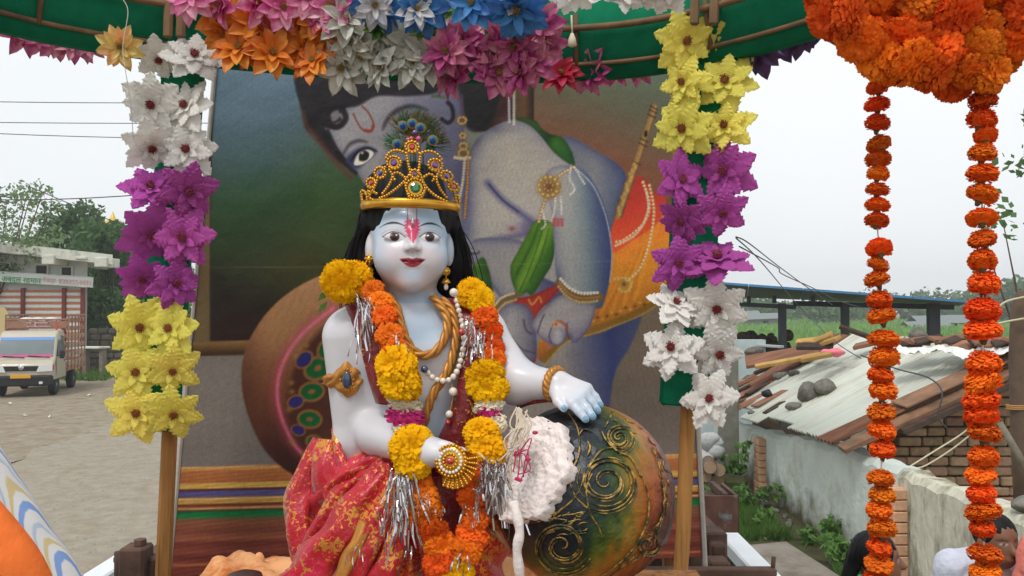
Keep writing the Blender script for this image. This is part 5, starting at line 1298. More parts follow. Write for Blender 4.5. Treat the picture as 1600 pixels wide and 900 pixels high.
# red cloth at the hip
redc = fill([(975, 290), (990, 276), (1008, 280), (1020, 300), (1040, 310), (1030, 345), (990, 375), (955, 395), (955, 360), (968, 320)], lambda x, y, s: lerp_stops(y+x*.2, [(480, (150, 52, 44)), (530, (178, 66, 52)), (580, (190, 84, 50))]), 3)
for pts in ([(1005, 285), (1015, 320), (1005, 350), (975, 375), (958, 378)], [(1015, 290), (1022, 330), (1015, 380), (1000, 420), (978, 440)]):
    dots(pts, 2.6, (176, 156, 116), 6, .9, (220, 206, 170))
dots([(1010, 300), (1012, 330), (995, 365), (960, 385)], 1.8, (188, 176, 160), 4.5)
blob(975, 444, 9, 9, (150, 128, 74), .9); dots([(960, 436), (975, 434), (986, 440), (984, 452), (974, 456), (966, 450)], 2.4, (186, 160, 96), 6); blob(975, 444, 3, 3, (90, 50, 40), .9)
# red waist band
fill([(800, 468), (830, 462), (868, 446), (874, 452), (856, 472), (840, 490), (836, 510), (838, 560), (830, 560), (832, 500), (815, 482)], (150, 56, 46), 2.5, edge=((90, 30, 30), 3, .5))
stroke([(826, 468), (832, 476), (842, 464), (846, 472)], 2.4, (196, 156, 84), 2, .8)
# far hand (left) and its bracelet
fill([(774, 490), (800, 474), (826, 480), (836, 510), (836, 560), (810, 560), (780, 548), (768, 520)], lambda x, y, s: lerp_stops(x, [(768, (118, 118, 132)), (800, (138, 136, 142)), (838, (96, 94, 112))]), 3, edge=((64, 64, 100), 6, .6))
stroke([(818, 500), (822, 515), (830, 522)], 2.2, (72, 52, 66), 2.5, .9); stroke([(800, 528), (815, 545), (836, 552)], 2.2, (72, 60, 86), 2.5, .9)
stroke([(770, 490), (785, 470), (806, 462)], 11, (112, 92, 66), 3, .95); dots([(768, 484), (783, 466), (804, 458)], 2, (190, 180, 160), 4.4); dots([(772, 494), (788, 475), (808, 468)], 2, (170, 150, 96), 4.4)
# near arm
arm = fill([(862, 262), (905, 262), (930, 290), (948, 335), (956, 390), (954, 430), (944, 470), (935, 482), (905, 478), (876, 452), (868, 420), (866, 380), (862, 330), (850, 290)],
     lambda x, y, s: lerp_stops(x-(y-380)*.08, [(850, (150, 150, 154)), (890, (140, 144, 150)), (915, (112, 126, 136)), (940, (74, 86, 118)), (960, (54, 62, 106))]), 3, edge=((58, 64, 108), 7, .55))
blob(872, 300, 22, 40, (152, 150, 150), .8); blob(885, 400, 26, 60, (148, 150, 152), .5, arm)
stroke([(892, 258), (925, 288), (946, 336), (956, 392), (953, 440)], 2, (172, 176, 180), 2, .75)
blob(870, 440, 10, 24, (70, 72, 116), .5, arm)
# near hand, bracelet, ring
hand = fill([(852, 480), (876, 462), (905, 470), (930, 478), (924, 505), (915, 520), (902, 534), (894, 534), (888, 522), (880, 536), (866, 540), (850, 532), (838, 520), (832, 504)],
     lambda x, y, s: lerp_stops(x*.4+y, [(820, (150, 148, 150)), (860, (140, 138, 146)), (890, (112, 108, 128))]), 2.5, edge=((60, 58, 92), 4, .6))
stroke([(850, 492), (844, 506), (840, 520)], 2, (70, 60, 84), 2.5, .9); stroke([(862, 512), (858, 526), (862, 536)], 2, (70, 58, 84), 2.5, .9); stroke([(886, 506), (886, 520), (890, 530)], 2.4, (72, 60, 86), 2.5, .9)
fill([(864, 516), (874, 512), (880, 520), (878, 534), (868, 538), (862, 530)], (150, 150, 158), 2.5, edge=((80, 78, 108), 3, .5)); blob(857, 541, 4, 3, (150, 96, 130), .9)
stroke([(864, 508), (872, 502), (884, 508), (885, 516)], 4, (136, 78, 52), 2.5, .9); blob(869, 507, 6, 5, (186, 158, 116), .9); blob(869, 507, 2.2, 2.2, (120, 60, 60), .9)
stroke([(874, 442), (888, 458), (908, 466), (937, 464)], 13, (110, 90, 64), 3); dots([(876, 436), (890, 450), (909, 458), (938, 457)], 2.4, (196, 192, 188), 5); dots([(873, 448), (887, 464), (908, 472), (936, 470)], 2, (170, 150, 100), 4.6)
stroke([(874, 442), (888, 458), (908, 466), (936, 464)], 3, (150, 116, 60), 2, .9)
# arm ornament: strap, brooch, pearls, tassel
stroke([(842, 346), (850, 318), (868, 280), (898, 260)], 5, (124, 98, 74), 2.5); dots([(842, 346), (850, 318), (868, 280), (898, 260)], 2, (186, 168, 140), 5)
blob(858, 292, 15, 15, (108, 86, 52), 1)
dots([(858+15*math.cos(t), 292+15*math.sin(t)) if True else 0 for t in np.linspace(0, 6.3, 12)], 4.2, (138, 112, 66), 8.2, 1, (190, 166, 110))
dots([(858+7*math.cos(t), 292+7*math.sin(t)) for t in np.linspace(0, 6.3, 10)], 3, (120, 92, 54), 6, 1, (180, 150, 96)); blob(858, 292, 3.5, 3.5, (110, 70, 56), 1)
for pts in ([(892, 262), (890, 280), (898, 295), (890, 305)], [(898, 262), (910, 282), (915, 290)], [(868, 310), (866, 330), (862, 345)], [(876, 308), (878, 335)], [(848, 330), (852, 350), (846, 358)]): dots(pts, 1.7, (190, 190, 192), 4.2, .85)
for i in range(9): blob(866+(i % 3)*6, 343+(i//3)*4.5, 2.6, 2.2, (160, 60, 66), .9)
# flute
fl_ = fill([(1018, 160), (1028, 166), (985, 300), (972, 340), (958, 345), (966, 315), (1000, 220)], lambda x, y, s: lerp_stops((x-(1023-(y-163)*.335))*1., [(-8, (60, 44, 28)), (-2, (128, 104, 66)), (3, (148, 120, 78)), (9, (76, 54, 36))]), 2, False)
for t in (.02, .05, .09, .3, .34, .5): stroke([(1017-t*55, 162+t*180), (1029-t*55, 168+t*180)], 2.4, (66, 48, 30), 1.5, .8)
for t in np.arange(.52, 1, .03): blob(1022-t*58+3*math.sin(t*60), 165+t*175, 2.4, 3, (180, 152, 96), .7)
fill([(1007, 206), (1011, 204), (1011, 212), (1007, 214)], (30, 22, 18), 2)
# ear ornament and necklace chain of the printed child
for (x, y, r) in ((722, 188, 9), (723, 212, 6), (724, 228, 8), (724, 240, 11)): blob(x, y, r, r*.8, (96, 76, 46), .95); dots([(x+r*.7*math.cos(t), y+r*.6*math.sin(t)) for t in np.linspace(0, 6.3, 9)], 1.9, (160, 132, 80), 4.2)
dots([(711, 246), (724, 248), (737, 246)], 2.6, (170, 160, 140), 4.6); stroke([(722, 150), (722, 180)], 5, (88, 60, 92), 5, .7)
for pts in ([(726, 250), (722, 290), (712, 330), (700, 360)],): dots(pts, 2.2, (168, 160, 150), 4.4)
stroke([(732, 250), (730, 290), (726, 340)], 5, (104, 78, 54), 3); dots([(732, 250), (730, 290), (726, 340)], 1.8, (158, 122, 80), 4.5)
dots([(795, 130), (796, 190)], 2.2, (176, 178, 186), 4, .8); dots([(803, 130), (803, 195)], 2.2, (186, 184, 176), 4, .8); stroke([(799, 130), (799, 186)], 4, (60, 56, 76), 2, .7)
dots([(676, 150), (695, 152)], 3, (70, 92, 66), 6, .9)
# sheet: creases and uneven ink
IMG *= (1+.03*np.sin(GX*.013+np.sin(GYp*.02)*2)*np.sin(GYp*.017))[:, None]
stroke([(330, 418), (700, 415), (960, 408)], 1.2, (160, 158, 156), 2, .25); stroke([(790, 190), (800, 260)], 14, (176, 168, 160), 22, .25)
POST_GAIN = .92
IMG = np.clip(IMG+(IMG-.40)*.22, 0, 1)*(1+.035*rng.normal(size=len(IMG))+.02*np.sin(GX*3.1)*np.sin(GYp*3.3))[:, None]*np.array([1.03, 1.0, .94])
lin = np.clip(s2l(np.clip(IMG, 0, 1))*POST_GAIN, 0, .9)
i, j = np.meshgrid(np.arange(NU-1), np.arange(NV-1), indexing='ij'); k0 = (i*NV+j).ravel()
PF = np.stack([k0, k0+NV, k0+NV+1, k0+1], 1)
m_print = mat('printed_flex', attr=True, rough=.62, spec=.25, bump=.3, bscale=9)
bd = empty('printed_backdrop', (PBL+PBR)/2, 'large printed backdrop of a child with flute and pot behind the statue', 'backdrop')
link('print', mesh('print', PV, PF, m_print, True, col=lin), bd)
nrm = (PBR-PBL).cross(PTL-PBL).normalized(); 
if nrm.y > 0: nrm = -nrm
V = [p-nrm*.003 for p in (PBL, PBR, PTR, PTL)]; V2 = [p-nrm*.03 for p in (PBL, PBR, PTR, PTL)]
link('board', mesh('board', V+V2, [(0, 1, 2, 3), (7, 6, 5, 4)]+[(a, a+4, (a+1) % 4+4, (a+1) % 4) for a in range(4)], mat('board_back', C(120, 104, 84), .9, var=.15), False), bd)
m_edge = mat('pale_batten', C(168, 160, 150), .85, var=.2, vscale=10)
plank(PBR+Vector((.008, -.004, -.03)), PTR+Vector((.008, -.004, 0)), .012, .03, m_edge, parent=bd, name='edge_batten', up=(0, -1, .2))
plank(PBL+Vector((-.005, -.004, -.08)), PTL+Vector((-.005, -.004, 0)), .008, .03, m_edge, parent=bd, name='edge_batten', up=(0, -1, .2))
for x in (-.8, .45):
    MB().box((x, 2.24+.05*(x > 0), 1.4), (.04, .04, .84)).build('support_leg', m_wood, bd)
# ================================================================ STATUE
m_idol = mat('painted_plaster', attr=True, rough=.36, spec=.45, coat=.22, bump=.10, bscale=70, var=.05, vscale=9, col2=C(176, 172, 172), c2pos=(.60, .85))
m_hair = mat('black_hair', C(15, 13, 14), .6, spec=.22, var=.4, vscale=20, stretch=(6, 6, .6))
m_gold = mat('gold', C(222, 166, 62), .28, metal=.85, var=.15, vscale=30)
m_goldp = mat('gold_paint', C(190, 130, 56), .45, metal=.35, spec=.5, var=.2, vscale=30, bump=.4, bscale=150)
m_pearl = mat('pearl', C(232, 222, 206), .25, spec=.6, objvar=.05); m_gemr = mat('red_gem', C(176, 24, 30), .08, spec=.9, coat=1); m_gemp = mat('purple_gem', C(96, 36, 120), .08, spec=.9, coat=1)
m_gemb = mat('blue_gem', C(40, 52, 150), .08, spec=.9, coat=1); m_gemg = mat('green_gem', C(10, 110, 54), .06, spec=.9, coat=1); m_gemd = mat('slate_gem', C(44, 66, 92), .15, spec=.8, coat=.6)
statue = empty('deity_statue', P(640, 930, 1.45), 'painted pale blue deity statue in red sari with gold crown, hand on pot', 'statue')
Hc = np.array(P(641, 385, 1.41)); YA = R(10.5); EX = np.array([math.cos(YA), math.sin(YA), 0]); FW = np.array([math.sin(YA), -math.cos(YA), 0])
def hl(G): return [(G[0]-Hc[0])*EX[0]+(G[1]-Hc[1])*EX[1], (G[0]-Hc[0])*FW[0]+(G[1]-Hc[1])*FW[1], G[2]-Hc[2]]
def hw(x, y, z): return Vector(tuple(Hc+EX*x+FW*y+np.array([0, 0, z])))
def hw0(x, y, z): return Vector((Hc[0]+x, Hc[1]-y, Hc[2]+z))
p_ = lambda *a: np.array(P(*a))
FING = [((893, 630, 1.293), (905, 643, 1.280), (915, 655, 1.272), .0074, .0060), ((904, 623, 1.300), (917, 638, 1.289), (926, 651, 1.279), .0074, .0060),
        ((912, 615, 1.311), (925, 629, 1.305), (934, 642, 1.300), .0072, .0058), ((917, 607, 1.322), (930, 620, 1.318), (938, 633, 1.313), .0066, .0054)]
def body_sdf(G):
    H0 = hl(G); H = [H0[0], H0[1], H0[2]+.0050]
    d = ell(H0, (0, -.022, .030), (.071, .078, .074))
    d = smin(d, ell(H, (0, 0, -.012), (.0595, .064, .071)), .03)
    for s in (-1, 1):
        d = smin(d, ell(H, (s*.029, .033, -.020), (.029, .027, .027)), .03)
    d = smin(d, ell(H, (0, .045, -.060), (.018, .015, .014)), .025)
    for s in (-1, 1):   # eye sockets then lids
        d = smax(d, -ell(H, (s*.030, .0735, .018), (.019, .0115, .0095)), .016)
        d = smin(d, ell(H, (s*.0305, .052, .0155), (.0165, .0105, .0085)), .004)
    d = smin(d, cap(H, (0, .060, .024), (0, .0735, -.001), .0045, .0075), .012)
    for s in (-1, 1): d = smin(d, ell(H, (s*.0085, .066, -.0035), (.006, .007, .0055)), .006)
    d = smax(d, -ell(H, (0, .074, -.0125), (.004, .008, .006)), .005)
    d = smin(d, cap(H, (-.013, .0595, -.0235), (0, .0640, -.0222), .0032, .0042), .006); d = smin(d, cap(H, (.013, .0595, -.0235), (0, .0640, -.0222), .0032, .0042), .006)
    d = smin(d, cap(H, (-.008, .0600, -.0300), (.008, .0600, -.0300), .0050), .006)
    d = smax(d, -cap(H, (-.016, .0655, -.0252), (.016, .0655, -.0252), .0012), .002)
    for s in (-1, 1):   # ears
        d = smin(d, ell(H, (s*.0695, -.008, -.002), (.009, .013, .027)), .006)
    d = smin(d, cap(H0, (0, -.014, -.05), (.0, -.022, -.125), .034, .037), .025)
    # torso
    d = smin(d, ell(G, p_(655, 560, 1.44), (.118, .075, .105)), .05)
    d = smin(d, cap(G, p_(560, 515, 1.435), p_(745, 512, 1.45), .040), .04)
    for px in (612, 700): d = smin(d, ell(G, p_(px, 560, 1.395), (.045, .03, .035)), .03)
    d = smin(d, ell(G, p_(662, 670, 1.44), (.098, .082, .12)), .05)
    d = smin(d, ell(G, p_(640, 820, 1.45), (.12, .09, .12)), .06)
    # right arm of the statue (on the photograph's left), elbow bent, forearm forward
    sh, el, wr = p_(546, 527, 1.425), p_(550, 690, 1.425), p_(672, 706, 1.27)
    d = smin(d, cap(G, sh, el, .0475, .0300), .03)
    d = smin(d, cap(G, el, p_(546, 760, 1.43), .030, .012), .02)
    d = smin(d, cap(G, p_(592, 679, 1.392), wr, .0365, .024), .010)
    d = smin(d, cap(G, p_(570, 660, 1.42), p_(592, 679, 1.392), .030, .034), .012)
    d = smin(d, ell(G, wr+np.array([.018, -.012, .0]), (.026, .022, .018)), .015)
    for k in range(4):
        a = wr+np.array([.032, -.018+.004*k, .010-.010*k]); b = a+np.array([.020, -.004, -.006]); c = b+np.array([.004, .008, -.014])
        d = smin(d, cap(G, a, b, .0075, .0068), .006); d = smin(d, cap(G, b, c, .0068, .0058), .003)
    d = smin(d, cap(G, wr+np.array([.02, -.02, .014]), wr+np.array([.036, -.026, .012]), .0085, .0065), .006)
    # left arm reaching over the pot
    sh, el, wr = p_(757, 527, 1.45), p_(806, 596, 1.385), p_(870, 601, 1.335)
    d = smin(d, cap(G, sh, el, .042, .037), .03); d = smin(d, cap(G, el, wr, .036, .0225), .02)
    for k, (a, b, c, r0, r1) in enumerate(FING):
        w0 = wr+np.array([.004*k-.004, 0, .004*k-.006])
        d = smin(d, cap(G, w0, p_(*a), .013, .0098), .010)
        d = smin(d, cap(G, p_(*a), p_(*b), r0*1.1, r0), .004); d = smin(d, cap(G, p_(*b), p_(*c), r0, r1), .002)
    d = smin(d, cap(G, p_(868, 612, 1.32), p_(872, 627, 1.300), .011, .0085), .008); d = smin(d, cap(G, p_(872, 627, 1.300), p_(881, 638, 1.288), .0082, .0062), .003)
    return d
def body_part(lo, hi, h):
    lo, hi = np.array(lo), np.array(hi); G = grid(lo, hi, h); return surfnets(body_sdf(G), lo, h)
zn = Hc[2]-.098
parts_ = [body_part((Hc[0]-.10, Hc[1]-.10, zn), (Hc[0]+.10, Hc[1]+.12, Hc[2]+.12), .0013)]
blo = p_(490, 700, 1.2); xh = P(842, 600, 1.33).x
parts_.append(body_part((p_(488, 600, 1.44)[0], 1.22, P(600, 880, 1.45).z), (xh+.004, 1.56, zn+.004), .0032))
parts_.append(body_part((xh, 1.23, P(0, 672, 1.28).z), (P(952, 600, 1.30).x, 1.40, P(0, 560, 1.36).z), .0013))
off = 0; BV = []; BF = []
for v, f in parts_: BV.append(v); BF.append(f+off); off += len(v)
BV = np.concatenate(BV); BF = np.concatenate(BF)
H = np.stack(hl([BV[:, 0], BV[:, 1], BV[:, 2]]), 1); hx, hy, hz = H.T; hz = hz+.0050
base = s2l(np.array([212, 210, 214])/255); blue = s2l(np.array([150, 186, 214])/255); warm = s2l(np.array([214, 180, 160])/255)
colr = np.tile(base, (len(BV), 1))
def mixc(mask, c): 
    global colr
    mask = np.clip(mask, 0, 1)[:, None]; colr = colr*(1-mask)+np.asarray(c)[None]*mask
nz = np.sin(BV[:, 0]*23+1.7*np.sin(BV[:, 2]*17))*np.sin(BV[:, 2]*19+BV[:, 1]*13)
mixc(.55*np.clip(nz, 0, 1), blue)
ishead = (hz > -.095) & (abs(hx) < .085)
mixc(ishead*(abs(hx) < .0655)*np.clip((np.hypot(hx/.066, (hz-.0)/.085)-.62)*1.6, 0, .85), blue)            # airbrushed blue round the face
mixc(ishead*np.exp(-((hx/.022)**2+((hz+.05)/.012)**2))*.7, blue); mixc(ishead*np.exp(-((hx/.05)**2+((hz-.052)/.016)**2))*.6, blue)
mixc((hz < -.07)*(hz > -.16)*np.exp(-(hx/.06)**2)*.3, blue)
mixc(ishead*np.exp(-(((hx+.035)/.03)**2+((hz+.064)/.018)**2))*.8, warm); mixc(ishead*np.exp(-(((hx-.035)/.03)**2+((hz+.064)/.018)**2))*.6, warm)
fr = ishead & (hy > .02)
def fpaint(mask, c, a=1.): mixc(np.where(fr, mask, 0)*a, s2l(np.array(c)/255))
def sst(x, e): return np.clip(.5-x/e, 0, 1)
for s in (-1, 1):
    ex, ez = (hx-s*.0305)*s, hz-.0160          # ex grows outward
    up = .0092*(1-np.clip(np.abs(ex+.001)/.0190, 0, 1)**1.8)+.0005; dn = -.0068*(1-np.clip(np.abs(ex)/.0180, 0, 1)**2.2)
    tilt_ = ex*.06; inside = np.minimum(up-(ez-tilt_), (ez-tilt_)-dn); inside = np.where(np.abs(ex) < .0185, inside, -1)
    fpaint(sst(-inside, .0010), (212, 206, 204))
    ir = np.hypot(ex+.001, (ez-.0008)); fpaint(sst(ir-.0082, .0010)*(inside > -.0003), (58, 30, 24)); fpaint(sst(ir-.0042, .001)*(inside > 0), (14, 9, 9))
    fpaint(sst(np.hypot(ex+.004, ez-.0035)-.0013, .0008)*(inside > 0), (240, 240, 240))
    lid = np.abs((ez-tilt_)-up); fpaint(sst(lid-.0011, .0009)*(np.abs(ex) < .0195), (46, 26, 28))
    fpaint(sst(np.abs((ez-tilt_)-dn)-.0004, .0008)*(np.abs(ex) < .0180), (120, 80, 78), .7)
    crease = .0118*(1-np.clip(np.abs(ex-.001)/.024, 0, 1)**2.0)+.001; fpaint(sst(np.abs((ez-tilt_)-crease)-.0005, .0016)*(np.abs(ex) < .023), (150, 132, 140), .8)
    br = .0165+.0085*(1-((ex-.002)/.0235)**2)-.0; fpaint(sst(np.abs(ez-br)-.0019*np.clip(1.2-np.abs(ex-.0)/.025, .2, 1), .0011)*(ex > -.0225)*(ex < .0245), (44, 30, 34))
    fpaint(sst(np.hypot((hx-s*.0085)/.0035, (hz+.0078)/.0016)-1, .5), (140, 96, 90), .6)
    fpaint(np.exp(-((ex/.02)**2+((ez+.03)/.016)**2)), (226, 190, 196), .35)
# lips
lx = np.abs(hx)*.82; hz0 = hz; hz = hz-.0028*np.clip(lx/.0175, 0, 1.2)**2; ut = -.0196+.0018*np.cos(np.clip(lx/.006, 0, 1)*math.pi*1.0)*-.6-.0055*np.clip(lx/.0175, 0, 1)**1.6; lb = -.0352+.0102*np.clip(lx/.0175, 0, 1)**1.9
ins = np.minimum(ut-hz, hz-lb); fpaint(sst(-ins, .0012)*(lx < .0178), (150, 34, 48)); fpaint(sst(np.abs(hz+.0252-.001*np.cos(lx*300))-.0005, .0009)*(lx < .0165), (70, 10, 22))
fpaint(np.exp(-((hx/.008)**2+((hz+.031)/.002)**2)), (196, 90, 100), .5)
hz = hz0
# forehead mark: smeared pink powder with two fine lines
wt = np.interp(hz, [.004, .018, .030, .042, .050], [.0005, .0085, .0125, .0125, .008])*(1+.16*np.sin(hz*1100+np.sin(hx*700)*2)); tm = sst(np.abs(hx)-wt, .0035)*(hz > .004)*np.clip((.050-hz)/.004, 0, 1); fpaint(tm, (200, 26, 84), .95); fpaint(tm*np.exp(-((np.abs(hx)-.006)/.003)**2), (216, 70, 120), .4)
for s in (-1, 1): fpaint(sst(np.abs(hx-s*.0078)-.0007, .0009)*(hz > .034)*(hz < .066), (120, 30, 66))
fpaint(sst(np.abs(hx)-.0060, .002)*(hz > .046)*(hz < .066), (206, 200, 206), .8)
# nails
for (a, b, c, r0, r1) in FING+[((868, 612, 1.32), (872, 627, 1.30), (881, 638, 1.288), .008, .0064)]:
    q = p_(*c)+np.array([0, -.0052, .0018]); dd = np.linalg.norm(BV-q, axis=1); mixc(sst(dd-.0050, .0016), s2l(np.array([110, 160, 190])/255))
bodyo = link('body', mesh('body', BV, BF, m_idol, True, col=colr), statue)
# silver drop on the forehead mark
MB().ball(hw(0, .0655, .036), (.0028, .0024, .007), 8, 8).build('forehead_gem', m_chrome, statue, True)
# ---- hair
def hair_sdf(G):
    H = hl(G)
    d = ell(H, (0, -.027, .030), (.0785, .080, .074))
    d = smin(d, ell(H, (-.008, -.035, .092), (.076, .058, .066)), .03)
    for s, ln in ((-1, 1), (1, 1)):
        d = smin(d, cap(H, (s*.072, -.022, .045), (s*.087, -.035, -.03), .020, .019), .02); d = smin(d, cap(H, (s*.087, -.035, -.03), (s*.080, -.04, -.095), .019, .012), .02)
    d = smin(d, cap(H, (.088, -.03, -.01), (.097, -.035, -.075), .020, .013), .02); d = smin(d, cap(H, (-.088, -.035, .0), (-.103, -.04, -.055), .016, .009), .02)
    d = smin(d, ell(H, (0, -.055, -.03), (.085, .035, .08)), .03)
    d = smax(d, -ell(H, (0, .058, -.012), (.066, .078, .079)), .006)
    d = smax(d, -ell(H, (-.074, .012, .003), (.013, .03, .028)), .006); d = smax(d, -ell(H, (.074, .012, .003), (.010, .03, .028)), .006)
    x, z = H[0], H[2]; d = d+.0007*np.sin(x*420+2*np.sin(z*40))
    return d
lo = np.array((Hc[0]-.13, Hc[1]-.09, Hc[2]-.125)); G = grid(lo, (Hc[0]+.13, Hc[1]+.11, Hc[2]+.155), .0026); v, f = surfnets(hair_sdf(G), lo, .0026)
hair = link('hair', mesh('hair', v, f, m_hair, True), statue)
g = random.Random(2); mb = MB()
for i in range(300):
    s = g.choice((-1, 1)); a = g.uniform(-.03, .03); x0 = .070+g.uniform(0, .015); ln = g.uniform(.06, .155); y0 = -.035+a
    o_ = g.uniform(0, .022)**1.0+max(0, g.gauss(0, .006)); pts = [hw(s*x0, y0, .055+g.uniform(-.02, .02)), hw(s*(x0+.010+o_*.5), y0, .01-ln*.1), hw(s*(x0+.012+o_), y0-.005, -.05-ln*.15), hw(s*(x0+.005+o_*.9+g.gauss(0, .006)), y0-.01, -.06-ln*.45)]
    mb.tube(spline(pts, 4), [.0010]*12+[.0004], 4, cap=False)
for i in range(0):
    x0 = g.uniform(-.062, .062); pts = [hw(x0, .05*math.sqrt(max(0, 1-(x0/.075)**2)), .068), hw(x0*1.07, .060*math.sqrt(max(0, 1-(x0/.075)**2)), .058), hw(x0*1.13, .060*math.sqrt(max(0, 1-(x0/.078)**2)), .056-abs(x0)*.25-g.uniform(0, .006))]
    mb.tube(spline(pts, 3), .0009, 4, cap=False)
mb.build('hair_strands', m_hair, hair, True)['kind'] = 'stuff'
# ---- crown
crown = empty('crown', hw(0, 0, .06), 'gold beaded tiara set with coloured stones on the black hair', 'crown')
def cw(px, py, out=0.):
    x = (px-640)*.001085; z = (385-py)*.00108+ (px-640)*-.00005; Rr_ = .0835+out+max(0, z-.06)*.12
    s = max(-.995, min(.995, x/.0835)); a = math.asin(s); return hw0(Rr_*math.sin(a), -.012+Rr_*math.cos(a)*.95, z)
V = []; n = 60
for i in range(n+1):
    px = 563.5+153*i/n if False else 640-76.5*math.cos(math.pi*i/n)
    for (py, o) in ((332-(i/n)*7, .0), (328.5-(i/n)*7, .0028), (321-(i/n)*6, .0028), (318-(i/n)*6, .0)): V.append(cw(px, py, o))
fs = [(i*4+k, i*4+k+1, i*4+5+k, i*4+4+k) for i in range(n) for k in range(3)]
o = link('band', mesh('band', V, fs, m_gold, True), crown); o.modifiers.new('s', 'SOLIDIFY').thickness = .002
def beads(pts, r=2.6, step=4.2, name='bead_scroll', parent=None, closed=False):
    pp = np.array(spline(pts, 10, closed)); 
    if closed: pp = np.vstack([pp, pp[:1]])
    L = np.concatenate([[0], np.cumsum(np.linalg.norm(np.diff(pp, axis=0), axis=1))]); mb = MB()
    for s in np.arange(0, L[-1], step): mb.ball(cw(np.interp(s, L, pp[:, 0]), np.interp(s, L, pp[:, 1]), .001), r*.00108, 6, 5)
    tb_ = [cw(a, b, .0) for a, b in pp[::2]]; mb.tube(tb_, r*.6*.00108, 5)
    return mb.build(name, m_gold, parent or crown, True)
def gemset(px, py, r, m, rr=None):
    rg = beads([(px+r*math.cos(t), py+r*math.sin(t)) for t in np.linspace(0, 2*math.pi, 9)[:-1]], 2.7, 4.4, 'gem_setting', closed=True)
    c = cw(px, py, .001); c2 = cw(px, py, .006)
    z = (c2-c).normalized(); M = face_dir(z).to_3x3()
    MB().lathe([(r*.62*.00108, -.001), (r*.62*.00108, .0012), (r*.36*.00108, .0034)], 10, Matrix.Translation(c) @ M.to_4x4()).build('gem', m, rg)
    MB().lathe([(r*.85*.00108, -.0016), (r*.85*.00108, .0002)], 12, Matrix.Translation(c) @ M.to_4x4()).build('gem_back', m_gold, rg)
gemset(650, 236, 8.5, m_gemr); gemset(655, 298, 13.5, m_gemg); gemset(654, 277, 6.5, m_gemp)
for px, py, r, m in ((625, 261, 9.5, m_gemp), (604, 276, 8.5, m_gemb), (588, 291, 7.5, m_gemr), (681, 260, 9, m_gemp), (697, 274, 7.5, m_gemb), (707, 288, 6.5, m_gemr)): gemset(px, py, r, m)
for pts in ([(643, 246), (645, 262), (648, 276)], [(661, 246), (660, 262), (659, 276)], [(642, 246), (630, 242), (619, 246), (613, 256)], [(660, 245), (672, 240), (683, 243), (690, 252)],
            [(648, 276), (640, 288), (628, 300), (612, 311), (598, 316)], [(662, 278), (668, 292), (678, 303), (690, 310), (704, 314)],
            [(618, 272), (622, 282), (616, 296), (604, 310)], [(686, 270), (684, 282), (690, 296), (700, 308)],
            [(612, 268), (608, 270), (600, 284), (592, 300), (580, 314)], [(692, 268), (702, 282), (710, 298), (713, 312)],
            [(640, 283), (630, 276), (622, 280), (626, 288)], [(664, 283), (674, 275), (681, 279), (678, 286)], [(640, 292), (646, 312), (655, 316), (664, 312), (670, 296)]): beads(pts)
beads([(569, 300), (561, 306), (563, 318), (572, 322), (578, 314), (576, 304)], 2.2, 3.8, closed=True); beads([(569, 306), (568, 314), (570, 320)]); beads([(714, 300), (717, 310), (715, 318)])
beads([(582, 303), (584, 314), (592, 318)]); beads([(576, 306), (588, 304), (596, 308)])
# ---- peacock feathers behind the crown
m_barb = mat('peacock_barb', C(34, 104, 66), .5, metal=.25, var=.4, vscale=30, col2=C(110, 96, 44), c2pos=(.42, .6)); m_eyeb = mat('peacock_bronze', C(128, 98, 52), .4, metal=.3); m_eyet = mat('peacock_teal', C(20, 110, 120), .35, metal=.4); m_eyen = mat('peacock_blue', C(24, 30, 110), .35, metal=.3)
fe = empty('peacock_plume', hw(0, -.01, .15), 'green peacock feather plume standing behind the gold crown', 'feathers')
g = random.Random(5)
for (bx_, by, tx, ty, ex_, ey) in ((645, 225, 622, 172, 628, 193), (648, 222, 648, 168, 643, 189), (655, 225, 672, 176, 656, 196), (660, 232, 694, 206, 676, 216), (640, 235, 604, 212, 619, 222)):
    def fp(px, py, o=0): return hw0((px-640)*.00110, -.004+o, (385-py)*.00111)
    mb = MB(); mb.tube([fp(bx_, by+30), fp(bx_, by), fp(ex_, ey)], .0012, 5)
    ddx, ddy = tx-bx_, ty-by; L_ = math.hypot(ddx, ddy); ux, uy = ddx/L_, ddy/L_
    for i in range(90):
        t = g.uniform(.1, .75); a = g.uniform(-1.15, 1.15)*(1-.35*t); c, s = math.cos(a), math.sin(a); ln = (L_*(1-t)+8)*g.uniform(.7, 1.05)
        q0 = (bx_+ddx*t, by+ddy*t); q1 = (q0[0]+(ux*c-uy*s)*ln, q0[1]+(ux*s+uy*c)*ln)
        mb.tube([fp(*q0, g.uniform(-.003, .003)), fp(*q1, g.uniform(-.006, .006))], [.0007, .0003], 3, cap=False)
    f_ = mb.build('feather', m_barb, fe, True)
    M = face_dir(Vector(FW)).to_3x3()
    for (r, o, m, sh) in ((9, .006, m_eyeb, 0), (6.5, .0075, m_eyet, 0), (4.2, .009, m_eyen, 1)):
        c = fp(ex_, ey+sh, o); MB().lathe([(r*.0011, 0), (r*.0008, .0006)], 14, Matrix.Translation(c) @ M.to_4x4()).build('feather_eye', m, f_)
for (px, py, m) in ((643, 214, m_gemr), (654, 214, mat('pink_gem', C(206, 70, 120), .2, spec=.8)), (648, 204, m_gemp), (638, 216, m_gemr)): 
    MB().ball(hw0((px-640)*.0011, .012, (385-py)*.0011), .0052, 8, 6).build('bead', m, fe, True)
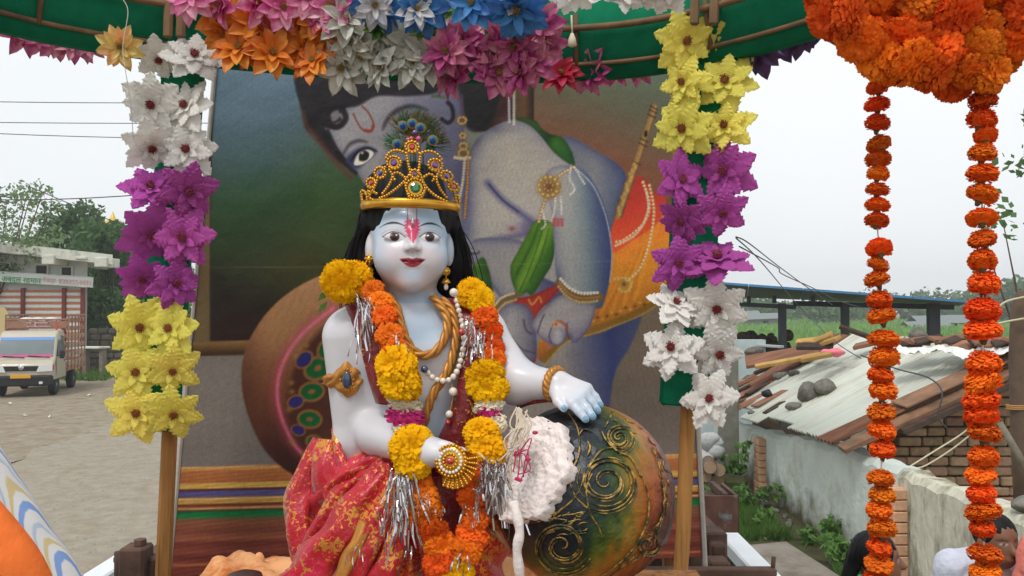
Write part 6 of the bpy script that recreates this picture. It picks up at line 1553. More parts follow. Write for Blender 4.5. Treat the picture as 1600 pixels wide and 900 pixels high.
# ---- jewellery
def rope(pts, r, name, m=m_goldp, parent=None, strands=3, tw=9.):
    pp = [Vector(q) for q in spline(pts, 10)]; out = MB(); up = Vector((0, -1, .1)); L = 0
    for k in range(strands):
        tr_ = []; L = 0
        for i, q in enumerate(pp):
            t = (pp[min(i+1, len(pp)-1)]-pp[max(i-1, 0)]).normalized(); b = t.cross(up).normalized(); n_ = b.cross(t)
            if i: L += (q-pp[i-1]).length
            a = L/r*.75+2*math.pi*k/strands; tr_.append(q+(b*math.cos(a)+n_*math.sin(a))*r*.5)
        out.tube(tr_, r*.58, 6)
    return out.build(name, m, parent or statue, True)
nk = lambda pts: [P(*q) for q in pts]
rope(nk([(606, 462, 1.385), (619, 480, 1.372), (629, 516, 1.358), (640, 540, 1.352), (652, 552, 1.350), (667, 555, 1.350), (684, 546, 1.352), (697, 522, 1.358), (698, 497, 1.366), (688, 478, 1.376), (676, 464, 1.388)]), .0078, 'neck_rope')
rope(nk([(690, 468, 1.392), (706, 486, 1.378), (713, 515, 1.366), (710, 545, 1.358), (703, 570, 1.352), (692, 592, 1.348), (677, 616, 1.346), (668, 640, 1.344), (660, 665, 1.345), (640, 690, 1.35)]), .0078, 'chest_rope')
def pearl_line(pts, r, step, name='pearl'):
    pp = np.array([tuple(q) for q in spline([np.array(P(*a)) for a in pts], 10)]); L = np.concatenate([[0], np.cumsum(np.linalg.norm(np.diff(pp, axis=0), axis=1))])
    mb = MB().ball((0, 0, 0), 1, 10, 7); me = mesh(name, mb.v, mb.f, m_pearl, True); th = MB().tube([tuple(q) for q in pp], .0008, 4).build('bead_thread', m_thread, statue, True)
    for s in np.arange(0, L[-1], step):
        rr = r*random.uniform(.85, 1.12); link(name, me, th, mw=Matrix.Translation([np.interp(s, L, pp[:, k]) for k in range(3)]) @ Matrix.Scale(rr, 4))
    return me
pm = pearl_line([(713, 462, 1.375), (715, 478, 1.366), (720, 496, 1.356), (724, 515, 1.350), (725, 535, 1.346), (722, 553, 1.343), (716, 576, 1.340), (706, 591, 1.338), (692, 595, 1.338), (676, 590, 1.340), (664, 578, 1.344)], .0050, .0098)
for (px, py, r, m) in ((709, 457, .0072, m_pearl), (721, 519, .0066, m_gemr), (708, 612, .0074, m_pearl), (702, 647, .0062, m_pearl), (663, 577, .0064, m_gemd), (700, 660, .005, m_gemr)):
    MB().ball(P(px, py, 1.332), r, 12, 8).build('bead', m, statue, True)
MB().tube(nk([(706, 600, 1.338), (708, 620, 1.336), (704, 640, 1.335), (701, 662, 1.335)]), .0012, 5).build('bead_thread', m_goldp, statue, True)
# earrings
for (px, py, d, s) in ((577, 405, 1.395, -1), (697, 424, 1.392, 1)):
    c = P(px, py, d); er = MB().ball(c, .0078, 10, 8).build('earring', m_gold, statue, True)
    MB().tube([c, c+Vector((0, 0, -.018))], .0012, 5).lathe([(.003, 0), (.0075, -.006), (.008, -.008), (.003, -.010)], 12, Matrix.Translation(c+Vector((0, 0, -.012)))).build('bell', m_gold, er, True)
    MB().ball(c+Vector((0, 0, -.027)), (.004, .004, .006), 8, 6).build('drop', m_pearl, er, True)
    for k in range(6): MB().ball(c+Vector((.006*math.cos(k), -.006, .006*math.sin(k))), .002, 6, 4).build('stud', m_gold, er, True)
# armlet modelled on the upper arm
sh, el = P(546, 527, 1.425), P(553, 703, 1.425)
def armp(ang, t, off):     # t along the arm, ang round it (0 faces the camera)
    c = sh.lerp(el, t); r = .0475+(.0345-.0475)*t+off; return c+Vector((math.sin(ang), -math.cos(ang), 0))*r
n = 40; V = []; tc = (590-527)/(703-527)
for i in range(n+1):
    a = -1.5+3.0*i/n; hgt = .040+.115*math.exp(-((a-.1)/.5)**2)+.02*math.exp(-((abs(a-.1)-1.0)/.25)**2)+.006*math.cos(a*16)
    for k in range(9):
        s = k/8*2-1; edge = 1-abs(s)**4; relief = .0045*edge+.003*math.sin(a*11+s*6)*edge+.0018*(abs(abs(s)-.55) < .14)
        V.append(armp(a, tc+s*hgt-.02*a, .0008+relief))
al = link('armlet', mesh('armlet', V, [(i*9+k, i*9+k+1, i*9+10+k, i*9+9+k) for i in range(n) for k in range(8)], m_goldp, True), statue)
MB().ball(armp(.05, tc, .006), (.0085, .004, .0145), 14, 10).build('gem', m_gemd, al, True)
for k in range(14):
    a = 2*math.pi*k/14; MB().ball(armp(.05+.26*math.cos(a)*.9, tc+.092*math.sin(a), .0045), .0027, 6, 5).build('stud', m_goldp, al, True)
# bracelet
wr = P(867, 600, 1.337); axis = (P(895, 608, 1.32)-P(845, 598, 1.36)).normalized(); u_ = axis.orthogonal().normalized(); w_ = axis.cross(u_)
mb = MB()
for k in range(2):
    mb.tube([wr+(u_*math.cos(a)+w_*math.sin(a))*(.0255+.002*math.cos(a*9+k*3.14))+axis*.0028*math.sin(a*9+k*3.14) for a in np.linspace(0, 2*math.pi, 90)], .0046, 6, cap=False)
mb.build('bracelet', m_goldp, statue, True)
# ---- red sari
def sari_mat(name, deep):
    m = bpy.data.materials.new(name); m.use_nodes = True; nt = m.node_tree; L = nt.links; b = nt.nodes['Principled BSDF']
    tc = nt.nodes.new('ShaderNodeTexCoord'); v = tc.outputs['Object']
    n1 = nt.nodes.new('ShaderNodeTexNoise'); n1.inputs['Scale'].default_value = 9; n1.inputs['Detail'].default_value = 4; L.new(v, n1.inputs['Vector'])
    r1 = nt.nodes.new('ShaderNodeValToRGB'); e = r1.color_ramp.elements; e[0].position = .35; e[0].color = C(*deep); e[1].position = .76; e[1].color = C(220, 44, 100) if not deep[2] < 30 else C(150, 24, 30)
    r1.color_ramp.elements.new(.56).color = C(190, 18, 36) if not deep[2] < 30 else C(120, 18, 22); L.new(n1.outputs['Fac'], r1.inputs[0])
    n2 = nt.nodes.new('ShaderNodeTexNoise'); n2.inputs['Scale'].default_value = 105; n2.inputs['Detail'].default_value = 3; n2.inputs['Distortion'].default_value = 1.2; L.new(v, n2.inputs['Vector'])
    n3 = nt.nodes.new('ShaderNodeTexNoise'); n3.inputs['Scale'].default_value = 16; L.new(v, n3.inputs['Vector'])
    ad = nt.nodes.new('ShaderNodeMath'); ad.operation = 'MULTIPLY_ADD'; ad.inputs[1].default_value = .7; L.new(n3.outputs['Fac'], ad.inputs[0]); L.new(n2.outputs['Fac'], ad.inputs[2])
    mr = nt.nodes.new('ShaderNodeMapRange'); mr.inputs[1].default_value = .93 if not deep[2] < 30 else 1.0; mr.inputs[2].default_value = .97 if not deep[2] < 30 else 1.04; L.new(ad.outputs[0], mr.inputs[0])
    mx = nt.nodes.new('ShaderNodeMixRGB'); mx.inputs[2].default_value = C(226, 152, 62); L.new(mr.outputs[0], mx.inputs[0]); L.new(r1.outputs[0], mx.inputs[1]); L.new(mx.outputs[0], b.inputs['Base Color'])
    mm = nt.nodes.new('ShaderNodeMath'); mm.operation = 'MULTIPLY'; mm.inputs[1].default_value = .55; L.new(mr.outputs[0], mm.inputs[0]); L.new(mm.outputs[0], b.inputs['Metallic'])
    b.inputs['Roughness'].default_value = .34; b.inputs['Sheen Weight'].default_value = .2
    nb = nt.nodes.new('ShaderNodeTexNoise'); nb.inputs['Scale'].default_value = 60; nb.inputs['Detail'].default_value = 4; L.new(v, nb.inputs['Vector'])
    bp = nt.nodes.new('ShaderNodeBump'); bp.inputs['Strength'].default_value = .7; bp.inputs['Distance'].default_value = .006; L.new(nb.outputs['Fac'], bp.inputs['Height']); L.new(bp.outputs[0], b.inputs['Normal'])
    return m
m_sari = sari_mat('red_gold_sari', (176, 16, 36)); m_sash = sari_mat('dark_red_sash', (104, 12, 18))
rows = [(668, 545, 770), (678, 528, 775), (700, 506, 782), (725, 484, 788), (750, 468, 790), (785, 458, 795), (820, 456, 795), (850, 463, 792), (880, 472, 790), (930, 470, 800), (960, 468, 805)]
V = []; na, nr = 150, 90
for j in range(nr+1):
    py = 668+(960-668)*j/nr; l = np.interp(py, [r[0] for r in rows], [r[1] for r in rows]); r_ = np.interp(py, [r[0] for r in rows], [r[2] for r in rows])
    cx, hw_ = (l+r_)/2, (r_-l)/2
    for i in range(na+1):
        a = -2.2+4.4*i/na; t = math.sin(a) if abs(a) < math.pi/2 else math.copysign(1-(abs(a)-math.pi/2)*.25, a)
        px = cx+hw_*t; d = 1.46-.115*math.cos(a)*min(1, max(.3, (py-640)/95))
        # radiating drape folds from the hip knot
        q = math.atan2(py-690, px-640+.01); rad = math.hypot(px-640, py-690)
        fo = .006*(1-2*abs(math.sin(q*9+rad*.008)))+.0035*math.sin(q*37+rad*.03+1)+.0025*math.sin(px*.11+py*.05)
        p = P(px, py, d); n_ = Vector((math.sin(a), -math.cos(a), 0)); p = p+n_*fo*min(1, (py-655)/40)
        if p.z < TZ+.01: p.z = TZ+.01
        V.append(p)
link('sari', mesh('sari', V, [(j*(na+1)+i, j*(na+1)+i+1, (j+1)*(na+1)+i+1, (j+1)*(na+1)+i) for j in range(nr) for i in range(na)], m_sari, True), statue)
def drape(pts, r0, r1, m, name='sari_fold', flat=.6, wob=1.):
    pp = spline([np.array(P(*q)) for q in pts], 10); n = len(pp); V = []; k = 16
    for i, q in enumerate(pp):
        q = Vector(q); t = (Vector(pp[min(i+1, n-1)])-Vector(pp[max(i-1, 0)])).normalized(); b = t.cross(Vector((0, -1, 0))).normalized(); nn = b.cross(t); rr = r0+(r1-r0)*i/(n-1)
        for j in range(k):
            a = 2*math.pi*j/k; w = 1+.22*wob*math.sin(a*5+i*.12)+.1*math.sin(i*.5+a*2); V.append(q+b*math.cos(a)*rr*w+nn*math.sin(a)*rr*w*flat)
    fs = [(i*k+j, i*k+(j+1) % k, (i+1)*k+(j+1) % k, (i+1)*k+j) for i in range(n-1) for j in range(k)]+[tuple(range(k)), tuple(range((n-1)*k, n*k))]
    return link(name, mesh(name, V, fs, m, True), statue)
drape([(505, 690, 1.43), (478, 745, 1.42), (466, 800, 1.40), (478, 860, 1.38), (500, 910, 1.37)], .016, .030, m_sari)
drape([(610, 730, 1.36), (575, 775, 1.34), (535, 830, 1.325), (495, 880, 1.33), (470, 915, 1.34)], .022, .036, m_sari)
drape([(625, 745, 1.35), (595, 800, 1.33), (572, 850, 1.315), (548, 915, 1.31)], .020, .028, m_sari)
drape([(640, 775, 1.35), (622, 830, 1.33), (604, 880, 1.315), (590, 920, 1.31)], .020, .026, m_sari)
drape([(572, 815, 1.315), (558, 850, 1.303), (540, 885, 1.298), (528, 920, 1.295)], .010, .012, m_goldp, 'gold_border')
drape([(580, 735, 1.375), (555, 752, 1.37), (520, 790, 1.365), (490, 850, 1.365), (478, 900, 1.37)], .012, .018, m_sari)
drape([(685, 745, 1.345), (690, 800, 1.335), (690, 860, 1.33), (685, 920, 1.33)], .030, .034, m_sash)
drape([(524, 668, 1.415), (528, 700, 1.392), (536, 725, 1.383), (546, 748, 1.376)], .006, .010, m_sari)
drape([(546, 748, 1.376), (562, 734, 1.37), (582, 722, 1.365), (606, 716, 1.36), (632, 716, 1.35)], .010, .012, m_sari)
drape([(520, 690, 1.42), (512, 730, 1.40), (528, 775, 1.385), (552, 800, 1.365)], .022, .034, m_sari)
drape([(552, 772, 1.385), (585, 752, 1.365), (620, 742, 1.35)], .026, .026, m_sari)
def ribbon(L_, R__, name, m, nv=9, bow=.008):
    a = spline([np.array(P(*q)) for q in L_], 8); b = spline([np.array(P(*q)) for q in R__], 8); V = []
    for i in range(len(a)):
        for k in range(nv):
            t = k/(nv-1); p = a[i]*(1-t)+b[i]*t; p = p+np.array([0, -bow*math.sin(math.pi*t)-.003*math.sin(t*14+i*.2), 0]); V.append(p)
    o = link(name, mesh(name, V, [(i*nv+k, i*nv+k+1, i*nv+nv+k+1, i*nv+nv+k) for i in range(len(a)-1) for k in range(nv-1)], m, True), statue); o.modifiers.new('s', 'SOLIDIFY').thickness = .002; return o
ribbon([(541, 478, 1.405), (560, 530, 1.372), (575, 590, 1.362), (588, 630, 1.358)], [(582, 462, 1.40), (606, 520, 1.362), (618, 590, 1.352), (636, 635, 1.352)], 'sash', m_sash)
ribbon([(700, 466, 1.40), (722, 520, 1.356), (718, 580, 1.345), (705, 640, 1.342), (668, 720, 1.345)], [(765, 470, 1.405), (786, 540, 1.385), (784, 600, 1.372), (775, 680, 1.36), (745, 760, 1.35)], 'sash', m_sash, bow=.014)
ribbon([(812, 604, 1.39), (830, 612, 1.365), (845, 614, 1.345)], [(806, 640, 1.39), (832, 632, 1.36), (866, 628, 1.345)], 'sleeve_frill', m_sash)
# gold beaded brooch held at the waist
bc = P(705, 720, 1.235); M = face_dir(Vector((-.25, -1, .1))).to_4x4(); mb = MB(); BM = Matrix.Translation(bc) @ M @ Matrix.Scale(.84, 4)
br = MB().lathe([(.030, -.006), (.030, 0), (.022, .004), (.004, .006)], 20, BM).build('gold_brooch', m_gold, smooth=True); tag(br, 'round gold beaded brooch in front of the waist', 'brooch')
for (rr, cnt, rb, m, zz) in ((.028, 26, .0030, m_gold, .002), (.0205, 20, .0028, m_pearl, .005), (.0125, 13, .0026, m_gold, .007)):
    for k in range(cnt): a = 2*math.pi*k/cnt; MB().ball(BM @ Vector((rr*math.cos(a), rr*math.sin(a), zz)), rb, 6, 5).build('bead', m, br, True)
MB().ball(BM @ Vector((0, 0, .007)), (.0075, .004, .005), 10, 8).build('gem', m_gemr, br, True)
fan = MB()
Vf = [(-.02, .012)]+[(.004+.052*math.cos(-2.05+i*.1)*.85, .050*math.sin(-2.05+i*.1)) for i in range(24)]+[(.02, .02)]
fan.add([BM @ Vector((x, y, -.004)) for x, y in Vf]+[BM @ Vector((x, y, -.007)) for x, y in Vf], [tuple(range(len(Vf))), tuple(range(len(Vf), 2*len(Vf)))[::-1]]+[(i, (i+1) % len(Vf), (i+1) % len(Vf)+len(Vf), i+len(Vf)) for i in range(len(Vf))])
for k in range(11):
    a = -2.0+k*.215; 
    for q in range(5): fan.ball(BM @ Vector((.004+(.030+.005*q)*math.cos(a)*.88, (.030+.0048*q)*math.sin(a), -.003)), .0024, 6, 4)
fan.build('bead_fan', m_gold, br, True)
# ================================================================ BUTTER POT
PC = P(912, 772, 1.36); PR = .152; PN = Vector((-.67, -.61, .42)).normalized()
pot = empty('butter_pot', PC-Vector((0, 0, PR)), 'round painted clay pot with gold spirals and overflowing white butter', 'pot')
PM = Matrix.Translation(PC) @ face_dir(PN).to_4x4()
n, m_ = 120, 110; V = []; cols = []
stp = [(0, (18, 19, 26)), (.62, (18, 20, 28)), (.84, (18, 30, 36)), (1.0, (30, 54, 32)), (1.16, (72, 86, 28)), (1.32, (146, 104, 28)), (1.55, (156, 80, 24)), (1.74, (110, 44, 24)), (1.98, (70, 26, 22)), (3.2, (50, 22, 20))]
for j in range(m_+1):
    th = .52+(math.pi-.52)*j/m_
    for i in range(n):
        a = 2*math.pi*i/n; r = PR*(1+.006*math.sin(a*3+th*4)+.004*math.sin(a*17+th*9)*math.sin(th*13)+(.004*math.sin(th*60+3*math.sin(a*4)) if th > 1.9 else .0015*math.sin(a*40+th*30)))
        V.append(PM @ Vector((r*math.sin(th)*math.cos(a), r*math.sin(th)*math.sin(a), r*math.cos(th))))
        tt = th+.08*math.sin(a*3+1)+.06*math.sin(a*7+th*5)+.04*math.sin(a*23+th*31)+.03*random.gauss(0, 1); cols.append(s2l(lerp_stops(np.array([tt]), stp)[0]))
fs = np.array([(j*n+i, (j+1)*n+i, (j+1)*n+(i+1) % n, j*n+(i+1) % n) for j in range(m_) for i in range(n)])
m_pot = mat('painted_clay', attr=True, rough=.36, spec=.4, coat=.12, var=.26, vscale=16, bump=.8, bscale=34)
link('pot_body', mesh('pot_body', V, fs, m_pot, True, col=np.array(cols)), pot)
m_rim = mat('dark_glaze', C(30, 32, 40), .35, spec=.5, var=.3, vscale=30, bump=.5, bscale=50)
zr_ = PR*math.cos(.55); rr_ = PR*math.sin(.55)
MB().lathe([(rr_*1.12, zr_-.018), (rr_*1.05, zr_-.004), (rr_*.98, zr_+.008), (rr_*1.03, zr_+.014), (rr_*.9, zr_+.016)], 40, PM).build('pot_neck', m_rim, pot, True)
# butter
m_butter = mat('white_cotton_butter', C(234, 222, 217), .95, spec=.08, var=.06, vscale=30, col2=C(224, 204, 204), c2pos=(.55, .8), bump=1, bscale=110)
gg = np.random.default_rng(4); n, m_ = 110, 46; V = []
for j in range(m_+1):
    t = j/m_
    for i in range(n):
        a = 2*math.pi*i/n
        rag = 1+.03*math.sin(a*7+1)+.025*math.sin(a*13)+.02*math.sin(a*29+2)
        if t < .72: rr = rr_*1.06*rag*(t/.72); z = zr_+.030+.0025*math.sin(rr*180+a*3)*math.sin(a*5+rr*90)-.010*(t/.72)**3+.0016*gg.normal()
        else:
            q = (t-.72)/.28; rr = rr_*1.06*rag*(1+.03*math.sin(q*math.pi)-.1*q); z = zr_+.016-.040*q*(1+.3*math.sin(a*6))+.001*gg.normal()
        if t < .4: z -= .008*(1-t/.4)
        V.append(PM @ Vector((rr*math.cos(a), rr*math.sin(a), z)))
link('butter', mesh('butter', V, np.array([(j*n+i, (j+1)*n+i, (j+1)*n+(i+1) % n, j*n+(i+1) % n) for j in range(m_) for i in range(n)]), m_butter, True), pot)
mb = MB(); pts = [P(802, 785, 1.215), P(806, 800, 1.208), P(812, 830, 1.204), P(808, 860, 1.205), P(812, 900, 1.212), P(812, 940, 1.225)]
mb.tube(spline(pts, 8), [(.0075+.0007*math.sin(i*.7)) for i in range(41)], 10); mb.build('butter_drip', m_butter, pot, True)
# twisted cotton strings and pink threads on the butter
m_fib = mat('cotton_fibre', C(206, 190, 170), .9); m_pth = mat('pink_thread', C(190, 50, 100), .8)
g = random.Random(9); mb = MB()
for k in range(16):
    mb.tube(spline([P(812+g.gauss(0, 6), 640+g.gauss(0, 3), 1.222), P(816+g.gauss(0, 8), 665, 1.212), P(806+g.gauss(0, 8), 690+g.gauss(0, 8), 1.205), P(800+g.gauss(0, 9), 720+g.gauss(0, 14), 1.203)], 5), .0014, 5)
mb.build('cotton_strings', m_fib, pot, True)
mb = MB()
for k in range(5): mb.tube(spline([P(803+k, 712, 1.203), P(806+k*6, 700+g.gauss(0, 8), 1.196), P(808+k*5+g.gauss(0, 5), 725+g.gauss(0, 6), 1.196), P(802+k*4, 742+g.gauss(0, 8), 1.198)], 5), .0010, 5)
mb.build('pink_threads', m_pth, pot, True)
for (px, py) in ((825, 718), (808, 748), (836, 676), (812, 750)): MB().ball(P(px, py, 1.196 if px < 830 else 1.198), (.0045, .0015, .003), 8, 5).build('pink_petal', m_pth, pot, True)
# gold spiral relief on the pot: points found on the pot's own surface
def onpot(px, py, off=.0015):
    o_ = Vector((0, 0, CZ)); d = (P(px, py, 1)-o_).normalized(); oc = o_-PC; b = oc.dot(d); c = oc.dot(oc)-(PR*1.004)**2; D_ = b*b-c
    if D_ < 0: return None
    q = o_+d*(-b-math.sqrt(D_)); return q+(q-PC).normalized()*off
m_relief = mat('gold_relief', C(176, 142, 72), .4, metal=.4, spec=.5, var=.4, vscale=60, col2=C(60, 62, 40), c2pos=(.42, .56))
def scroll(pts, r=.0018, name='gold_scroll', m=None):
    q = [onpot(*p) for p in spline(pts, 6)]; q = [x for x in q if x is not None]
    if len(q) > 3:
        n = len(q); MB().tube(q, [r*(.45+.55*math.sin(math.pi*(i+.5)/n))*(1+.25*math.sin(i*1.7)) for i in range(n)], 6).build(name, m or m_relief, pot, True)
def spiral(cx, cy, r, turns, a0, sgn=1, asp=.92, tail=None):
    pts = []
    for i in range(int(turns*12)+1):
        t = i/(turns*12); a = a0+sgn*t*turns*2*math.pi; rr = r*(.06+.94*t); pts.append((cx+rr*math.cos(a), cy+rr*math.sin(a)*asp))
    scroll(pts+(tail or []))
    scroll([(x+3, y+4) for x, y in pts[6:]], .0012)
    mid_ = [(cx+(x-cx)*.84+2, cy+(y-cy)*.84) for x, y in pts[len(pts)//3:]]; scroll(mid_, .0013)
spiral(946, 752, 57, 2.6, 0, 1); spiral(878, 852, 50, 2.2, 1.5, -1); spiral(966, 684, 25, 2.2, .6, 1); spiral(1010, 850, 22, 1.6, 2, -1)
scroll([(888, 646), (903, 672), (905, 708), (893, 735), (872, 762), (846, 786)]); scroll([(843, 806), (870, 800), (900, 775), (918, 735), (940, 704), (972, 700)], .0016)
scroll([(918, 690), (922, 700), (918, 712)]); scroll([(940, 675), (948, 690), (965, 706), (985, 716), (1000, 745)]); scroll([(925, 740), (916, 765), (922, 800), (936, 826), (940, 840)]); scroll([(958, 640), (952, 655), (945, 668)], .0015)
scroll([(1000, 740), (1012, 775), (1010, 815), (990, 855), (960, 885), (930, 905)]); scroll([(1020, 700), (1034, 750), (1036, 800), (1020, 850)], .0015); scroll([(905, 680), (912, 672), (925, 674)], .0014)
scroll([(990, 868), (965, 890), (940, 908)], .0014); scroll([(840, 815), (862, 810), (885, 812)], .0014); scroll([(850, 828), (872, 820), (896, 826), (905, 850)], .0016); scroll([(1028, 690), (1010, 668), (990, 650)], .0016)
g = random.Random(15)
for i in range(46):   # rough knife marks in the brown base and near the rim
    a = g.uniform(-1.25, 1.0); rr = g.uniform(122, 136); x, y = 912+rr*math.cos(a), 772+rr*math.sin(a); L_ = g.uniform(8, 22)
    scroll([(x, y), (x-math.sin(a+.3)*L_*.5, y+math.cos(a+.3)*L_*.5), (x-math.sin(a)*L_, y+math.cos(a)*L_)], .0010, 'knife_mark')
for i in range(22):
    x, y = g.uniform(850, 905), g.uniform(800, 845); scroll([(x, y), (x+g.uniform(4, 10), y-g.uniform(0, 4)), (x+g.uniform(10, 18), y-g.uniform(0, 8))], .0011, 'knife_mark')
# ================================================================ GARLAND ON THE STATUE
ga = empty('marigold_garland', P(650, 480, 1.38), 'garland of yellow and orange marigolds with silver tinsel round the statue', 'garland')
m_tub = mat('tuberose_cream', C(236, 228, 200), .85, var=.06, vscale=4, transl=.25); m_rose = mat('rose_pink', C(196, 44, 120), .8, var=.15, vscale=4, transl=.25)
TUB = []; ROS = []
for s in (5, 6):
    mb = marigold(s, .8, 150); TUB.append(mesh('tuberose', mb.v, mb.f, [m_tub, m_mcal], True, mi=mb.m))
    mb = marigold(s+4, .8, 60); ROS.append(mesh('rose', mb.v, mb.f, [m_rose, m_mcal], True, mi=mb.m))
def gfl(px, py, d, rx, ry, kind, seed):
    g = random.Random(seed); me = {'y': MAR['y'], 'o': MAR['o'], 't': TUB, 'r': ROS}[kind]; p = P(px, py, d); k = d/F
    M = Matrix.Translation(p) @ face_dir(Vector((g.gauss(0, .25), -1, g.gauss(.1, .25)))).to_4x4() @ Matrix.Diagonal((rx*k*1.06, ry*k*1.08, rx*k, 1)) @ Matrix.Rotation(g.uniform(0, 6), 4, 'Z')
    return link({'y': 'marigold', 'o': 'marigold', 't': 'tuberose', 'r': 'rose'}[kind], g.choice(me), ga, mw=M)
GL = [(536, 440, 1.37, 31, 33, 'y'), (556, 436, 1.385, 26, 26, 'y'), (583, 456, 1.36, 19, 16, 'o'), (595, 473, 1.345, 20, 16, 'o'), (601, 494, 1.335, 20, 18, 'o'), (609, 524, 1.322, 22, 19, 'o'), (617, 548, 1.315, 22, 17, 'o'),
      (620, 572, 1.300, 35, 29, 'y'), (626, 600, 1.296, 34, 26, 'y'), (632, 628, 1.30, 27, 13, 't'), (634, 651, 1.30, 30, 17, 'r'), (641, 673, 1.30, 27, 13, 't'), (643, 697, 1.270, 34, 28, 'y'), (648, 722, 1.268, 33, 22, 'y'),
      (654, 755, 1.278, 23, 19, 'o'), (661, 777, 1.272, 26, 20, 'o'), (663, 800, 1.265, 27, 19, 'o'), (676, 828, 1.262, 25, 20, 'o'), (688, 850, 1.262, 25, 19, 'o'), (686, 878, 1.258, 25, 22, 'o'), (716, 890, 1.262, 22, 26, 'y'), (704, 905, 1.26, 24, 22, 'y'),
      (737, 458, 1.375, 23, 22, 'y'), (751, 470, 1.37, 21, 22, 'y'), (757, 495, 1.362, 20, 18, 'o'), (768, 518, 1.365, 17, 17, 'o'), (772, 545, 1.36, 16, 16, 'o'), (768, 562, 1.35, 22, 18, 'o'), (758, 585, 1.325, 29, 22, 'y'), (762, 606, 1.322, 31, 24, 'y'),
      (764, 634, 1.32, 24, 12, 't'), (766, 648, 1.315, 25, 11, 'r'), (772, 664, 1.31, 23, 13, 't'), (752, 676, 1.290, 27, 22, 'y'), (760, 700, 1.286, 33, 24, 'y'),
      (750, 730, 1.275, 17, 16, 'o'), (742, 752, 1.272, 18, 18, 'o'), (737, 778, 1.270, 22, 18, 'o'), (742, 812, 1.268, 23, 17, 'o'), (738, 836, 1.268, 26, 17, 'o'), (730, 860, 1.262, 23, 21, 'o')]
for i, q in enumerate(GL): gfl(*q, 500+i)
m_tin2 = mat('silver_tinsel', C(220, 218, 220), .16, metal=1, spec=.8)
def tinsel(starts, n, ln, seed, d, lean=(0, 0)):
    g = random.Random(seed); mb = MB()
    for i in range(n):
        px, py = g.choice(starts); px += g.gauss(0, 7); py += g.gauss(0, 6); L_ = ln*g.uniform(.25, 1.1); pts = []; x, y, dd = px, py, d+g.uniform(-.02, .012); vx = g.gauss(lean[0], .30)
        m7 = 7
        for k in range(m7): pts.append(P(x, y, dd)); x += vx*L_/m7; y += L_/m7*(1 if k else .5); vx = vx*.75+g.gauss(0, .10); dd += g.gauss(0, .003)
        wv = g.uniform(.0007, .0018); V = []; a = g.uniform(0, 3)
        for q in pts: a += g.uniform(-.5, .9); s = Vector((math.cos(a), math.sin(a)*.8, .2*math.sin(a*2)))*wv; V += [q-s, q+s]
        mb.add(V, [(2*k, 2*k+1, 2*k+3, 2*k+2) for k in range(m7-1)])
    o = mb.build('tinsel', m_tin2, ga); o['kind'] = 'stuff'; return o
tinsel([(622, 740), (632, 745), (640, 742)], 85, 150, 1, 1.262, (-.08, 0)); tinsel([(765, 725), (772, 730), (780, 728), (755, 720)], 90, 130, 2, 1.262, (.05, 0))
tinsel([(566, 462), (570, 470)], 34, 120, 3, 1.345, (.22, 0)); tinsel([(736, 500), (750, 520), (742, 530)], 46, 60, 4, 1.325, (.0, 0)); tinsel([(620, 520), (630, 545)], 12, 30, 5, 1.30, (.6, 0))
tinsel([(725, 870), (715, 860)], 14, 50, 6, 1.25); tinsel([(660, 770), (680, 800), (735, 790), (745, 760)], 26, 40, 7, 1.245, (.2, 0)); tinsel([(600, 800), (640, 860), (560, 850)], 10, 60, 8, 1.26, (-.2, 0))
# leaf tips tucked beside the upper yellow heads
for (px, py) in ((512, 452), (512, 470)):
    c = P(px, py, 1.38 if py < 500 else 1.27); me = mesh('leaf', [c, c+Vector((-.012, -.003, -.008)), c+Vector((-.018, 0, -.022)), c+Vector((-.004, .003, -.014))], [(0, 1, 2, 3)], m_weed); link('leaf', me, ga)
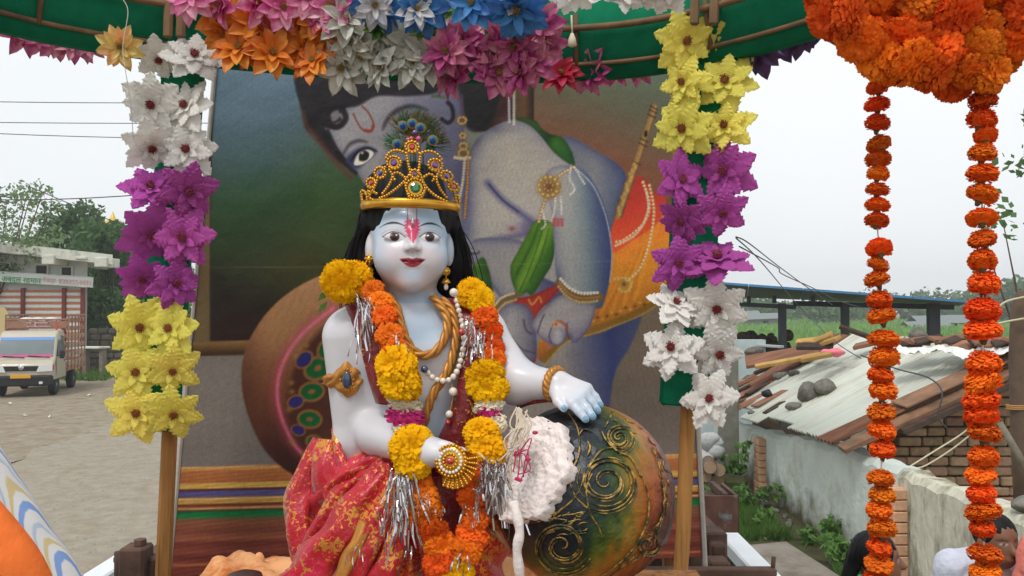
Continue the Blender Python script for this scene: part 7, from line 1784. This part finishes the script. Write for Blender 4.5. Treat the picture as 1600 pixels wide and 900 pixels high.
# ================================================================ PEOPLE
def person(loc, H, yaw, label, skin, hairc, shirt_m, trouser_m, long_hair=False, sleeve=.55, group=None, pony=False, lean=0., arms=0., abd=0., stoop=0.):
    s = H/1.7; h = .008
    lo = np.array((-.48, -.24, -.02))*s; hi = np.array((.48, .26, 1.74))*s
    G = grid(lo, hi, h)
    def k(*a): return tuple(x*s for x in a)
    legs = None; tor = None; armsd = None
    for sg in (-1, 1):
        a = smin(cap(G, k(sg*.095, 0, .86), k(sg*.10, -.01, .46), .078*s, .052*s), cap(G, k(sg*.10, -.01, .46), k(sg*.10, .02, .09), .052*s, .036*s), .03)
        legs = a if legs is None else np.minimum(legs, a)
    feet = np.minimum(cap(G, k(-.10, .02, .035), k(-.11, -.16, .028), .036*s, .032*s), cap(G, k(.10, .02, .035), k(.11, -.16, .028), .036*s, .032*s))
    tor = smin(ell(G, k(0, .01, 1.22), k(.165, .105, .21)), ell(G, k(0, .0, .95), k(.15, .105, .16)), .08)
    tor = smin(tor, cap(G, k(-.15, .01, 1.385), k(.15, .01, 1.385), .055*s), .06)
    ua = None; fa = None; hands = None
    for sg in (-1, 1):
        shd, elb, wri = k(sg*.185, .01, 1.375), k(sg*(.235+abd), .02+arms*.02, 1.10+abd*.3), k(sg*(.235+abd*.8), -.07-arms*.1, .87+arms*.1)
        a = cap(G, shd, elb, .052*s, .042*s); b = cap(G, elb, wri, .040*s, .027*s)
        ua = a if ua is None else np.minimum(ua, a); fa = b if fa is None else np.minimum(fa, b)
        wv = np.array(wri); hd = ell(G, wv+np.array(k(0, -.012, -.05)), k(.020, .036, .05))
        for q in range(4):
            r0 = wv+np.array(k(0, -.038+.018*q, -.09)); hd = smin(hd, cap(G, r0, r0+np.array(k(sg*-.006, -.004, -.06+.008*abs(q-1.5))), .010*s, .008*s), .006)
        hd = smin(hd, cap(G, wv+np.array(k(0, -.03, -.03)), wv+np.array(k(sg*-.02, -.06, -.075)), .012*s, .009*s), .008)
        hands = hd if hands is None else np.minimum(hands, hd)
    hc = np.array(k(0, -.012-stoop*.7, 1.585-stoop))
    head = smin(ell(G, hc+np.array(k(0, .012, .015)), k(.077, .095, .095)), ell(G, hc+np.array(k(0, -.02, -.055)), k(.058, .065, .062)), .04)
    head = smin(head, cap(G, hc+np.array(k(0, -.085, .0)), hc+np.array(k(0, -.104, -.028)), .010*s, .014*s), .018)
    for sg in (-1, 1):
        head = smin(head, ell(G, hc+np.array(k(sg*.078, .01, -.01)), k(.010, .02, .03)), .008)
        head = smax(head, -ell(G, hc+np.array(k(sg*.032, -.098, .005)), k(.02, .014, .012)), .015)
    head = smin(head, cap(G, hc+np.array(k(-.02, -.078, -.062)), hc+np.array(k(.02, -.078, -.062)), .009*s), .012)
    neck = cap(G, k(0, .015, 1.40), k(0, -stoop*.6, 1.52-stoop), .055*s, .050*s)
    body = smin(smin(tor, legs, .05), smin(ua, fa, .02), .04); body = smin(body, smin(head, neck, .03), .03); body = smin(body, np.minimum(hands, feet), .015)
    v, f = surfnets(body, lo, h)
    c = np.tile(s2l(np.array(skin)/255), (len(v), 1)); L = (v-hc)/s
    fr_ = L[:, 1] < -.05
    def paint(m, col):
        nonlocal c
        m = np.clip(m, 0, 1)[:, None]; c = c*(1-m)+s2l(np.array(col)/255)[None]*m
    for sg in (-1, 1):
        paint(fr_*(1.6-np.hypot((L[:, 0]-sg*.032)/.015, (L[:, 2]-.006)/.008)*1.4), (206, 200, 196)); paint(fr_*(1.6-np.hypot((L[:, 0]-sg*.032)/.0075, (L[:, 2]-.006)/.008)*1.4), (26, 18, 16))
        paint(fr_*(1.5-np.hypot((L[:, 0]-sg*.034)/.024, (L[:, 2]-.026+abs(L[:, 0]-sg*.034)*.2)/.006)*1.3), (34, 24, 20))
    paint(fr_*(1.5-np.hypot(L[:, 0]/.026, (L[:, 2]+.062)/.009)*1.3), (138, 78, 70))
    e = empty('person', loc, label, 'person', group); e.rotation_euler = (0, 0, yaw)
    M = Matrix.Translation(loc) @ Matrix.Rotation(yaw, 4, 'Z')
    link('body', mesh('body', v, f, m_skin, True, col=c), e, mw=M)
    sh = smin(tor, ua if sleeve > .5 else cap(G, (9, 9, 9), (9, 9, 9.1), .01), .04)-.014*s
    if sleeve > .9: sh = smin(sh, fa-.014*s, .02)
    else: sh = smax(sh, (1.36-.30*sleeve-.02)*s-G[2]+ (np.abs(G[0]) < .16*s)*9*-1., .01)
    sh = smax(sh, .88*s-G[2], .01); sh = smax(sh, -(cap(G, k(0, .0, 1.43), k(0, -.03, 1.6), .062*s)), .01)
    sh = sh+(.0012 if abd else .004)*np.sin(G[2]*60+3*np.sin(G[0]*20))*np.sin(G[0]*33+G[1]*40)
    v, f = surfnets(sh, lo, h); link('shirt', mesh('shirt', v, f, shirt_m, True), e, mw=M)
    tr_ = smax(smin(legs, ell(G, k(0, .0, .93), k(.15, .105, .13)), .05)-.014*s, .08*s-G[2], .01); v, f = surfnets(tr_, lo, h); link('trousers', mesh('trousers', v, f, trouser_m, True), e, mw=M)
    hr = ell(G, hc+np.array(k(0, .022, .030)), k(.085, .096, .093)); hr = smax(hr, -ell(G, hc+np.array(k(0, -.10, -.05)), k(.085, .105, .105)), .012)
    if pony: hr = smin(smin(hr, cap(G, hc+np.array(k(0, .10, .0)), hc+np.array(k(0, .135, -.12)), .035*s, .03*s), .02), cap(G, hc+np.array(k(0, .135, -.12)), hc+np.array(k(0, .12, -.30)), .03*s, .012*s), .02)
    hr = hr+.0025*np.sin(G[0]*260+G[1]*90)
    v, f = surfnets(hr, lo, h); link('hair', mesh('hair', v, f, m_hair, True), e, mw=M)
    return e, M
m_skin = mat('skin', attr=True, rough=.5, spec=.4)
m_wshirt = mat('pale_shirt', C(198, 200, 214), .9, spec=.1, var=.06, vscale=12, bump=1, bscale=14); m_pshirt = mat('salmon_shirt', C(230, 130, 118), .9, spec=.1, var=.06, bump=1, bscale=14)
m_gtop = mat('green_top', C(60, 150, 110), .9, spec=.1, var=.06); m_trous = mat('dark_trousers', C(60, 60, 70), .9)
BR = (124, 84, 62)
q = P(1372, 868, 3.3); Hh = P(1372, 832, 3.3).z
person((q.x-.01, 3.3, 0), Hh, R(78), 'girl with dark ponytail in green top behind the marigold string', BR, None, m_gtop, m_trous, pony=True, group='onlookers beside the wall')[0]['label'] = 'person with dark ponytail and green top beside the brick pillar'
q = P(1543, 840, 3.6); Hh = 1.66
person((q.x, 3.6, 0), Hh, R(8), 'person in pale shirt standing behind the larger marigold string', BR, None, m_wshirt, m_trous, stoop=.075, group='onlookers beside the wall')
q = P(1640, 840, 3.35); person((q.x+.17, 3.35, 0), 1.82, R(-10), 'person in salmon pink shirt beside the pale shirted person', BR, None, m_pshirt, m_trous, group='onlookers beside the wall')
# man in the striped shirt standing on the trailer
def stripe_mat():
    m = bpy.data.materials.new('striped_shirt'); m.use_nodes = True; nt = m.node_tree; L = nt.links; b = nt.nodes['Principled BSDF']; b.inputs['Roughness'].default_value = .9; b.inputs['Specular IOR Level'].default_value = .1
    tc = nt.nodes.new('ShaderNodeTexCoord'); sp = nt.nodes.new('ShaderNodeSeparateXYZ'); L.new(tc.outputs['Object'], sp.inputs[0])
    n = nt.nodes.new('ShaderNodeTexNoise'); n.inputs['Scale'].default_value = 6; L.new(tc.outputs['Object'], n.inputs['Vector'])
    a = nt.nodes.new('ShaderNodeMath'); a.operation = 'MULTIPLY_ADD'; a.inputs[1].default_value = -.55; L.new(sp.outputs['Z'], a.inputs[0]); L.new(sp.outputs['X'], a.inputs[2])
    a2 = nt.nodes.new('ShaderNodeMath'); a2.operation = 'MULTIPLY_ADD'; a2.inputs[1].default_value = .0015; L.new(n.outputs['Fac'], a2.inputs[0]); L.new(a.outputs[0], a2.inputs[2])
    f = nt.nodes.new('ShaderNodeMath'); f.operation = 'MULTIPLY'; f.inputs[1].default_value = 105; L.new(a2.outputs[0], f.inputs[0]); fr = nt.nodes.new('ShaderNodeMath'); fr.operation = 'FRACT'; L.new(f.outputs[0], fr.inputs[0])
    r = nt.nodes.new('ShaderNodeValToRGB'); r.color_ramp.interpolation = 'LINEAR'; e = r.color_ramp.elements; W = C(214, 214, 212); B_ = C(128, 156, 206); T_ = C(204, 186, 140)
    e[0].position = 0; e[0].color = W; e[1].position = 1; e[1].color = W
    for p, c in ((.22, W), (.26, B_), (.42, B_), (.46, W), (.60, W), (.63, T_), (.72, T_), (.75, W), (.88, W), (.90, C(176, 190, 206)), (.95, C(176, 190, 206))): r.color_ramp.elements.new(p).color = c
    L.new(fr.outputs[0], r.inputs[0]); L.new(r.outputs[0], b.inputs['Base Color'])
    return m
ml = (-.785, .84, 1.0)
pe, PMx = person(ml, 1.65, R(180), 'person in blue and tan striped shirt with orange scarf standing on the trailer', BR, None, stripe_mat(), m_trous, sleeve=1.0, abd=.13)
# orange scarf hanging over the back of that shoulder: a thick folded sheet
m_scarf = mat('orange_scarf', C(232, 116, 54), .9, spec=.1, var=.06, vscale=10, bump=.5, bscale=30)
re_ = spline([np.array(P(*q)) for q in ((-140, 690, .80), (-90, 712, .755), (-62, 752, .735), (-26, 792, .722), (14, 845, .715), (42, 895, .712), (58, 950, .712), (66, 1100, .712))], 8)
le_ = spline([np.array(P(*q)) for q in ((-300, 650, .82), (-300, 690, .78), (-300, 740, .75), (-300, 800, .73), (-300, 850, .72), (-300, 900, .72), (-300, 960, .72), (-300, 1100, .72))], 8)
V = []; nv = 24
for i in range(len(re_)):
    for k_ in range(nv):
        t = k_/(nv-1); p = le_[i]*(1-t)+re_[i]*t; p = p+np.array([0, -.018*math.sin(math.pi*min(1, t*1.0))+.004*math.sin(t*20+i*.15)+.022*max(0, t-.88)/.12, 0]); V.append(p)
sf = link('scarf', mesh('scarf', V, [(i*nv+k_, i*nv+k_+1, i*nv+nv+k_+1, i*nv+nv+k_) for i in range(len(re_)-1) for k_ in range(nv-1)], m_scarf, True), pe); sf.modifiers.new('s', 'SOLIDIFY').thickness = .006
# ================================================================ HAZE
hz = MB().box((0, 130, 7.5), (530, 390, 18)).build('haze', [])
hm = bpy.data.materials.new('haze'); hm.use_nodes = True; nt = hm.node_tree; nt.nodes.clear(); o_ = nt.nodes.new('ShaderNodeOutputMaterial'); pv = nt.nodes.new('ShaderNodeVolumePrincipled')
pv.inputs['Color'].default_value = (.95, .97, .99, 1); pv.inputs['Density'].default_value = .0016; pv.inputs['Anisotropy'].default_value = .2; nt.links.new(pv.outputs[0], o_.inputs['Volume'])
hz.data.materials.clear(); hz.data.materials.append(hm); hz['kind'] = 'stuff'; hz['label'] = 'thin pale haze over the fields'
